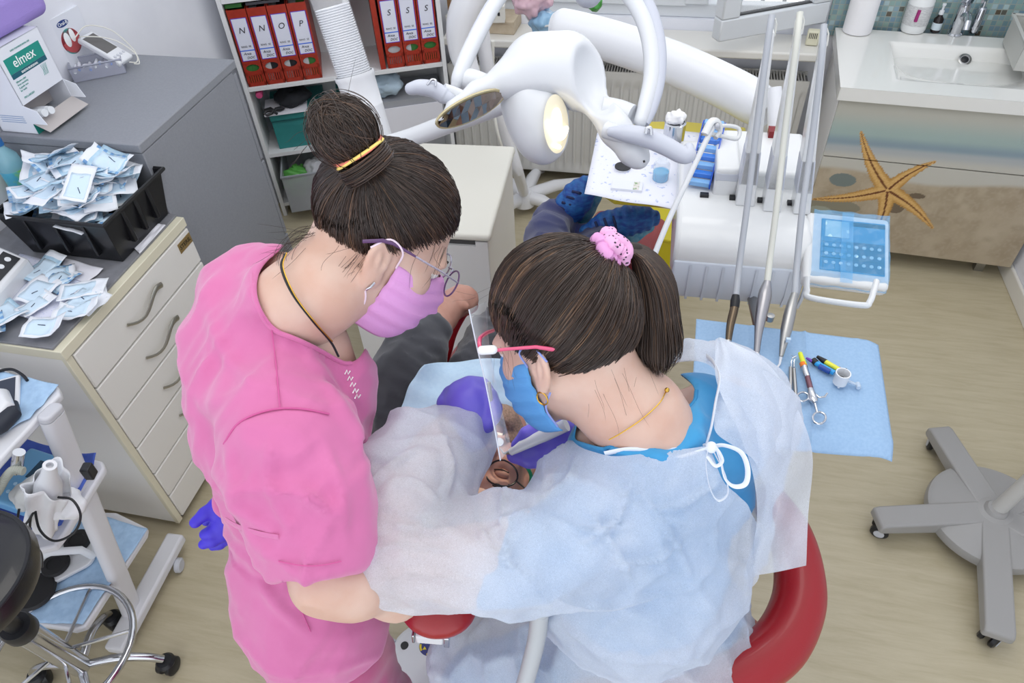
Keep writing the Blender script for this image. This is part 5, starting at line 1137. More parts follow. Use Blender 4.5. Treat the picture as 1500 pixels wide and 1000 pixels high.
# foot bar on the floor
f0, f1 = Z(172, 950, .05), Z(258, 790, .05)
t = thing('equipment_trolley', (f0+f1)/2-Vector((0, 0, .05)), 'white three tier equipment trolley with blue napkins at the lower left', 'trolley')
fd = (f1-f0).normalized()
M(frame(f0, fd)).box((-.01, -.028, -.012), ((f1-f0).length+.01, .028, .022)).build('foot_bar', m_tro, t, bevel=.008, seg=3)
pb = Z(193, 893, .06); ptp = Z(72, 600, tz); dpost = ptp-pb; yy = Vector((fd.x, fd.y, 0))
PFm = frame(pb, dpost, z=Vector((0, 0, 1)).cross(fd)); xl = dpost.length
def rrect(w_, h_, r, n=5):
    out = []
    for cx, cy, a0_ in ((w_-r, h_-r, 0), (-w_+r, h_-r, 90), (-w_+r, -h_+r, 180), (w_-r, -h_+r, 270)):
        for i in range(n+1): a = math.radians(a0_+90*i/n); out.append((cx+r*math.cos(a), cy+r*math.sin(a)))
    return out
dp_ = dpost.normalized(); fx_ = (fd-dp_*fd.dot(dp_)).normalized(); QF = frame(pb, fx_, z=dp_)
M(QF).prism(rrect(.030, .017, .015), 0, xl-.02).build('post', m_tro, t, bevel=.0)
M(QF).prism(rrect(.030, .017, .015), xl-.021, xl-.001).build('post_cap', mat('cap_grey_white', 'c9cad0', .35), t, bevel=.006, seg=3)
m_sheet = mat('blue_sheet_texture', '9dbcdc', .8, bump=.5, bscale=500, bdist=.0006, col2='abcae8', nscale=60)
def tier(pxs, z, th_=.03, cloth=True, nm='shelf', mcl=None, sag=.0):
    P = zf(pxs, z); n = len(P); m_ = M(); m_._add([p-Vector((0, 0, th_)) for p in P]+P, [list(range(n))[::-1], list(range(n, 2*n))]+[(i, (i+1) % n, n+(i+1) % n, n+i) for i in range(n)])
    return m_.build(nm, m_tro, t, bevel=.006, seg=3)
tier([(-260, 520), (-60, 505), (20, 548), (85, 565), (88, 577), (50, 618), (0, 672), (-60, 740), (-330, 760)], tz-.005, .022)
tier([(-240, 610), (-20, 640), (100, 662), (150, 675), (153, 685), (95, 780), (80, 800), (-60, 830), (-250, 860)], .56, .022)
tier([(-60, 745), (170, 750), (215, 772), (213, 782), (125, 918), (108, 923), (40, 912), (-120, 900)], .22, .022)
def cloth(pxs, z, m_, label, seed, amp=.003, n=36):
    P = zf(pxs, z); mm = M()
    def fn(a, b):
        p = (P[0]*(1-a)+P[1]*a)*(1-b)+(P[3]*(1-a)+P[2]*a)*b
        return p+Vector((0, 0, .002+amp*(1+math.sin(a*11+seed)*math.cos(b*9+seed*2)+.4*math.sin(a*29+b*17))))
    return tag(mm.grid(fn, n, n).build('blue_napkin', m_, solid=.001), label, 'napkin')
cloth([(-120, 700), (45, 615), (88, 566), (-100, 520)], tz-.004, m_sheet, 'light blue napkin on the top shelf of the white trolley', 1)
cloth([(20, 912), (122, 915), (218, 776), (100, 742)], .224, m_sheet, 'light blue napkin on the bottom shelf of the white trolley', 2)
m_royal = mat('royal_blue_drape', '4a63b8', .7, col2='3d55a8', nscale=25, bump=.5, bscale=60)
dm = M(); PZ = zf([(-60, 800), (95, 775), (152, 678), (0, 640)], .565)
def dfn(a, b):
    p = (PZ[0]*(1-a)+PZ[1]*a)*(1-b)+(PZ[3]*(1-a)+PZ[2]*a)*b
    return p+Vector((0, 0, .004+.03*max(0, a-.8)*3+.03*max(0, b-.8)*3+.004*math.sin(a*17+3*b)*math.cos(b*13)))
tag(dm.grid(dfn, 40, 40).build('royal_blue_drape', m_royal, solid=.0012), 'royal blue drape lining the middle shelf of the trolley', 'cloth')
M().lathe([(.016, -.008), (.02, -.006), (.02, .006), (.016, .008)], Z(262, 826, .02), CR, 20).build('caster', m_grey_pl, t)
for q_ in (Z(262, 828, .022), Z(185, 942, .02)):
    cs = M().lathe([(.0, -.009), (.018, -.009), (.022, -.005), (.022, .005), (.018, .009), (0, .009)], q_, CR, 24).build('caster', m_grey_pl, t)
# items on the top tier
Fq = frame(Z(-14, 600, tz+.004), Z(36, 586, tz)-Z(-14, 600, tz+.004)); q = Z(8, 580, tz)
t2 = thing('handset_base', q, 'white base plate with dark pad on the top shelf of the trolley', 'device')
M(Fq).box((-.1, -.02, 0), (.062, .085, .012)).build('base_plate', m_mold, t2, bevel=.008, seg=3); M(Fq).box((-.09, -.008, .012), (.054, .075, .0135)).build('dark_pad', mat('navy_pad', '353c4b', .5), t2, bevel=.004)
t2 = thing('cordless_device', Z(2, 590, tz+.02), 'small rounded white device with black grip on the dark pad of the trolley', 'device')
M().tube([Z(-20, 575, tz+.03), Z(2, 580, tz+.034), Z(8, 596, tz+.034), Z(-4, 612, tz+.03)], [.012, .018, .019, .010], 16, rnd=True).build('device_body', m_mold, t2)
M().tube([Z(-30, 640, tz+.02), Z(0, 622, tz+.022), Z(18, 604, tz+.022), Z(20, 592, tz+.02)], [.016, .02, .019, .010], 16, rnd=True).build('grip', mat('dark_navy_rubber', '282d38', .6), t2)
cb = M().tube([Z(x_, y_, tz+.006) for x_, y_ in [tuple(q_) for q_ in spline([(-20, 552), (0, 543), (18, 541), (33, 549), (40, 557)], 6)]], .0035, 8); tag(cb.build('black_cable', m_black_pl), 'black cable loop at the back of the trolley top shelf', 'cable')
# items on the middle tier
mz = .575
Fm = frame(Z(0, 765, mz+.005), Z(52, 735, mz)-Z(0, 765, mz+.005)); t2 = thing('blue_control_box', Z(20, 720, mz), 'blue cased control unit with small screen on the middle trolley shelf', 'device')
Fm = frame(Z(-15, 740, mz+.008), Z(48, 762, mz)-Z(-15, 740, mz+.008)); wm_ = (Z(48, 762, mz)-Z(-15, 740, mz+.008)).length
M(Fm).box((0, 0, 0), (wm_, .15, .04)).build('casing', mat('sky_blue_casing', '6ea6cf', .4), t2, bevel=.008, seg=3); M(Fm).box((wm_*.45, .075, .04), (wm_*.92, .125, .0412)).build('screen', mat('dark_screen', '2f4a5e', .2), t2); 
km = M(Fm); [km.lathe([(.0045, .04), (.0045, .0425), (0, .043)], (wm_*(.2+.2*i), .03+.022*j, 0), n=14) for i in range(4) for j in range(2)]; km.build('button_row', mat('button_blue_pale', 'a9cbe2', .4), t2)
t2 = thing('ribbed_hose', Z(20, 690, mz), 'grey ribbed hose curling beside the blue control unit', 'hose')
hp_ = wpath([(-25, 742, 1.60), (-5, 722, 1.57), (8, 700, 1.55), (20, 688, 1.54), (35, 690, 1.54)], 14); M().tube(hp_, [.0085+.0014*(i % 2) for i in range(len(hp_))], 12).build('hose_body', mat('ribbed_grey', 'a8aba2', .5), t2)
M().tube([W(24, 690, 1.56), W(28, 662, 1.53)], .012, 16).build('metal_end', m_chrome, t2)
t2 = thing('wrapped_bottle', Z(70, 750, mz), 'white plastic nozzle bottle wrapped in white tissue on the middle trolley shelf', 'bottle')
bt0 = W(67, 765, 1.60); bt1 = W(73, 681, 1.45); ab_ = (bt1-bt0); lb_ = ab_.length
M().lathe([(.0, 0), (.024, .001), (.026, .02), (.028, lb_*.5), (.026, lb_*.68), (.016, lb_*.85), (.013, lb_*.98), (.013, lb_), (.007, lb_), (.007, lb_*.95), (0, lb_*.95)], bt0, ab_, 28).build('bottle_body', m_mold, t2)
def wrap(a, b):
    an = a*5.4; r = .034+.006*math.sin(an*3+b*4)+.004*math.sin(an*7); h = lb_*(.0+.72*b)+.02*math.sin(an*2)*b
    u_ = ab_.normalized(); s1 = u_.orthogonal().normalized(); s2 = u_.cross(s1); return bt0+u_*h+(s1*math.cos(an)+s2*math.sin(an))*(r*(1+.25*b))
M().grid(wrap, 60, 16).build('tissue_wrap', mat('thin_tissue', 'e6e8ec', .85, bump=.5, bscale=70), t2, solid=.0008)
bag('white_tissue', W(92, 735, 1.58), (.05, .035, .03), MATS['thin_tissue'], 'crumpled white tissue right of the wrapped bottle on the trolley', 'tissue', 31, k=.9)
bag('white_cloth', W(50, 722, 1.60), (.05, .04, .03), mat('grey_white_film', 'c5c7c8', .5), 'grey white film lying behind the wrapped bottle on the trolley', 'cloth', 33, k=.9)
cb = M(); cb.tube(wpath([(28, 745, 1.52), (26, 765, 1.52), (35, 770, 1.50), (48, 752, 1.49), (50, 740, 1.49), (58, 775, 1.49), (80, 792, 1.49), (108, 780, 1.49), (118, 755, 1.5), (106, 732, 1.5), (85, 728, 1.5)], 7), .0026, 8)
cb.tube(wpath([(50, 735, 1.5), (44, 765, 1.5), (46, 790, 1.52), (60, 810, 1.56), (62, 830, 1.6)], 7), .0026, 8); tag(cb.build('black_cable', m_black_pl), 'thin black cable looping over the middle trolley shelf', 'cable')
tag(M(frame(W(130, 690, 1.56), CR)).box((-.010, -.012, -.018), (.010, .012, .018)).build('black_clip', m_black_pl, bevel=.003), 'black clip at the right end of the middle trolley shelf', 'clip')
# foot pedal on the bottom tier
bz = .232; FP_ = frame(Z(62, 850, bz), Z(135, 812, bz)-Z(62, 850, bz)); t2 = thing('foot_pedal', Z(95, 825, bz), 'white foot pedal with two black round pads on the bottom trolley shelf', 'foot pedal')
M(FP_).prism([(p[0]+.06, p[1]+.02) for p in rrect(.078, .055, .03)], 0, .012).build('pedal_plate', m_mold, t2, bevel=.003)
for c_2, r_2 in (((.045, .012), .034), ((.11, .052), .034)): M(FP_).lathe([(.0, .012), (r_2, .012), (r_2+.003, .018), (r_2, .026), (r_2*.6, .028), (r_2*.58, .026), (0, .026)], (c_2[0], c_2[1], 0), n=32).build('pad', mat('black_rubber', '232325', .6), t2)
M().tube([FP_ @ Vector(p) for p in ((-.03, .04, .01), (-.02, .045, .045), (.05, .03, .055), (.12, -.01, .05), (.135, -.02, .01))], .005, 10, sx=2.2, up=(0, 0, 1)).build('guard_bar', m_mold, t2)
tag(M(FP_).lathe([(0, -.0), (.05, 0), (.055, .008), (.05, .016), (0, .02)], (-.02, -.03, 0)).build('black_disc_pedal', MATS['black_rubber']), 'black round pedal half hidden under the stool seat on the bottom trolley shelf', 'foot pedal')
# ================================================================== operator stool (lower left)
hub = Z(118, 975, .13); hb2 = Vector((hub.x, hub.y, 0)); st_ = thing('round_stool', hb2, 'black padded round stool with chrome base and footrest ring at the lower left corner', 'stool')
seat_c = W(-42, 845, 1.30); ax_ = (seat_c-hub).normalized(); print('stool axis', ax_, seat_c, hub)
seat_c = hub+Vector((0, 0, .42)); print('seat px')
m_leather = mat('black_leather', '17171b', .3, coat=.3, bump=.2, bscale=220, bdist=.001); m_rlea = None
d_ = ray(-70, 858); sc2 = CO+d_*1.33
ax_ = (sc2-hub).normalized()
M().lathe([(0, -.035), (.12, -.035), (.142, -.025), (.15, .0), (.146, .025), (.13, .038), (.10, .043), (0, .046)], sc2, Vector((0, 0, 1)), 56).build('seat', m_leather, st_)
M().lathe([(.1465, .0245), (.1480, .027), (.1465, .0295)], sc2, Vector((0, 0, 1)), 56).build('seam', m_black_pl, st_)
cy = sc2-Vector((0, 0, .035)); dd = hub-cy
M().tube([cy, cy+dd*.45], .017, 20).build('gas_lift', m_black_pl, st_); M().lathe([(.03, 0), (.034, .01), (.034, .04), (.028, .05)], cy+dd*.36, dd, 28).build('lift_cover', m_black_pl, st_)
M().tube([cy+dd*.42, hub], [.028, .026], 28).build('chrome_column', m_chrome, st_)
for k, (px, py) in enumerate(((238, 965), (160, 900), (-30, 905), (48, 985), (160, 1075))):
    e_ = Z(px, py, .065); d_ = e_-hub; pts = [hub+Vector((0, 0, -.0)), hub+d_*.5+Vector((0, 0, .03)), hub+d_*.85+Vector((0, 0, .02)), e_]
    M().tube([Vector(p) for p in spline([tuple(p) for p in pts], 6)], .011, 14).build('leg', m_chrome, st_)
    c = Vector((e_.x, e_.y, .026)); q = Vector((math.cos(k*1.3), math.sin(k*1.3), 0)); cs = M()
    for s_ in (-1, 1): cs.lathe([(.0, -.01), (.02, -.01), (.026, -.006), (.026, .006), (.02, .01), (0, .01)], c+q*.014*s_, q, 24)
    cs.lathe([(0, -.012), (.022, -.012), (.026, 0), (.02, .01), (0, .012)], c+Vector((0, 0, .02)), (0, 0, 1), 20); cs.build('caster', m_black_pl, st_)
rc = hub+Vector((0, 0, .10)); 
M().tube([rc+Vector((.17*math.cos(a), .17*math.sin(a), 0)) for a in [i*math.pi/24 for i in range(48)]], .009, 12, closed=True).build('footrest_ring', m_chrome, st_)
for k in range(5): a = k*2*math.pi/5+.5; M().tube([rc+Vector((.02*math.cos(a), .02*math.sin(a), 0)), rc+Vector((.17*math.cos(a), .17*math.sin(a), 0))], .005, 8).build('ring_spoke', m_chrome, st_)
# ================================================================== foot control on the floor
q = Z(622, 965, 0); t = thing('foot_control', q, 'round white foot control with yellow and blue emblem on the floor under the headrest', 'foot control')
M().lathe([(.0, 0), (.088, 0), (.095, .008), (.094, .02), (.08, .034), (.04, .044), (0, .046)], q, n=48).build('shell', m_mold, t)
ec = q+(Z(615, 945, 0)-q)+Vector((0.01, 0, 0)); m_eb = mat('emblem_blue', '31357a', .4); m_ey = mat('emblem_yellow', 'e8d228', .4)
ec = q+Vector((.012, .02, 0)); em = M().lathe([(.0, .0465), (.026, .0465), (.027, .045), (.027, .043)], ec, n=32).build('emblem_disc', m_eb, t)
ey = M()
for k in range(4):
    a = math.radians(45+90*k); ey.prism([(.013*math.cos(a)+.006*math.cos(a+s_), .013*math.sin(a)+.006*math.sin(a+s_)) for s_ in (0, 2.1, 4.2)], .0465, .0475, place(ec))
[ey.prism([(r_*math.cos(math.radians(w_)), r_*math.sin(math.radians(w_))) for r_, w_ in [(.0255, a0_+i*9) for i in range(6)]+[(.020, a0_+45-i*9) for i in range(6)]], .0465, .0473, place(ec)) for a0_ in (0, 90, 180, 270)]
ey.build('emblem_mark', m_ey, em)
for dx, dy in ((-.055, .01), (.035, -.03)): M().lathe([(.011, .03), (.011, .043), (0, .044)], q+Vector((dx, dy, 0)), n=18).build('button', m_black_pl, t)
M().tube([q+Vector((-.09, .02, .02)), q+Vector((-.14, .04, .015)), q+Vector((-.2, .03, .012))], .008, 10).build('cable_sleeve', m_grey_pl, t)
# ================================================================== people : helpers
m_skin = mat('skin', 'd3b5a6', .5, col2='cba594', nscale=18, bump=.12, bscale=420, bdist=.0006, sss=.12, spec=.35)
m_skin2 = mat('skin_tan', 'bd9080', .5, col2='b08070', nscale=22, bump=.15, bscale=380, bdist=.0006, sss=.1, spec=.35)
m_lips = mat('lips', 'b8625c', .4)
m_eye = mat('eye_white', 'e6e2df', .2); m_iris = mat('iris_dark', '2a1c14', .15)
def attr_mat(name, c0, c1, c2, rough=.35, spec=.6):
    m = bpy.data.materials.new(name); m.use_nodes = True; nt = m.node_tree; N = nt.nodes; L = nt.links; b = N['Principled BSDF']; b.inputs['Roughness'].default_value = rough; b.inputs['Specular IOR Level'].default_value = spec
    at = N.new('ShaderNodeAttribute'); at.attribute_name = 'part'; r = N.new('ShaderNodeValToRGB'); e = r.color_ramp.elements
    e[0].color = lin(c0); e[1].color = lin(c2); k = e.new(.55); k.color = lin(c1); L.new(at.outputs['Fac'], r.inputs[0]); L.new(r.outputs[0], b.inputs['Base Color']); return m
m_hairA = attr_mat('hair_dark_brown', '261d19', '3f3029', '7d5e47'); m_hairB = attr_mat('hair_brown', '251c18', '41322a', '8a6a50')
m_hcap = mat('hair_base', '251d19', .6)
m_glove = mat('nitrile_glove', '6b5fcf', .42, bump=.25, bscale=120, bdist=.0012, coat=.1); m_gloveD = mat('nitrile_glove_deep', '3f2fc8', .42, bump=.25, bscale=120, bdist=.0012)
def cloth_mat(name, col, col2, bump=.25, rough=.8, sheen=.3, w=1400):
    m = mat(name, col, rough, col2=col2, nscale=7, bump=bump, bscale=w, bdist=.0004, sheen=sheen); return m
m_pink = cloth_mat('pink_scrub_cotton', 'cc70a2', 'c6689b'); m_pinkT = cloth_mat('pink_trouser_cotton', 'bd5485', 'b94f80')
m_blueS = cloth_mat('blue_scrub_cotton', '3f9bd0', '3a93c8'); m_dark = cloth_mat('dark_jersey', '2b2c33', '34353d'); m_jean = cloth_mat('navy_trouser', '1e2554', '232b60')
def gown_mat():
    m = bpy.data.materials.new('nonwoven_gown'); m.use_nodes = True; nt = m.node_tree; N = nt.nodes; L = nt.links; b = N['Principled BSDF']; out = N['Material Output']
    b.inputs['Base Color'].default_value = lin('e6ecf6'); b.inputs['Roughness'].default_value = .7; b.inputs['Sheen Weight'].default_value = .2
    tc = N.new('ShaderNodeTexCoord'); n1 = N.new('ShaderNodeTexNoise'); n1.inputs['Scale'].default_value = 520; n1.inputs['Detail'].default_value = 3; n1.inputs['Distortion'].default_value = 2.5
    n2 = N.new('ShaderNodeTexNoise'); n2.inputs['Scale'].default_value = 9; n2.inputs['Detail'].default_value = 3
    L.new(tc.outputs['Object'], n1.inputs['Vector']); L.new(tc.outputs['Object'], n2.inputs['Vector'])
    a = N.new('ShaderNodeMath'); a.operation = 'MULTIPLY_ADD'; L.new(n1.outputs['Fac'], a.inputs[0]); a.inputs[1].default_value = .55; 
    c = N.new('ShaderNodeMath'); c.operation = 'MULTIPLY_ADD'; L.new(n2.outputs['Fac'], c.inputs[0]); c.inputs[1].default_value = .5; c.inputs[2].default_value = .13; L.new(c.outputs[0], a.inputs[2])
    cl = N.new('ShaderNodeClamp'); cl.inputs['Min'].default_value = .42; cl.inputs['Max'].default_value = .92; L.new(a.outputs[0], cl.inputs[0])
    tl = N.new('ShaderNodeBsdfTranslucent'); tl.inputs[0].default_value = lin('dbe4f4'); mx = N.new('ShaderNodeMixShader'); mx.inputs[0].default_value = .28; L.new(b.outputs[0], mx.inputs[1]); L.new(tl.outputs[0], mx.inputs[2])
    tr = N.new('ShaderNodeBsdfTransparent'); m2 = N.new('ShaderNodeMixShader'); L.new(cl.outputs[0], m2.inputs[0]); L.new(tr.outputs[0], m2.inputs[1]); L.new(mx.outputs[0], m2.inputs[2]); L.new(m2.outputs[0], out.inputs[0])
    n3 = N.new('ShaderNodeTexVoronoi'); n3.feature = 'DISTANCE_TO_EDGE'; n3.inputs['Scale'].default_value = 11; L.new(tc.outputs['Object'], n3.inputs['Vector'])
    bp = N.new('ShaderNodeBump'); bp.inputs['Strength'].default_value = .5; bp.inputs['Distance'].default_value = .006; L.new(n2.outputs['Fac'], bp.inputs['Height'])
    bp2 = N.new('ShaderNodeBump'); bp2.inputs['Strength'].default_value = .3; bp2.inputs['Distance'].default_value = .001; L.new(n1.outputs['Fac'], bp2.inputs['Height']); L.new(bp.outputs[0], bp2.inputs['Normal']); L.new(bp2.outputs[0], b.inputs['Normal'])
    return m
m_gown = gown_mat(); m_gband = mat('gown_binding', 'dfe4ee', .7)
rB = np.array(_R); hB = np.array(Vector((CF.x, CF.y, 0)).normalized()); zB = np.array((0, 0, 1.0))
def rhz(a): return a[0]*rB+a[1]*hB+a[2]*zB
def nrm_(a): return a/np.linalg.norm(a)
def head_axes(f, side, tilt):
    """f forward (r,h,z); side=+1 if the person's left is away from the viewer; tilt of the crown away"""
    f = nrm_(rhz(f)); up = nrm_(zB-f*(zB@f)); left = np.cross(up, f); away = left*side
    u2 = up*math.cos(tilt)+away*math.sin(tilt); l2 = np.cross(u2, f); return np.array([f, l2, u2])      # rows = x fwd, y left, z up
class Head:
    def __init__(s, centre, axes, sc=1.0): s.c = np.array(centre); s.R = axes; s.s = sc
    def w(s, p): return s.c+(np.array(p)*s.s)@s.R
    def loc(s, P): return ((P-s.c)@s.R.T)/s.s
    def V(s, p): return Vector(s.w(p))
def head_sdf(Q, male=False, mouth_open=0):
    d = sd_ell(Q, (-.012, 0, .033), (.094, .073, .086)); k = 1.0
    d = smin(d, sd_ell(Q, (.028, 0, -.035), (.060, .055, .080)), .035)
    Qm = np.stack([Q[..., 0], np.abs(Q[..., 1]), Q[..., 2]], -1)
    d = smin(d, sd_cap(Qm, (-.002, .052, -.05), (.058, .014, -.105), .016, .016), .03)
    d = smin(d, sd_ell(Q, (.070, 0, -.105), (.018, .022, .016)), .025)
    d = smin(d, sd_ell(Qm, (.055, .038, -.028), (.028, .022, .024)), .02)
    d = smin(d, sd_ell(Qm, (.078, .024, .014), (.014, .026, .009)), .015)
    d = smax(d, -sd_ell(Qm, (.098, .032, -.004), (.018, .018, .012)), .012)
    d = smin(d, sd_cap(Q, (.083, 0, .004), (.105, 0, -.034), .006, .009), .012)
    d = smin(d, sd_ell(Qm, (.096, .011, -.038), (.010, .008, .007)), .008)
    if mouth_open:
        d = smin(d, sd_ell(Q, (.086, 0, -.062), (.012, .026, .008)), .01); d = smin(d, sd_ell(Q, (.078, 0, -.094), (.012, .024, .008)), .01)
        d = smax(d, -sd_ell(Q, (.085, 0, -.078), (.04, .020, .014)), .006)
    else:
        d = smin(d, sd_ell(Q, (.090, 0, -.064), (.010, .024, .006)), .008); d = smin(d, sd_ell(Q, (.088, 0, -.076), (.010, .020, .006)), .008)
    return d
def ear_sdf(Q, side):
    q = Q-np.array((-.010, side*.077, -.014)); q = np.stack([q[..., 0]*.97+q[..., 2]*.2, q[..., 1]*side, q[..., 2]*.97-q[..., 0]*.2], -1)
    q[..., 1] = q[..., 1]+q[..., 0]*.35
    d = sd_ell(q, (0, 0, .002), (.018, .0075, .030)); d = smin(d, sd_ell(q, (.004, 0, -.026), (.009, .005, .010)), .008)
    d = smax(d, -sd_ell(q, (.003, .007, .005), (.0115, .007, .019)), .004)
    d = smin(d, sd_ell(q, (.001, .003, .0), (.004, .004, .015)), .005); d = smin(d, sd_ell(q, (.012, .003, -.004), (.004, .003, .005)), .004)
    return d
def build_head_geo(H, male=False, neck=None, mo=0, h=.0034):
    R_ = .155*H.s
    def fn(P):
        Q = H.loc(P); d = head_sdf(Q, male, mo)
        d = np.minimum(d, smin(d, ear_sdf(Q, 1), .006)); d = np.minimum(d, smin(d, ear_sdf(Q, -1), .006))
        d = d*H.s
        if neck is not None: d = smin(d, sd_chain(P, neck, .03), .03)
        return d
    lo = H.c-R_*1.15; hi = H.c+R_*1.15
    if neck is not None:
        for p in neck: lo = np.minimum(lo, np.array(p[:3])-p[3]-.01); hi = np.maximum(hi, np.array(p[:3])+p[3]+.01)
    v, f = surface(fn, lo, hi, h); return relax(v, f, 1), f
def join(parts):
    V = []; F = []; n = 0
    for v, f in parts: V.append(v); F.append(f+n); n += len(v)
    return np.concatenate(V), np.concatenate(F)
def px(pts, sc=1.0): return [tuple(W(x, y, d))+(r*d/FPX*sc,) for x, y, d, r in pts]
def sph(P, pts, k):
    d = None
    for x, y, z, r in px(pts):
        e = np.sqrt(((P-np.array((x, y, z)))**2).sum(-1))-r; d = e if d is None else smin(d, e, k)
    return d+k*.22
def bounds(lists, pad=.03):
    A = np.array([p[:3] for l in lists for p in px(l)]); r = np.array([p[3] for l in lists for p in px(l)])[:, None]
    return (A-r).min(0)-pad, (A+r).max(0)+pad
def proj(v):
    d = v-np.array(CO); c = d@np.array(CF); return 750+FPX*(d@np.array(CR))/c, 500-FPX*(d@np.array(CU))/c, c
def inpoly(x, y, poly):
    ins = np.zeros(x.shape, bool); n = len(poly)
    for i in range(n):
        x0, y0 = poly[i]; x1, y1 = poly[(i+1) % n]; c = ((y0 > y) != (y1 > y)) & (x < (x1-x0)*(y-y0)/((y1-y0)+1e-12)+x0); ins ^= c
    return ins
def folds(v, f, amp, sc, dirs=((1, 0, 0), (0, 1, 0), (0, 0, 1)), seed=0, sharp=1.0, stretch=.25):
    """wrinkles: ridged noise displacement along normals"""
    n = vnormals(v, f); D = np.array(dirs, float); q = v@D.T; q = q*np.array([sc, sc*stretch, sc*stretch])
    q = q+1.2*(np.stack([vnoise(v*6, seed+5), vnoise(v*6+9, seed+6), vnoise(v*6+20, seed+7)], -1)-.5)
    r = 1-np.abs(2*vnoise(q, seed)-1); r2 = 1-np.abs(2*vnoise(q*2.1+7, seed+1)-1)
    s = (r**(1+sharp)*.7+r2**(1+sharp)*.3-.35)
    return v+n*(s*amp)[:, None]
def creases(v, f, lines, amp, width):
    """raised crisp folds along given runs of the cloth (upper side only)"""
    X, Y, Dp = proj(v); n = vnormals(v, f); face = (n@np.array(CF)) < 0; h = np.zeros(len(v)); u = v*1.0
    for li, L_ in enumerate(lines):
        P2 = np.array(spline(L_, 6)); best = np.full(len(v), 1e9); tt = np.zeros(len(v))
        for i in range(len(P2)-1):
            a, b = P2[i], P2[i+1]; ab = b-a; t = np.clip(((X-a[0])*ab[0]+(Y-a[1])*ab[1])/(ab@ab), 0, 1); d = np.hypot(X-a[0]-t*ab[0], Y-a[1]-t*ab[1]); m = d < best; best = np.where(m, d, best); tt = np.where(m, (i+t)/(len(P2)-1), tt)
        e = np.sin(np.pi*np.clip(tt, .03, .97))**.6; h += e*(np.exp(-(best/width)**2)*amp-np.exp(-(best/(width*3))**2)*amp*.45)
    return v+n*(h*face)[:, None]
def crumple(v, f, amp, cell, seed, aniso=(1, 1, 1)):
    """faceted creases of crisp cloth: distance to the nearest cell wall of a random point set"""
    rg = np.random.default_rng(seed); q = v@dv.T*np.array(aniso); q = q+.03*(np.stack([vnoise(v*12, seed+1), vnoise(v*12+5, seed+2), vnoise(v*12+11, seed+3)], -1)-.5)
    pick = [q[rg.integers(len(q))]]
    cand = q[rg.integers(len(q), size=6000)]
    for c in cand:
        if np.min(((np.array(pick)-c)**2).sum(1)) > (cell*.62)**2: pick.append(c)
        if len(pick) > 420: break
    pk = np.array(pick); d1 = np.full(len(q), 9.); d2 = np.full(len(q), 9.)
    for p in pk:
        d = np.sqrt(((q-p)**2).sum(1)); m = d < d1; d2 = np.where(m, d1, np.minimum(d2, d)); d1 = np.where(m, d, d1)
    e = np.minimum((d2-d1)/cell, .9); hgt = amp*(.55*np.exp(-e*7)+.45*(1-e)-.3); return v+vnormals(v, f)*hgt[:, None]
dv = np.array([nrm_(np.array(CR)*.5+np.array(CU)*.85), nrm_(np.array(CR)*.85-np.array(CU)*.5), np.array(CF)])
def hair_paths(H, tie, n, seg, rngs, radii=(.099, .079, .092), cen=(-.013, 0, .035), off=(0, .007), slope=.84, icpt=.004, lift=.012, wave=.0015, scatter=0.0, front_only=False):
    """strands from the hairline and the scalp, combed over the skull to the tie point (head coordinates)"""
    rad = np.array(radii); cen = np.array(cen); T = (np.array(tie)-cen)/rad; Tl = np.linalg.norm(T); Tn = T/Tl; out = []; at = []
    while len(out) < n:
        d = rngs.normal(size=3); d /= np.linalg.norm(d); p = cen+d*rad; lim = slope*p[0]+icpt
        if p[2] < lim+rngs.normal()*.003: continue
        jit = rngs.normal()*.005
        if rngs.random() < .62:       # push start to the hairline edge
            for _ in range(60):
                q = nrm_(d-Tn*.03); pp = cen+q*rad
                if pp[2] < slope*pp[0]+icpt+jit: break
                d = q
        o = off[0]+(off[1]-off[0])*(.25*rngs.random()+.9*float(vnoise(np.array([d*9.0]))[0])**1.3); om = math.acos(np.clip(d@Tn, -1, 1)); t = np.linspace(0, 1, seg)[:, None]
        s = (np.sin((1-t)*om)*d+np.sin(t*om)*Tn)/max(math.sin(om), 1e-3)
        r = 1+(Tl-1)*t**3; c = cen+s*r*(rad+o*np.sin(np.pi*np.clip(t*1.0+.05, 0, 1)))
        ph = rngs.uniform(0, 6, 3); c = c+wave*np.sin(t*rngs.uniform(4, 10)+ph)
        if scatter: c = c+rngs.normal(size=3)*scatter*t
        out.append(c); at.append(np.clip(.55*float(vnoise(np.array([d*16.0]), 4)[0])**2*1.3+.55*rngs.beta(1.6, 4.0), 0, 1))
    return np.array(out), np.array(at)
def put_strands(name, H, C, at, m, parent, r=.0008):
    C = H.w(C.reshape(-1, 3)).reshape(C.shape) if H is not None else C
    ob = strands(name, C, m, parent, r); n = len(ob.data.vertices)//len(at); a = ob.data.attributes.new('part', 'FLOAT', 'POINT'); a.data.foreach_set('value', np.repeat(at, n).astype(np.float32)); ob['kind'] = 'stuff'; return ob
def hair_cap(H, parent, rad=(.097, .077, .090), cen=(-.013, 0, .035), slope=.84, icpt=.006):
    def fn(P):
        Q = H.loc(P); d = sd_ell(Q, cen, rad); n = (Q[..., 2]-slope*Q[..., 0]-icpt)/math.hypot(1, slope); nn = (vnoise(Q*70, 3)-.5)*.010; return smax(d, -(n+nn), .006)*H.s
    v, f = surface(fn, H.c-.14, H.c+.14, .004); return npmesh('hair_base', v, f, m_hcap, parent)
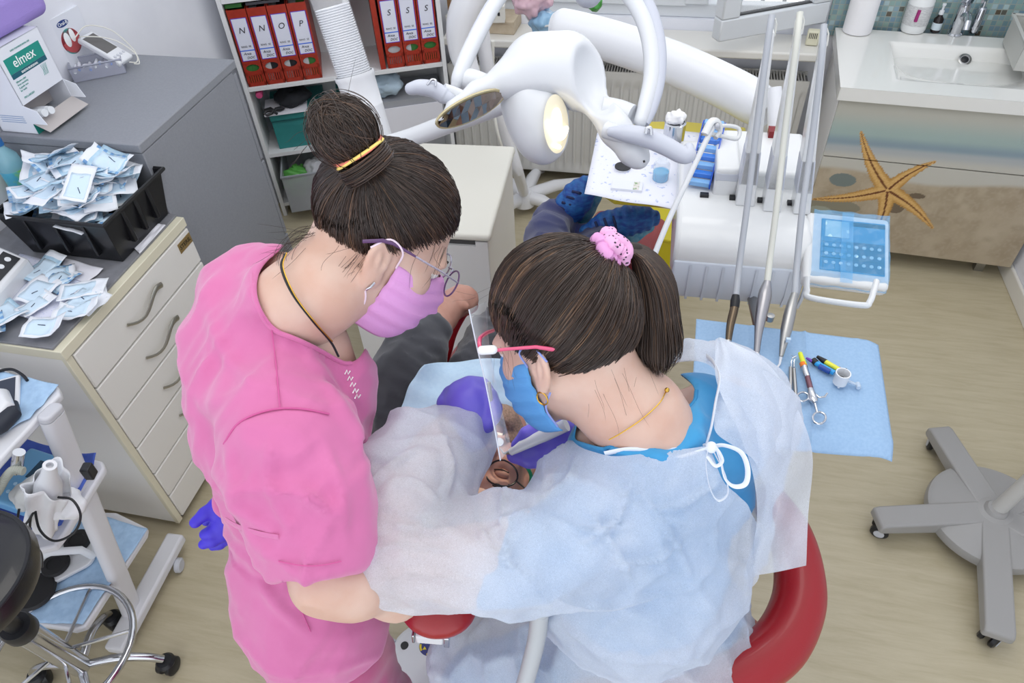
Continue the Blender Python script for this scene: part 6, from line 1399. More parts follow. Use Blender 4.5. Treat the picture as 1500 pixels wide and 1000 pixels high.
def face_mask(H, m, loopm, parent, ear_side, nz=True):
    def fn(u, v):
        a = math.radians(-86+172*u); z = -.022-.108*v+(.012*(1-abs(2*u-1))*(1-v)*1.0)
        fr = math.cos(a)
        bul = math.sin(math.pi*min(1, v*1.0))**.6
        rx = .075+.030*bul+(.018*math.exp(-((u-.5)/.12)**2) if v < .45 else .004); ry = .0635+.010*bul-.012*v
        x = .010+rx*max(0, fr)**.8-.010*v; y = ry*math.sin(a)
        pl = .0022*math.sin(v*30) if .15 < v < .85 else 0
        return Vector(H.w((x+pl*fr, y+pl*math.sin(a)*.7, z+.014*abs(2*u-1)**2)))
    o = M().grid(fn, 40, 34).build('face_mask', m, parent, solid=.0012)
    for sd in (1, -1):
        u = 1 if sd == 1 else 0; a = H.V(H.loc(np.array(fn(u, .05)))); b = H.V(H.loc(np.array(fn(u, .92))))
        e = lambda p: H.V((p[0], sd*p[1], p[2]))
        M().tube([Vector(q) for q in spline([tuple(a), tuple(e((.012, .080, .014))), tuple(e((-.012, .082, .022))), tuple(e((-.029, .083, .0)))], 6)], .0014, 8).build('ear_loop', loopm, o)
        M().tube([Vector(q) for q in spline([tuple(b), tuple(e((.004, .076, -.07))), tuple(e((-.014, .079, -.045)))], 6)], .0014, 8).build('ear_loop', loopm, o)
    return o
def eyes(H, parent, closed=False):
    for sd in (1, -1):
        if closed:
            M().ell((0, 0, 0), (.011, .015, .009), Matrix.Translation(H.V((.0755, sd*.031, -.003))) @ Matrix([list(r)+[0] for r in H.R.T.tolist()]+[[0, 0, 0, 1]]), 18, 12).build('eyelid', m_skin2, parent)
            M().tube([H.V((.083, sd*.018, -.006)), H.V((.0865, sd*.031, -.009)), H.V((.080, sd*.044, -.007))], .0012, 6).build('lashes', m_hcap, parent); M().tube([H.V((.084, sd*.014, .014)), H.V((.088, sd*.03, .020)), H.V((.078, sd*.05, .014))], [.003, .0042, .002], 8, sx=1.6).build('eyebrow', m_hcap, parent)
            continue
        M().ell((0, 0, 0), .0115*H.s, Matrix.Translation(H.V((.0765, sd*.031, -.002))), 16, 10).build('eye', m_eye, parent)
        M().ell((0, 0, 0), .0055*H.s, Matrix.Translation(H.V((.0835, sd*.031, -.003))), 12, 8).build('iris', m_iris, parent)
        lid = M(); lid.ell((0, 0, 0), .0125*H.s, Matrix.Translation(H.V((.0758, sd*.031, .002 if not closed else -.001))), 16, 10); lid.build('eyelid', m_skin if not closed else m_skin2, parent)
        M().tube([H.V((.084, sd*.016, .012)), H.V((.088, sd*.03, .018)), H.V((.078, sd*.048, .013))], [.002, .0028, .0012], 8, sx=1.6).build('eyebrow', m_hcap, parent)
# ================================================================== the assistant in pink
A_ax = head_axes((math.cos(math.radians(40)), 0, -math.sin(math.radians(40))), +1, math.radians(20))
earA = np.array(W(553, 383, .945)); HA = Head((0, 0, 0), A_ax, 1.0); HA.c = earA-np.array((-.010, -.078, -.014))@A_ax
print('head A', proj(HA.c), HA.c)
pa = thing('person', (HA.c[0]-.1, HA.c[1]-.2, 0), 'standing person with dark hair bun in pink short sleeved scrubs and pink mask leaning over', 'person')
neckA = [tuple(HA.w((-.035, 0, -.045)))+(.056,), tuple(W(470, 425, .985))+(.056,), tuple(W(432, 450, .99))+(.056,), tuple(W(425, 475, 1.01))+(.052,)]
hv = build_head_geo(HA, neck=neckA)
armA = [(415, 620, .93, 50), (450, 740, .91, 50), (478, 848, .905, 46), (520, 862, .92, 38), (580, 868, 1.0, 34), (660, 800, 1.10, 30), (700, 740, 1.18, 26)]
chestA = [(420, 470, 1.02, 46), (408, 425, 1.08, 34), (412, 398, 1.07, 40), (405, 520, 1.02, 70), (455, 535, 1.03, 56), (470, 500, 1.03, 40), (500, 560, 1.06, 34)]
def fnA(P): return smin(sd_chain(P, px(armA), .03), sph(P, chestA, .06), .03)
lo, hi = bounds([armA, chestA], .01); bv = surface(fnA, lo, hi, .006)
V_, F_ = join([hv, bv]); npmesh('body', V_, F_, m_skin, pa)
eyes(HA, pa)
# scrub top
torA = [(395, 490, 1.03, 90), (385, 560, 1.035, 113), (398, 650, 1.06, 106), (418, 740, 1.10, 88), (436, 820, 1.14, 98), (452, 880, 1.18, 105), (470, 915, 1.2, 98), (462, 590, 1.05, 84), (474, 680, 1.08, 74), (362, 438, 1.10, 72), (388, 408, 1.13, 56), (340, 495, 1.09, 62), (430, 470, 1.05, 52), (500, 545, 1.07, 40), (515, 800, 1.16, 30)]
slA = [(405, 590, .965, 82), (428, 665, .925, 92), (450, 740, .905, 80), (463, 800, .90, 68), (468, 822, .90, 62)]
def fnTA(P):
    d = sph(P, torA, .07); d = smin(d, smin(sd_chain(P, neckA[1:], .03), sph(P, chestA, .06), .03)-.007, .02); s_ = sd_chain(P, px(slA), .03); d = smin(d, s_, .022)
    # cut the sleeve end, hem and inside of the collar
    a = np.array(W(468, 834, .90)); b = nrm_(np.array(W(468, 834, .90))-np.array(W(440, 700, .91)))
    pl = (P-a)@b; far = np.sqrt(((P-a)**2).sum(-1))-.13; d = smax(d, np.minimum(-far, 1)*0-1 + 0*pl, 0) if False else d
    d = np.where((pl > 0) & (far < 0) & (s_ < sph(P, torA, .05)), np.maximum(d, pl), d)
    hz = np.array(W(450, 945, 1.2)); hn = nrm_(np.array(W(475, 1060, 1.32))-np.array(W(440, 820, 1.1))); d = np.maximum(d, (P-hz)@hn)
    wz = np.array(W(432, 785, 1.12)); wl = (P-wz)@hn; d = d+.006*np.exp(-(wl/.012)**2)
    return d
lo, hi = bounds([torA, slA], .02); v, f = surface(fnTA, lo, hi, .006); v = relax(v, f, 1)
dv = np.array([nrm_(np.array(CR)*.5+np.array(CU)*.85), nrm_(np.array(CR)*.85-np.array(CU)*.5), np.array(CF)])
v = folds(v, f, .020, 13, dv, 3, 1.2, .35); v = folds(v, f, .009, 28, dv[[1, 0, 2]], 9, 1.0, .3); v = relax(v, f, 1)
v = creases(v, f, [[(430, 485), (482, 560), (522, 640)], [(332, 640), (347, 770)], [(352, 500), (302, 600)], [(470, 640), (500, 720), (506, 800)], [(400, 640), (393, 705), (432, 792)], [(318, 690), (346, 742), (420, 792)], [(452, 800), (446, 872)], [(370, 830), (402, 882), (452, 930)], [(505, 590), (530, 640), (545, 690)], [(300, 450), (330, 520), (372, 560)], [(420, 700), (470, 740), (500, 760)]], .008, 9)
X, Y, Dp = proj(v)
neckhole = [(402, 374), (440, 345), (520, 400), (560, 470), (520, 527), (500, 528), (465, 508), (430, 492), (400, 476), (384, 450), (378, 420), (383, 392)]
inside = inpoly(X, Y, neckhole)
# sleeve end disc and hem opening: remove the flat caps
a = np.array(W(468, 834, .90)); b = nrm_(np.array(W(468, 834, .90))-np.array(W(440, 700, .91))); cap = (np.abs((v-a)@b) < .0035) & (np.sqrt(((v-a)**2).sum(-1)) < .12)
hz = np.array(W(450, 945, 1.2)); hn = nrm_(np.array(W(475, 1060, 1.32))-np.array(W(440, 820, 1.1))); cap2 = np.abs((v-hz)@hn) < .003
top_ = npmesh('scrub_top', v, f, m_pink, pa, solid=.0018, keep=~(inside | cap2))
def seam(pts, m, parent, name='seam', r=.0012, k=8, n=6, sx=1): return M().tube(wpath(pts, k), r, n, sx=sx).build(name, m, parent)
def onsurf(pts, v, off=.0015):
    """snap pixel path onto the nearest visible vertices of a surface"""
    X, Y, Dp = proj(v); out = []
    for x, y in pts:
        dd = (X-x)**2+(Y-y)**2; m = dd < 12**2
        d = Dp[m].min() if m.any() else Dp[dd.argmin()]; near = m & (Dp < d+.03) if m.any() else dd < 1e9
        if m.any(): w_ = np.exp(-dd[near]/30); dep = (Dp[near]*w_).sum()/w_.sum()
        else: dep = d
        out.append(W(x, y, dep-off))
    return out
def surfline(name, pts, v, m, parent, r=.0012, off=.001, n=8, sx=1):
    P2 = spline([(x, y) for x, y in pts], 8); Q = onsurf([tuple(p) for p in P2], v, off)
    Q = [np.array(q) for q in Q]
    for _ in range(4): Q = [Q[0]]+[(Q[i-1]+2*Q[i]+Q[i+1])/4 for i in range(1, len(Q)-1)]+[Q[-1]]
    return M().tube([Vector(q) for q in Q], r, n, sx=sx).build(name, m, parent)
vA = v
m_seamA = mat('pink_stitch', 'c55a93', .8)
surfline('neckline_band', [(370, 402), (372, 432), (384, 462), (400, 483), (432, 496), (466, 512), (500, 531), (514, 532)], vA, m_pink, top_, .0035, -.001)
surfline('seam', [(398, 484), (405, 540), (410, 598)], vA, m_seamA, top_, .001, .0035); surfline('seam', [(328, 650), (350, 618), (395, 600), (440, 598), (482, 606)], vA, m_seamA, top_, .0014, .0035)
surfline('seam', [(408, 822), (440, 828), (470, 828), (500, 822)], vA, m_seamA, top_, .0008, .0035); surfline('waist_tie', [(333, 762), (350, 772), (380, 782), (410, 788)], vA, m_pink, top_, .006, .0, sx=.3)
surfline('seam', [(432, 868), (442, 895), (455, 925)], vA, m_seamA, top_, .001, .0035)
M().tube(wpath([(330, 738, 1.15), (318, 728, 1.15), (318, 745, 1.15), (332, 757, 1.15)], 5), .004, 8, sx=2).build('tie_loop', m_pink, top_)
lg_ = M(); 
for i, (x, y) in enumerate(((508, 545), (512, 554), (516, 563), (520, 572), (523, 580))): lg_.tube(onsurf([(x-3, y+3), (x, y-3), (x+2, y+3), (x+5, y-2)], vA, .002), .0009, 6)
lg_.build('white_embroidery', m_w, top_)
# trousers
trA = [(455, 900, 1.2, 92), (478, 960, 1.27, 88), (500, 1040, 1.36, 78)]
def fnTr(P):
    d = sph(P, trA, .05)
    for pts in ([(470, 960, 1.27, 70), (495, 1040, 1.42, 62), (540, 1180, 1.62, 52), (600, 1310, 1.84, 46)], [(500, 950, 1.33, 68), (545, 1040, 1.47, 60), (590, 1160, 1.7, 50), (640, 1260, 1.92, 44)]): d = smin(d, sd_chain(P, px(pts), .02), .03)
    return np.maximum(d, .03-P[..., 2])
pts_ = [trA, [(470, 960, 1.27, 80), (600, 1310, 1.84, 60)], [(500, 950, 1.33, 80), (640, 1260, 1.92, 60)]]
lo, hi = bounds(pts_, .02); v, f = surface(fnTr, lo, hi, .009); v = folds(v, f, .012, 14, dv, 21, 1, .3); npmesh('trousers', v, f, m_pinkT, pa)
print('trouser bottom z', v[:, 2].min())
zb = v[:, 2].min(); sc_ = v[v[:, 2] < zb+.05]; 
for px_, py_ in ((600, 1320), (640, 1275)):
    q = W(px_, py_, 1.86); M().tube([Vector((q.x-.05, q.y, .035)), Vector((q.x+.05, q.y+.01, .04)), Vector((q.x+.13, q.y+.02, .028))], [.036, .042, .03], 16, rnd=True).build('shoe', mat('white_clog', 'e6e6e6', .5), pa)
# far arm glove behind her back
def hand(name, palm, fingers, m, parent, k=.012, h=.0026, kk=.006):
    ls = [palm]+fingers
    def fn(P):
        d = sd_chain(P, px(palm), .02); 
        for g in fingers: d = smin(d, sd_chain(P, px(g), kk), k)
        return d
    lo, hi = bounds(ls, .008); v, f = surface(fn, lo, hi, h); return npmesh(name, relax(v, f, 1), f, m, parent)
hand('glove', [(380, 720, 1.26, 30), (345, 742, 1.22, 30), (338, 752, 1.2, 27)], [
    [(335, 738, 1.19, 12), (318, 738, 1.18, 10), (300, 752, 1.175, 9), (286, 765, 1.17, 8.5)],
    [(335, 748, 1.21, 12), (318, 752, 1.22, 10), (303, 762, 1.22, 8.5)],
    [(338, 760, 1.2, 12), (325, 770, 1.195, 10), (310, 779, 1.19, 9), (300, 782, 1.19, 8)],
    [(342, 768, 1.2, 11), (328, 783, 1.2, 9), (312, 792, 1.2, 8.5), (298, 797, 1.2, 7.5)],
    [(348, 772, 1.22, 10), (336, 788, 1.22, 8), (322, 797, 1.225, 7), (312, 800, 1.225, 6.5)]], m_gloveD, pa)
fa = [(345, 742, 1.235, 26), (400, 680, 1.27, 32), (430, 600, 1.22, 40), (380, 480, 1.12, 50)]
lo, hi = bounds([fa], .01); v, f = surface(lambda P: sd_chain(P, px(fa), .02), lo, hi, .007); npmesh('forearm_skin', v, f, m_skin, pa)
# hair
hc = hair_cap(HA, pa)
rA = np.random.default_rng(11); tieA = tuple(HA.loc(np.array(W(535, 235, .905))))
C, at = hair_paths(HA, tieA, 5200, 14, rA, off=(0, .007)); put_strands('combed_hair', HA, C, at, m_hairA, hc, .0005)
bunc = HA.loc(np.array(W(503, 192, .885))); bax = nrm_(bunc-np.array(tieA)); print('tieA', tieA, bunc)
def bunfn(P):
    Q = H_.loc(P); d = sd_ell(Q, bunc, (.038, .036, .036)); d = smin(d, sd_cap(Q, tieA, bunc, .022, .024), .012); return d*H_.s
H_ = HA; v, f = surface(bunfn, HA.w(bunc)-.09, HA.w(bunc)+.09, .004); bun = npmesh('bun', v, f, m_hcap, hc)
B_ = []; ba = []
for i in range(2400):
    n = rA.normal(size=3); n = nrm_(nrm_(n-bax*(n@bax))+bax*rA.normal()*.28); u = nrm_(np.cross(n, bax)+rA.normal(size=3)*.15); u = nrm_(u-n*(u@n)); w_ = np.cross(n, u); a0 = rA.uniform(0, 6.28); ln = rA.uniform(1.0, 2.4); t = np.linspace(a0, a0+ln, 14)[:, None]
    R3 = np.array((.0395, .0375, .0375))*rA.uniform(.97, 1.08 if i % 12 else 1.25); c = bunc+(np.cos(t)*u+np.sin(t)*w_+n*rA.uniform(-.35, .35))*R3; B_.append(c); ba.append(rA.beta(2, 4)+.08)
put_strands('bun_strands', HA, np.array(B_), np.array(ba), m_hairA, bun, .0005)
# swirl at the base of the bun
B_ = []; ba = []
u = nrm_(np.cross(bax, (0, 1.0, .3))); w_ = np.cross(bax, u)
for i in range(420):
    a0 = rA.uniform(0, 6.28); ln = rA.uniform(1.5, 4); t = np.linspace(a0, a0+ln, 16)[:, None]; rr = rA.uniform(.026, .037); hh = rA.uniform(-.014, .008)
    B_.append(np.array(tieA)+np.array((0, 0, -.002))+(np.cos(t)*u+np.sin(t)*w_)*rr+bax*hh+rA.normal(size=3)*.001); ba.append(rA.beta(2, 4)+.1)
put_strands('base_twist', HA, np.array(B_), np.array(ba), m_hairA, bun, .0006)
tb = M()
for k, (rr, hh) in enumerate(((.034, .010), (.0335, .0155))):
    tb.mi(k); tb.tube([HA.V(np.array(tieA)+(math.cos(a)*u+math.sin(a)*w_)*rr+bax*(hh+.004*math.sin(a*1+k*2))) for a in [i*math.pi/16 for i in range(32)]], .0021, 8, closed=True)
tb.build('hair_tie', [mat('tie_yellow', 'f0d878', .6), mat('tie_coral', 'f08a76', .6)], bun)
# loose flyaways at nape, temple and bun
B_ = []; ba = []
for i in range(150):
    if i % 2: continue
    if i < 70: s0 = np.array((-.075+rA.normal()*.012, rA.uniform(-.05, .05), -.045+rA.normal()*.012)); dr = np.array((-.03+rA.normal()*.02, rA.normal()*.025-.01, -.045+rA.normal()*.02))
    elif i < 105: s0 = np.array((-.03+rA.normal()*.012, -.072, -.02+rA.normal()*.01)); dr = np.array((-.01+rA.normal()*.012, -.012, -.055+rA.normal()*.02))
    elif i < 125: s0 = np.array((.055+rA.normal()*.008, -.062, .045)); dr = np.array((.01, -.006, -.055+rA.normal()*.02))
    else: s0 = bunc+nrm_(rA.normal(size=3))*.045; dr = nrm_(s0-bunc+rA.normal(size=3)*.02)*.04
    t = np.linspace(0, 1, 12)[:, None]; B_.append(s0+dr*t+np.sin(t*rA.uniform(2, 6)+rA.uniform(0, 3))*rA.normal(size=3)*.0045*t); ba.append(rA.uniform(.1, .5))
put_strands('loose_hairs', HA, np.array(B_), np.array(ba), m_hairA, hc, .00025)
B_ = []; ba = []
for i in range(14):   # curl at the nape
    s0 = np.array((-.088, -.02, -.035))+rA.normal(size=3)*.006; t = np.linspace(0, 1, 20)[:, None]; ph = rA.uniform(-.4, .4)
    B_.append(s0+np.array((-.02, -.03, -.045))*t+.008*np.concatenate([np.cos(t*6+ph)-1, np.sin(t*6+ph)*.6, np.sin(t*6+ph)], 1)*(t**.5)); ba.append(.2)
put_strands('nape_curl', HA, np.array(B_), np.array(ba), m_hairA, hc, .0003)
mk = face_mask(HA, mat('pink_mask_fabric', 'dcA0d8'.lower(), .8, bump=.3, bscale=300), mat('loop_pale', 'e9d6e4', .7), pa, -1)
# glasses
gA = thing('g', (0, 0, 0)); bpy.data.objects.remove(gA)
m_pur = mat('purple_frame', '5a3a66', .3); m_silv = mat('silver_frame', 'b9b4c2', .25, .8); m_lens = mat('lens', 'f4f6fa', .03, alpha=.12, spec=.8)
gl = M().tube([HA.V(p) for p in ((-.042, -.083, .002), (-.020, -.083, .016), (-.005, -.082, .019), (.03, -.078, .017))], [.0028, .0032, .0026, .0018], 8, sx=.6).build('eyeglasses', m_pur, pa)
M().tube([HA.V(p) for p in ((.03, -.078, .017), (.075, -.072, .014), (.105, -.066, .010))], .0015, 8).build('temple', m_silv, gl); M().tube([HA.V(p) for p in ((-.03, .082, .004), (.03, .078, .017), (.105, .066, .010))], .0015, 8).build('temple', m_silv, gl)
for sd in (1, -1):
    rim = [HA.V((.112-.10*abs(abs(.034+.026*math.cos(a))-.0)**1.6*2, sd*(.034+.026*math.cos(a)), -.004+.019*math.sin(a)*(1 if math.sin(a) > 0 else 1.0))) for a in [i*math.pi/16 for i in range(32)]]
    M().tube(rim, .0013, 6, closed=True).build('rim', m_silv if sd == 1 else m_pur, gl); M()._add(rim, [list(range(32))]).build('lens', m_lens, gl)
M().tube([HA.V((.110, -.010, .004)), HA.V((.114, 0, .007)), HA.V((.110, .010, .004))], .0013, 8).build('bridge', m_silv, gl)
ea = M().tube([HA.V(p) for p in ((.0, -.084, -.040), (-.002, -.087, -.047), (-.004, -.084, -.054), (-.002, -.078, -.050))], .0016, 8).build('earring', m_chrome, pa)
surf_n = hv[0]
M().tube(wpath([(418, 372, .925), (412, 392, .915), (428, 430, .912), (458, 470, .925), (484, 500, .955), (496, 522, .97)], 6), .0016, 8).build('black_cord_necklace', m_black_pl, pa)
M().tube(wpath([(420, 370, .924), (415, 392, .913), (432, 432, .910), (462, 472, .923), (487, 500, .953)], 6), .0009, 8).build('gold_thread', mat('gold', 'c9a24a', .25, 1), pa)
# ================================================================== the patient
cB = np.array(W(716, 700, 1.335)); fP = rhz((-.06, -.42, .90)); uP = rhz((-.30, -.85, -.42)); fP = nrm_(fP); uP = nrm_(uP-fP*(uP@fP)); lP = np.cross(uP, fP); HP = Head(cB, np.array([fP, lP, uP]), 1.0)
pp_ = thing('person', (cB[0], cB[1]+.6, 0), 'reclining person with open mouth, dark sweater and blue shoes under a pale blue bib', 'person')
neckP = [tuple(HP.w((-.03, 0, -.05)))+(.055,), tuple(HP.w((-.06, 0, -.14)))+(.06,)]
hvP = build_head_geo(HP, True, neckP, 1)
hsP = [(664, 446, 1.645, 20), (676, 437, 1.66, 18), (683, 436, 1.66, 15)]
faP = [(628, 490, 1.53, 30), (645, 462, 1.60, 24), (662, 447, 1.64, 20)]
fgP = [[(684, 430, 1.66, 8), (692, 434, 1.665, 7), (694, 441, 1.665, 6)], [(684, 436, 1.655, 8), (692, 441, 1.655, 7), (691, 448, 1.66, 6)], [(681, 441, 1.65, 8), (688, 447, 1.65, 7), (686, 453, 1.655, 6)], [(676, 445, 1.65, 7), (682, 452, 1.65, 6), (679, 457, 1.655, 5.5)], [(666, 440, 1.63, 8), (676, 447, 1.62, 7), (682, 449, 1.62, 6)]]
def fnH(P):
    d = smin(sd_chain(P, px(faP), .02), sd_chain(P, px(hsP), .02), .02)
    for g in fgP: d = smin(d, sd_chain(P, px(g), .004), .008)
    return d
lo, hi = bounds([faP, hsP]+fgP, .01); hnd = surface(fnH, lo, hi, .0028)
V_, F_ = join([hvP, hnd]); npmesh('body', V_, F_, m_skin2, pp_)
eyes(HP, pp_, closed=True)
# mouth interior
M().ell((0, 0, 0), (.016, .016, .012), Matrix.Translation(HP.V((.07, 0, -.078)))).build('mouth_inside', mat('mouth_red', '8c2f2c', .3), pp_)
tt = M(); [tt.box((-.003, -.0025, -.003), (.003, .0025, .003), Matrix.Translation(HP.V((.084, .0055*(i-2.5), -.068)))) for i in range(6)]; tt.build('teeth', mat('tooth', 'efe6d2', .2), pp_)
def hairP(P):
    Q = HP.loc(P); d = sd_ell(Q, (-.015, 0, .036), (.098, .078, .090)); n = (Q[..., 2]-.95*Q[..., 0]-.010); return smax(d, -n*.7-(vnoise(Q*90, 5)-.5)*.008, .006)
v, f = surface(hairP, HP.c-.13, HP.c+.13, .004); npmesh('short_hair', v, f, mat('hair_greying', '3a3330', .7, col2='5c5550', nscale=260, bump=.8, bscale=400), pp_)
def beardP(P):
    Q = HP.loc(P); d = head_sdf(Q, True, 1)-.0022; r = sd_ell(Q, (.05, 0, -.095), (.07, .068, .045)); return smax(smax(d, r, .004), -(sd_ell(Q, (.095, 0, -.075), (.03, .026, .018))), .003)+(vnoise(Q*160, 8)-.5)*.002
v, f = surface(beardP, HP.c-.15, HP.c+.15, .0036); npmesh('stubble_beard', v, f, mat('beard_grey', '6b5a52', .8, col2='8d7468', nscale=300), pp_)
gp = M()
for sd in (1, -1):
    rim = [HP.V((.108-.02*abs(math.cos(a)), sd*(.034+.028*math.cos(a)), .000+.022*math.sin(a))) for a in [i*math.pi/14 for i in range(28)]]; gp.tube(rim, .0017, 6, closed=True)
gp.tube([HP.V((.107, -.008, .004)), HP.V((.110, 0, .006)), HP.V((.107, .008, .004))], .0016, 6)
for sd in (1, -1): gp.tube([HP.V((.098, sd*.062, .006)), HP.V((.05, sd*.078, .010)), HP.V((-.01, sd*.082, .012))], .0016, 6)
gp.build('eyeglasses', mat('black_frame', '1c1c22', .3), pp_)
M().tube(wpath([(748, 676, 1.275), (762, 676, 1.27), (772, 684, 1.275), (778, 697, 1.29), (776, 712, 1.31)], 6), .0035, 10).build('green_strap', mat('green_strap', '1f8f63', .4), pp_)
# sweater, trousers, shoes
swP = [[(600, 650, 1.36, 52), (592, 600, 1.40, 52), (592, 555, 1.43, 48), (607, 512, 1.49, 42), (628, 488, 1.53, 30)], [(870, 640, 1.45, 50), (900, 560, 1.5, 48), (860, 500, 1.55, 36)]]
tpP = [(650, 640, 1.47, 70), (710, 610, 1.47, 78), (780, 620, 1.5, 75), (722, 550, 1.53, 74), (770, 540, 1.55, 74), (728, 498, 1.62, 52), (770, 485, 1.66, 54)]
def fnS(P):
    d = sph(P, tpP, .08)
    for c in swP: d = smin(d, sd_chain(P, px(c), .02), .02)
    return d
lo, hi = bounds([tpP]+swP, .01); v, f = surface(fnS, lo, hi, .007); v = folds(v, f, .014, 28, dv, 31, 1, .3); v_sw = v; npmesh('sweater', v, f, m_dark, pp_)
lgP = [[(775, 470, 1.72, 46), (802, 400, 1.88, 38), (802, 348, 2.05, 30), (812, 325, 2.16, 27), (820, 315, 2.2, 24)], [(790, 460, 1.75, 56), (850, 410, 1.92, 46), (880, 375, 2.05, 36), (868, 352, 2.15, 28)]]
def fnL(P):
    d = None
    for c in lgP: e = sd_chain(P, px(c), .03); d = e if d is None else smin(d, e, .03)
    return d
lo, hi = bounds(lgP, .01); v, f = surface(fnL, lo, hi, .007); v = folds(v, f, .012, 26, dv, 33, 1, .4); npmesh('trousers', v, f, m_jean, pp_)
m_shoe = mat('blue_knit_shoe', '2767a8', .6, col2='1b3f8c', nscale=40, bump=.6, bscale=130, stretch=(1, 1, 3)); m_sole = mat('teal_sole', '3f86a8', .6, col2='77a7b5', nscale=50)
def shoe(nodes, sole, laces):
    lo, hi = bounds([nodes, sole], .01)
    def fn(P): return smax(sd_chain(P, px(nodes), .03)-0, 0*P[..., 0]-1, 0)
    v, f = surface(lambda P: sd_chain(P, px(nodes), .03), lo, hi, .0045); v = v+vnormals(v, f)*(.003*np.sin(v@np.array(CR)*260)*(vnoise(v*30, 2)))[:, None]; s = npmesh('shoe', v, f, m_shoe, pp_)
    v, f = surface(lambda P: sd_chain(P, px(sole), .02), lo, hi, .0045); npmesh('sole', v, f, m_sole, s)
    for a, b in laces: M().tube([W(*a), W((a[0]+b[0])/2, (a[1]+b[1])/2, (a[2]+b[2])/2-.012), W(*b)], .004, 8).build('lace', mat('lace_navy', '1a2450', .7), s)
shoe([(826, 316, 2.16, 22), (838, 300, 2.13, 21), (850, 284, 2.11, 19), (862, 272, 2.10, 15)], [(848, 325, 2.2, 15), (856, 302, 2.17, 16), (866, 284, 2.14, 15), (874, 274, 2.12, 11)], [((818, 303, 2.10), (842, 312, 2.11)), ((823, 296, 2.09), (848, 303, 2.10)), ((830, 288, 2.08), (853, 294, 2.09)), ((838, 280, 2.07), (858, 285, 2.08))])
shoe([(862, 345, 2.12, 17), (890, 332, 2.10, 20), (920, 323, 2.09, 19), (944, 320, 2.09, 15), (958, 319, 2.09, 9)], [(852, 352, 2.15, 9), (890, 350, 2.15, 14), (925, 341, 2.14, 14), (950, 332, 2.13, 9)], [((872, 325, 2.07), (880, 345, 2.07)), ((885, 320, 2.06), (892, 342, 2.06)), ((898, 317, 2.06), (904, 338, 2.06))])
# bib
bl = [[(622, 534), (660, 529), (712, 526), (790, 530), (860, 540), (900, 560)], [(603, 560), (650, 565), (712, 560), (790, 562), (860, 575), (900, 590)], [(588, 595), (640, 600), (712, 595), (790, 600), (850, 612), (900, 625)], [(578, 632), (630, 640), (705, 632), (790, 640), (850, 650), (900, 660)], [(574, 668), (625, 678), (690, 672), (780, 684), (850, 690), (900, 690)]]
bd_ = [[1.44, 1.46, 1.47, 1.5, 1.52, 1.54], [1.405, 1.42, 1.435, 1.46, 1.48, 1.5], [1.365, 1.385, 1.395, 1.42, 1.45, 1.47], [1.335, 1.36, 1.375, 1.39, 1.42, 1.45], [1.325, 1.35, 1.39, 1.40, 1.42, 1.45]]
def vis_depth(vv):
    X, Y, Dp = proj(vv); g = {}
    for x, y, d in zip((X//12).astype(int), (Y//12).astype(int), Dp):
        k = (x, y)
        if d < g.get(k, 9): g[k] = d
    return g
g_s = vis_depth(v_sw)
def lift(x, y, d): 
    c_ = [g_s[(int(x//12)+i, int(y//12)+j)] for i in (-1, 0, 1) for j in (-1, 0, 1) if (int(x//12)+i, int(y//12)+j) in g_s]
    return min([d]+[q-.010 for q in c_])
bd_ = [[lift(x, y, d) for (x, y), d in zip(r, dd)] for r, dd in zip(bl, bd_)]
rows = [spline([(x, y, d) for (x, y), d in zip(r, dd)], 8) for r, dd in zip(bl, bd_)]; cols = [spline([rows[j][i] for j in range(5)], 10) for i in range(len(rows[0]))]
g_ = M(); nu = len(cols)-1; nv = len(cols[0])-1
g_.grid(lambda a, b: W(*cols[round(a*nu)][round(b*nv)])+Vector((0, 0, .0025*math.sin(a*19+b*7)+.002*math.sin(b*25-a*8))), nu, nv); g_.build('paper_bib', mat('bib_blue', 'b7d2e8', .75, col2='bfd8ec', nscale=120, bump=.4, bscale=500, bdist=.0008), pp_, solid=.0012)
# ================================================================== the dentist in the gown
f_ = (-math.cos(math.radians(28))*math.cos(math.radians(30)), math.cos(math.radians(28))*math.sin(math.radians(30)), -math.sin(math.radians(28)))
D_ax = head_axes(f_, -1, math.radians(15)); earD = np.array(W(792, 543, .93)); HD = Head((0, 0, 0), D_ax, 1.03); HD.c = earD-np.array((-.010, .078, -.014))*1.03@D_ax
print('head D', proj(HD.c), HD.c)
pd = thing('person', (HD.c[0]+.1, HD.c[1]-.1, 0), 'seated person with dark ponytail in see-through white gown, face shield and violet gloves', 'person')
neckD = [tuple(HD.w((-.035, 0, -.045)))+(.058,), tuple(W(900, 585, 1.0))+(.056,), tuple(W(935, 610, 1.01))+(.062,), tuple(W(950, 640, 1.03))+(.075,)]
hvD = build_head_geo(HD, neck=neckD)
armL = [(790, 800, .97, 55), (680, 830, .965, 52), (580, 822, .975, 46), (556, 790, .99, 42), (590, 720, 1.05, 38), (640, 660, 1.11, 32), (672, 615, 1.15, 26)]
armR = [(1080, 640, 1.12, 55), (1060, 600, 1.22, 45), (960, 620, 1.26, 38), (880, 640, 1.24, 30), (845, 645, 1.22, 25)]
chD = [(930, 640, 1.06, 66), (990, 640, 1.07, 60), (880, 660, 1.06, 60)]
lo, hi = bounds([armL, armR, chD], .01); bv = surface(lambda P: smin(smin(sd_chain(P, px(armL), .03), sd_chain(P, px(armR), .03), .02), sph(P, chD, .05), .03), lo, hi, .007)
V_, F_ = join([hvD, bv]); npmesh('body', V_, F_, m_skin, pd); eyes(HD, pd)
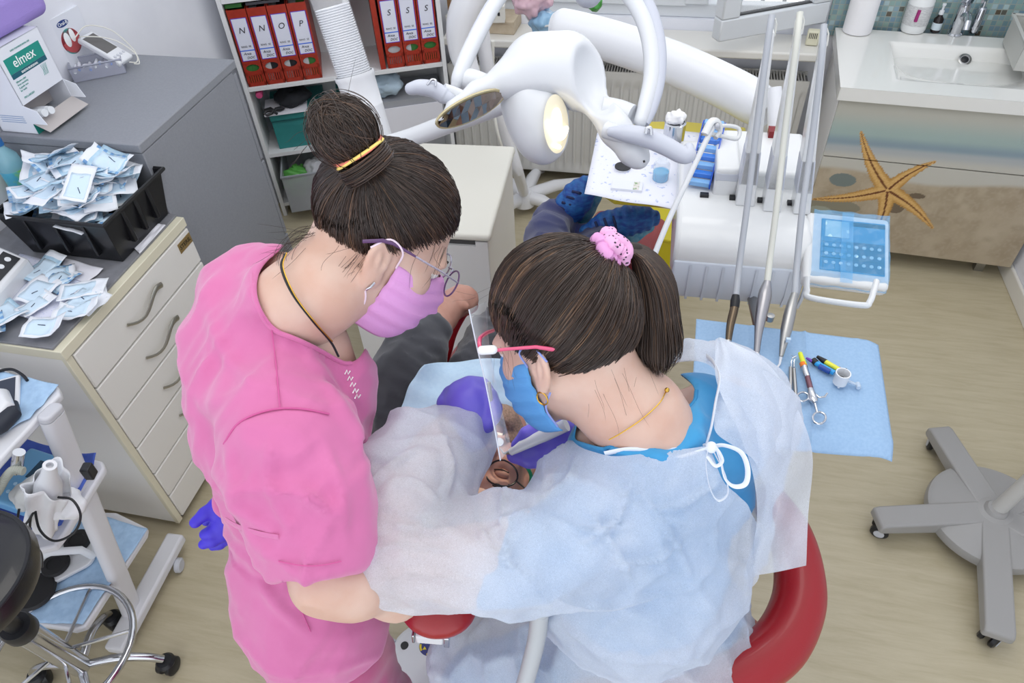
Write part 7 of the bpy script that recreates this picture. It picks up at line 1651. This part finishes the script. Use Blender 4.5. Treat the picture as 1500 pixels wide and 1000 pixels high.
# blue scrub top
torD = [(1000, 660, 1.08, 86), (945, 722, 1.07, 92), (880, 745, 1.065, 74), (1050, 620, 1.10, 72), (1015, 585, 1.115, 48), (960, 820, 1.15, 125), (900, 850, 1.16, 110), (930, 930, 1.26, 130), (1010, 900, 1.26, 95), (1060, 720, 1.14, 60), (860, 705, 1.09, 52)]
slD = [(850, 770, .99, 74), (780, 815, .97, 66), (715, 832, .965, 60)]
slR = [(1070, 640, 1.10, 64), (1080, 620, 1.16, 55)]
def fnTD(P):
    d = sph(P, torD, .08); d = smin(d, smin(sd_chain(P, neckD[1:], .03), sph(P, chD, .05), .03)-.007, .02); d = smin(d, sd_chain(P, px(slD), .02), .03); return smin(d, sd_chain(P, px(slR), .02), .03)
lo, hi = bounds([torD, slD, slR], .02); v, f = surface(lambda P: fnTD(P)+.008*np.clip((np.sqrt(((P-np.array(W(950, 600, 1.0)))**2).sum(-1))-.10)/.05, 0, 1), lo, hi, .0065); v = folds(relax(v, f, 1), f, .012, 18, dv, 41, 1, .3); X, Y, Dp = proj(v)
holeD = [(870, 560), (990, 545), (1019, 572), (1012, 592), (960, 625), (905, 648), (885, 655), (840, 640)]
vD = v; stD = npmesh('scrub_top', v, f, m_blueS, pd, solid=.0018, keep=~(inpoly(X, Y, holeD)))
surfline('neckline_band', [(886, 657), (908, 650), (962, 628), (1013, 594), (1020, 572)], vD, mat('blue_seam', '3388bd', .8), stD, .003, -.001)
surfline('seam', [(905, 655), (960, 645), (1030, 605)], vD, MATS['blue_seam'], stD, .0008, .0005)
# gown
goT = [(1005, 655, 1.075, 98), (945, 722, 1.04, 120), (878, 752, 1.02, 104), (1060, 610, 1.10, 86), (1020, 575, 1.12, 66), (955, 830, 1.14, 148), (890, 850, 1.13, 120), (1085, 690, 1.12, 66), (1070, 780, 1.16, 60), (856, 735, 1.03, 48)]
goS = [(842, 788, .985, 84), (738, 812, .96, 72), (648, 812, .96, 66), (585, 790, .98, 80), (575, 755, 1.01, 82), (598, 712, 1.05, 80), (628, 675, 1.08, 66), (658, 648, 1.11, 46), (680, 632, 1.13, 36)]
goR = [(1075, 620, 1.12, 82), (1060, 585, 1.2, 66), (960, 615, 1.27, 56), (890, 640, 1.25, 44), (862, 640, 1.235, 34)]
skG = [(930, 930, 1.25, 150), (820, 960, 1.25, 120), (720, 980, 1.3, 100), (1000, 930, 1.26, 105), (900, 1060, 1.4, 150)]
def fnG(P):
    d = smin(sph(P, goT, .09), sd_chain(P, px(goS), .03), .035); d = smin(d, sd_chain(P, px(goR), .03), .03); return d
lo, hi = bounds([goT, goS, goR], .03); v, f = surface(fnG, lo, hi, .006); v = relax(v, f, 1)
v = folds(v, f, .018, 9, dv, 51, .9, .35); v = folds(v, f, .010, 20, dv[[1, 0, 2]], 52, 1.0, .3); v = crumple(v, f, .014, .10, 71, (1, .35, .8)); v = relax(v, f, 1)
v = creases(v, f, [[(900, 688), (950, 735), (990, 795), (1016, 850)], [(795, 665), (745, 705), (737, 760), (757, 870)], [(845, 665), (832, 700), (790, 730)], [(700, 790), (740, 762), (775, 745)], [(560, 760), (600, 772), (665, 775)], [(520, 740), (560, 690), (620, 648)], [(540, 805), (600, 792), (680, 812)], [(690, 750), (720, 800), (780, 850)], [(930, 680), (905, 760), (850, 800)], [(1060, 700), (1000, 740), (955, 745)], [(640, 620), (662, 680), (652, 735)], [(590, 645), (640, 640), (685, 652)], [(1030, 860), (960, 872), (880, 890), (820, 872)], [(1000, 790), (960, 822), (895, 832)], [(860, 740), (900, 800), (930, 855)], [(1085, 560), (1122, 640), (1112, 695)], [(810, 760), (870, 775), (930, 770)], [(560, 850), (620, 840), (700, 860)], [(575, 700), (610, 705), (640, 730)]], .011, 5)
X, Y, Dp = proj(v); vG = v
openG = [(868, 560), (1000, 530), (1040, 530), (1052, 560), (1044, 610), (1036, 648), (960, 660), (890, 664), (845, 650), (820, 600)]
slit = [(1038, 640), (1070, 655), (1100, 672), (1122, 720), (1112, 770), (1096, 735), (1060, 700)]
kp_ = ~((inpoly(X, Y, openG)) | (inpoly(X, Y, slit) & (Dp < 1.12)))
gown = npmesh('gown', v, f, m_gown, pd, keep=kp_)
lo, hi = bounds([skG], .02); v, f = surface(lambda P: sph(P, skG, .08), lo, hi, .008); v = folds(relax(v, f, 1), f, .03, 9, dv[[1, 0, 2]], 61, .6, .3); v = crumple(v, f, .016, .08, 73, (1, .5, 1)); npmesh('gown_skirt', v, f, m_gown, gown)
# blue trousers / lap under it
lpD = [(920, 960, 1.30, 115), (800, 985, 1.32, 85), (710, 1010, 1.36, 78), (1000, 950, 1.3, 80)]
lo, hi = bounds([lpD], .02); v, f = surface(lambda P: sph(P, lpD, .07), lo, hi, .009); npmesh('trousers', v, f, m_blueS, pd)
cal = [[(740, 1010, 1.36, 66), (700, 1040, 1.5, 50), (760, 1150, 1.8, 40)], [(820, 1010, 1.36, 66), (850, 1060, 1.55, 50), (860, 1150, 1.8, 40)]]
lo, hi = bounds(cal, .02); v, f = surface(lambda P: np.maximum(smin(sd_chain(P, px(cal[0]), .02), sd_chain(P, px(cal[1]), .02), .02), .02-P[..., 2]), lo, hi, .01); npmesh('trouser_legs', v, f, m_blueS, pd)
# loose back panel of the gown at the right
Lc_ = [(1048, 497, 1.02), (1050, 560, 1.0), (1082, 632, .99), (1104, 700, 1.01), (1108, 770, 1.05), (1088, 845, 1.10)]
Mc_ = [(1054, 494, 1.03), (1090, 545, 1.01), (1130, 625, 1.0), (1145, 700, 1.02), (1140, 770, 1.05), (1135, 838, 1.10)]
Rc_ = [(1062, 496, 1.05), (1122, 530, 1.06), (1165, 592, 1.07), (1190, 664, 1.08), (1184, 752, 1.10), (1181, 828, 1.13)]
A1, A2, A3 = [spline(c, 8) for c in (Lc_, Mc_, Rc_)]
def flap(a, b):
    i = round(b*(len(A1)-1)); p = spline([A1[i], A2[i], A3[i]], 10)[round(a*20)]; return W(p[0], p[1], p[2]+.006*math.sin(b*17+a*9)+.005*math.sin(a*13-b*11)*b)
M().grid(flap, 20, len(A1)-1).build('gown_back_panel', m_gown, gown, weld=False)
M().grid(lambda a, b: W(1088+20*a+8*math.sin(b*5)-60*b*b, 840+70*b-12*a, 1.12+.05*b), 8, 12).build('gown_hem_strip', m_gown, gown, weld=False)
# bindings and bow
def ribbon(pts, parent, name='tie_ribbon', r=.0042, sx=.22, up=None): return M().tube(wpath(pts, 8), r, 8, sx=sx, up=up).build(name, m_gband, parent)
ribbon([(886, 664, .965), (920, 658, .955), (960, 660, .955), (1000, 657, .965), (1034, 652, .975)], gown, 'neck_binding', .005, .35)
ribbon([(1034, 652, .973), (1042, 625, .975), (1048, 590, .985), (1054, 555, 1.0), (1046, 532, 1.02), (1036, 522, 1.04)], gown, 'neck_binding', .005, .35)
for pts in ([(1038, 652, .962), (1034, 680, .955), (1040, 715, .955), (1052, 733, .955), (1066, 722, .952), (1062, 695, .952), (1046, 662, .958)], [(1042, 655, .960), (1060, 652, .952), (1085, 662, .95), (1095, 685, .95), (1092, 708, .95), (1075, 712, .95), (1062, 700, .95), (1056, 676, .952), (1050, 658, .956)], [(1040, 650, .96), (1052, 660, .95), (1058, 675, .948), (1048, 682, .95), (1036, 668, .955)], [(1040, 655, .958), (1020, 662, .957), (985, 672, .955), (930, 680, .95), (892, 672, .95)][:3]):
    ribbon(pts, gown)
M().ell(W(1042, 655, .958), .008).build('knot', m_gband, gown)
ribbon([(855, 650, 1.12), (868, 660, 1.1), (880, 655, 1.08)], gown)
for pts in ([(845, 668, .93), (800, 690, .90), (770, 735, .885), (757, 800, .88), (765, 845, .885)],): pass
# gloves
hand('glove', [(690, 632, 1.13, 30), (692, 600, 1.125, 34), (690, 585, 1.12, 34)], [
    [(668, 588, 1.12, 17), (655, 590, 1.135, 15), (655, 612, 1.15, 13), (668, 622, 1.15, 11)],
    [(672, 575, 1.12, 17), (662, 578, 1.14, 14), (670, 600, 1.16, 12), (690, 610, 1.16, 11)],
    [(690, 568, 1.115, 17), (705, 566, 1.12, 13), (718, 582, 1.125, 11), (722, 600, 1.12, 10)],
    [(706, 578, 1.11, 15), (718, 580, 1.10, 11), (726, 598, 1.095, 10), (724, 612, 1.10, 9)],
    [(700, 625, 1.11, 16), (714, 618, 1.10, 12), (722, 605, 1.095, 10), (722, 592, 1.095, 9)]], m_glove, pd, k=.006, kk=.003)
hand('glove', [(858, 640, 1.235, 30), (835, 648, 1.22, 33), (812, 650, 1.205, 30)], [
    [(812, 632, 1.19, 16), (792, 624, 1.175, 12.5), (772, 636, 1.17, 11), (757, 652, 1.175, 9)],
    [(806, 640, 1.20, 16), (788, 640, 1.20, 12.5), (768, 652, 1.20, 11), (756, 662, 1.205, 9)],
    [(806, 655, 1.205, 15), (786, 664, 1.20, 12.5), (768, 668, 1.20, 11), (752, 668, 1.205, 9.5)],
    [(812, 664, 1.205, 15), (795, 674, 1.20, 12), (776, 674, 1.20, 11), (762, 668, 1.205, 9)],
    [(836, 630, 1.20, 16), (818, 622, 1.175, 12), (800, 628, 1.165, 11), (786, 640, 1.165, 9.5)]], m_glove, pd)
# hair
hcD = hair_cap(HD, pd, (.0995, .0805, .0945)); tieD = tuple(HD.loc(np.array(W(888, 372, .94)))); print('tieD', tieD)
C, at = hair_paths(HD, tieD, 6000, 15, np.random.default_rng(23), (.1015, .0825, .0965), off=(0, .008)); put_strands('combed_hair', HD, C, np.clip(at*1.15, 0, 1), m_hairB, hcD, .0005)
rD = np.random.default_rng(31)
pcs = [(893, 368, .945), (935, 352, .95), (968, 372, .96), (978, 430, .965), (972, 490, .97), (962, 545, .975)]
core = [(893, 368, .945, 12), (932, 364, .962, 8), (956, 400, .968, 17), (962, 450, .972, 19), (960, 500, .977, 15), (962, 540, .982, 7)]
lo, hi = bounds([core], .01); v, f = surface(lambda P: sd_chain(P, px(core), .02)+.004, lo, hi, .004); pt = npmesh('ponytail', v, f, m_hcap, hcD)
B_ = []; ba = []; cw = np.array([list(p) for p in px(core)])
for i in range(2600):
    a = rD.uniform(0, 6.28); rr = rD.uniform(.6, 1.12)**.5; endo = rD.uniform(.55, 1.08); ctr = []
    for j, (x, y, z, r) in enumerate(cw):
        o = (np.array(CR)*math.cos(a+.1*j)+np.array(CU)*math.sin(a+.1*j)*.8+np.array(CF)*math.sin(a)*1.0)*r*rr*(.5 if j == 0 else 1.55)*(1 if j < 4 else rD.uniform(.7, 1.6)); ctr.append(np.array((x, y, z))+o)
    s = np.array(spline(ctr, 4)); n_ = max(6, int(len(s)*min(endo, 1))); idx = np.linspace(0, (len(s)-1)*min(1, endo), 18); s = np.stack([np.interp(idx, np.arange(len(s)), s[:, q]) for q in range(3)], 1); B_.append(s); ba.append(rD.beta(1.8, 3.6))
put_strands('ponytail_strands', None, np.array(B_), np.array(ba), m_hairB, pt, .00055)
B_ = []; ba = []
for i in range(160):
    if i % 5: continue
    if i < 100: s0 = np.array((-.07+rD.normal()*.02, rD.uniform(-.02, .06), -.045+rD.normal()*.012)); dr = np.array((-.008+rD.normal()*.015, rD.normal()*.012, -.05+rD.normal()*.018))
    elif i < 130: s0 = np.array((.075+rD.normal()*.01, rD.uniform(-.03, .06), .085)); dr = np.array((.035, .0, -.02))+rD.normal(size=3)*.02
    else: s0 = np.array((.04+rD.normal()*.01, .070, .02)); dr = np.array((.008, .004, -.05))+rD.normal(size=3)*.01
    t = np.linspace(0, 1, 12)[:, None]; B_.append(s0+dr*t+np.sin(t*rD.uniform(2, 5)+rD.uniform(0, 3))*rD.normal(size=3)*.003*t); ba.append(rD.uniform(.1, .5))
put_strands('loose_hairs', HD, np.array(B_), np.array(ba), m_hairB, hcD, .00016)
# scrunchie
def scr_mat():
    m = mat('pink_scrunchie', 'd79ac6', .7, bump=.4, bscale=60); nt = m.node_tree; N = nt.nodes; L = nt.links; b = N['Principled BSDF']; v_ = N.new('ShaderNodeTexVoronoi'); v_.inputs['Scale'].default_value = 170; tc = N.new('ShaderNodeTexCoord'); L.new(tc.outputs['Object'], v_.inputs['Vector'])
    r = N.new('ShaderNodeValToRGB'); r.color_ramp.elements[0].position = .22; r.color_ramp.elements[1].position = .3; r.color_ramp.elements[0].color = lin('33283a'); r.color_ramp.elements[1].color = lin('e0a8d0'); L.new(v_.outputs['Distance'], r.inputs[0]); L.new(r.outputs[0], b.inputs['Base Color']); return m
sa0 = np.array(W(893, 368, .93)); sdir = nrm_(np.array(W(935, 350, .945))-np.array(W(868, 392, .93))); u = nrm_(np.cross(sdir, np.array(CF))); w_ = np.cross(sdir, u)
def scr(off, ph): return [Vector(sa0+sdir*(off+.004*math.sin(a*3+ph))+(u*math.cos(a)+w_*math.sin(a))*(.019+.002*math.sin(a*5+ph))) for a in [i*math.pi/20 for i in range(40)]]
sc_o = M().tube(scr(-.011, 0), [.0085+.001*(i % 3) for i in range(40)], 12, closed=True).build('scrunchie', mat('plain_pink_band', 'd495c8', .6), pt)
M().tube(scr(.004, 1), [.009+.0015*(i % 2) for i in range(40)], 12, closed=True).build('patterned_fold', scr_mat(), sc_o); M().tube(scr(.013, 2), .007, 12, closed=True).build('patterned_fold', MATS['pink_scrunchie'], sc_o)
mk = face_mask(HD, mat('blue_mask_fabric', '5d9fdc', .8, bump=.3, bscale=300), mat('loop_blue', '8f9fe0', .7), pd, 1)
# pink glasses with shield
m_pg = mat('pink_glasses', 'e0557e', .15, alpha=.9, coat=.5); 
e = lambda p: HD.V(p)
gd = M().tube([W(830, 519, .905), W(812, 512, .90), W(785, 508, .895), W(745, 511, .90), W(716, 514, .905)], [.0036, .0036, .003, .0026, .003], 10, sx=.5).build('safety_glasses', m_pg, pd)
M().tube(wpath([(716, 514, .905), (704, 510, .915), (703, 496, .93), (712, 488, .96), (722, 484, .99)], 5), .0028, 8).build('front_rim', m_pg, gd)
M().tube([W(706, 513, .902), W(722, 512, .90)], .006, 12, rnd=True).build('white_hinge', white, gd)
sh_l = [(687, 453, .93), (698, 505, .93), (711, 560, .935), (723, 620, .94), (733, 674, .95)]; sh_r = [(712, 441, .99), (716, 500, .97), (724, 545, .965), (735, 600, .965), (749, 655, .965)]
s1, s2 = spline(sh_l, 6), spline(sh_r, 6)
M().grid(lambda a, b: W(*((1-a)*s1[round(b*(len(s1)-1))]+a*s2[round(b*(len(s1)-1))]+np.array((0, 0, -.012*math.sin(a*math.pi))))), 8, len(s1)-1).build('face_shield', mat('shield_clear', 'eef2fa', .05, alpha=.16, spec=.9), gd, solid=.0006, weld=False)
M().tube([W(*p) for p in s1], .0009, 6).build('shield_edge', mat('shield_edge', 'dfe6f2', .1, alpha=.7), gd)
M().tube([e((.0+.008*math.cos(a), .081, -.052+.009*math.sin(a))) for a in [i*math.pi/10 for i in range(20)]], .0011, 8, closed=True).build('earring', mat('gold', 'c9a24a', .25, 1), pd)
M().tube(wpath([(892, 644, .945), (910, 634, .938), (940, 614, .935), (966, 590, .94), (976, 572, .955)], 6), .0009, 8).build('necklace', MATS['gold'], pd); M().ell(W(977, 571, .952), .0035).build('clasp', MATS['gold'], pd)
# handpiece and mirror held
q = W(745, 660, 1.175); t = thing('scaler_handpiece', q, 'white scaler handpiece held in the right violet glove over the mouth', 'handpiece')
M().tube([W(830, 622, 1.135), W(800, 636, 1.15), (W(765, 652, 1.165)), W(748, 662, 1.175)], [.0105, .0105, .009, .006], 18).build('handle', m_mold, t); M().tube([W(748, 662, 1.175), W(738, 664, 1.19), W(733, 657, 1.2)], [.004, .0016, .001], 8).build('tip', m_steel, t)
t = thing('mouth_mirror', W(722, 600, 1.09), 'thin grey mirror handle held in the left violet glove', 'mirror'); M().tube([W(716, 560, 1.075), W(722, 610, 1.10), W(728, 645, 1.17)], [.003, .003, .0015], 10).build('handle', m_steel, t); M().lathe([(0, 0), (.009, 0), (.009, .0015), (0, .0015)], W(730, 648, 1.19)).build('mirror_head', m_chrome, t)
# ================================================================== patient chair (mostly under the patient)
m_redl = mat('red_leatherette', '960f1b', .35, coat=.25, bump=.2, bscale=300, bdist=.0008)
t = thing('patient_chair', Vector((-.2, 1.3, 0)), 'red upholstered dental patient chair with headrest under the reclining patient', 'dental chair')
def slabr(name, a, b, wid, th_, parent=t, m=m_redl):
    a = Vector(a); b = Vector(b); F = frame((a+b)/2, (b-a)); L_ = (b-a).length/2; return M(F).box((-L_, -wid/2, -th_/2), (L_, wid/2, th_/2)).build(name, m, parent, bevel=.03, seg=5)
slabr('backrest', (-.27, .80, .84), (-.22, 1.34, .68), .42, .07); slabr('seat', (-.21, 1.30, .66), (-.14, 1.72, .62), .36, .09); slabr('leg_rest', (-.12, 1.70, .62), (-.08, 2.16, .48), .26, .07)
def hrf(P): return smin(sd_ell(P, W(642, 885, 1.17), (.065, .055, .035)), sd_ell(P, HP.w((-.115, 0, .03)), (.08, .09, .03)), .12)*1.0 if False else smin(smin(sd_ell(P, W(642, 885, 1.17), (.065, .055, .035)), sd_ell(P, HP.w((-.115, 0, .03)), (.08, .09, .03)), .08), sd_cap(P, W(642, 885, 1.17), HP.w((-.115, 0, .03)), .03, .03), .03)
v, f = surface(hrf, np.minimum(W(642, 885, 1.17), HP.w((-.115, 0, .03)))-.12, np.maximum(W(642, 885, 1.17), HP.w((-.115, 0, .03)))+.12, .006); npmesh('headrest', v, f, m_redl, t)
q = W(633, 922, 1.215); F = frame(q, CR+CU*-.08, z=(0, 0, 1)); M(F).box((-.026, -.02, -.014), (.022, .02, .014)).build('headrest_bracket', m_mold, t, bevel=.004); M(F).box((.022, -.022, -.018), (.032, .022, .018)).box((-.032, -.02, -.014), (-.027, .02, .014)).build('bracket_end', m_chrome, t, bevel=.002)
M().tube(wpath([(632, 560, 1.56), (645, 520, 1.60), (655, 485, 1.64), (672, 456, 1.70), (690, 448, 1.74)], 6), [.02, .024, .024, .018], 18, rnd=True).build('armrest', m_redl, t)
M().tube([(-.22, 1.5, .6), (-.22, 1.5, .06)], .09, 24).build('column', m_mold, t); M().box((-.42, 1.2, 0), (-.02, 1.85, .06)).build('base_plate', m_mold, t, bevel=.02, seg=3)
M().tube([Vector((-.22, 1.0, .70)), Vector((-.25, .75, .78)), W(640, 905, 1.2)], .014, 12).build('headrest_bar', m_chrome, t)
# corrugated suction hose
hp_ = wpath([(798, 860, 1.03), (792, 890, 1.03), (786, 935, 1.06), (775, 980, 1.09), (760, 1030, 1.12)], 26)
tag(M().tube(hp_, [.0128+.0009*(i % 2) for i in range(len(hp_))], 18).build('suction_hose', mat('hose_light_grey', 'b4b8bc', .4)), 'thick pale grey corrugated suction hose hanging in front of the gown at the bottom', 'hose')
tag(M().tube(wpath([(636, 925, 1.35), (648, 955, 1.42), (655, 985, 1.46), (660, 1030, 1.5)], 8), .009, 12).build('thin_hose', MATS['hose_light_grey']), 'thin grey hose hanging beside the white foot control', 'hose')
# dentist's chair
t = thing('dentist_stool', Vector((.08, .62, 0)), 'red dentist stool with a thick curved red armrest around the seated dentist', 'stool')
ringp = [(1128, 735, 1.33), (1156, 780, 1.30), (1170, 835, 1.27), (1168, 890, 1.235), (1140, 945, 1.20), (1085, 985, 1.17), (1010, 1010, 1.15), (930, 1025, 1.14), (850, 1035, 1.15)]
M().tube(wpath(ringp, 8), [.034, .040, .045, .047, .045, .042, .04], 28, rnd=True).build('curved_armrest', m_redl, t)
M().tube([W(930, 1030, 1.18), Vector((.1, .5, .6)), Vector((.08, .60, .52))], .016, 12).build('armrest_bracket', m_chrome, t)
sc_ = Vector((.10, .66, .50)); M().lathe([(0, -.05), (.145, -.05), (.172, -.03), (.178, .0), (.168, .03), (.14, .045), (0, .05)], sc_, n=56).build('seat', m_redl, t)
def bf(P): return smax(sd_ell(P, W(1082, 955, 1.36), (.05, .06, .10)), 0*P[..., 0]-1, 0)
v, f = surface(bf, np.array(W(1082, 955, 1.36))-.12, np.array(W(1082, 955, 1.36))+.12, .005); npmesh('side_cushion', v, f, m_redl, t)
M().tube([sc_-Vector((0, 0, .05)), Vector((sc_.x, sc_.y, .08))], .025, 20).build('column', m_chrome, t)
for k in range(5):
    a = k*2*math.pi/5+.3; e_ = Vector((sc_.x+.26*math.cos(a), sc_.y+.26*math.sin(a), .06)); M().tube([Vector((sc_.x, sc_.y, .10)), e_], [.02, .014], 12).build('leg', m_chrome, t); M().lathe([(0, -.02), (.022, -.02), (.025, 0), (.022, .02), (0, .02)], e_-Vector((0, 0, .033)), (math.sin(a), -math.cos(a), 0), 20).build('caster', m_black_pl, t)
# ================================================================== light
wd = bpy.data.worlds.new('world'); S.world = wd; wd.use_nodes = True; bg = wd.node_tree.nodes['Background']; bg.inputs[0].default_value = lin('eef2f8'); _t = wd.node_tree; _tc = _t.nodes.new('ShaderNodeTexCoord'); _sp = _t.nodes.new('ShaderNodeSeparateXYZ'); _mr = _t.nodes.new('ShaderNodeMapRange'); _t.links.new(_tc.outputs['Generated'], _sp.inputs[0]); _t.links.new(_sp.outputs[2], _mr.inputs[0])
_mr.inputs[1].default_value = 0; _mr.inputs[2].default_value = 1; _mr.inputs[3].default_value = 1.65; _mr.inputs[4].default_value = .85; _t.links.new(_mr.outputs[0], bg.inputs[1])
def area(name, loc, rot, sx, sy, power, col='ffffff'):
    l = bpy.data.lights.new(name, 'AREA'); l.shape = 'RECTANGLE'; l.size = sx; l.size_y = sy; l.energy = power; l.color = lin(col)[:3]; o = bpy.data.objects.new(name, l); COL.objects.link(o); o.location = loc; o.rotation_euler = rot; return o
area('overhead_fill', (-.3, .9, 2.75), (0, 0, 0), 1.6, 1.2, 9, 'fffaf2'); area('overhead_fill', (.5, 2.2, 2.75), (0, 0, 0), 1.2, .6, 5, 'fffaf2')  # unseen area lights added overhead to give shape and soft shadows
l = bpy.data.lights.new('lamp_beam', 'SPOT'); l.energy = 9; l.spot_size = math.radians(24); l.spot_blend = .6; l.shadow_soft_size = .04; l.color = lin('fff0cf')[:3]
o = bpy.data.objects.new('lamp_beam', l); COL.objects.link(o); o.location = lc_+ln_*.03; tgt = W(738, 635, 1.24); o.rotation_euler = (tgt-o.location).to_track_quat('-Z', 'Y').to_euler()
vs = S.view_settings; vs.view_transform = 'Standard'; vs.look = 'None'; vs.gamma = 1; vs.exposure = 0.32; vs.use_curve_mapping = False
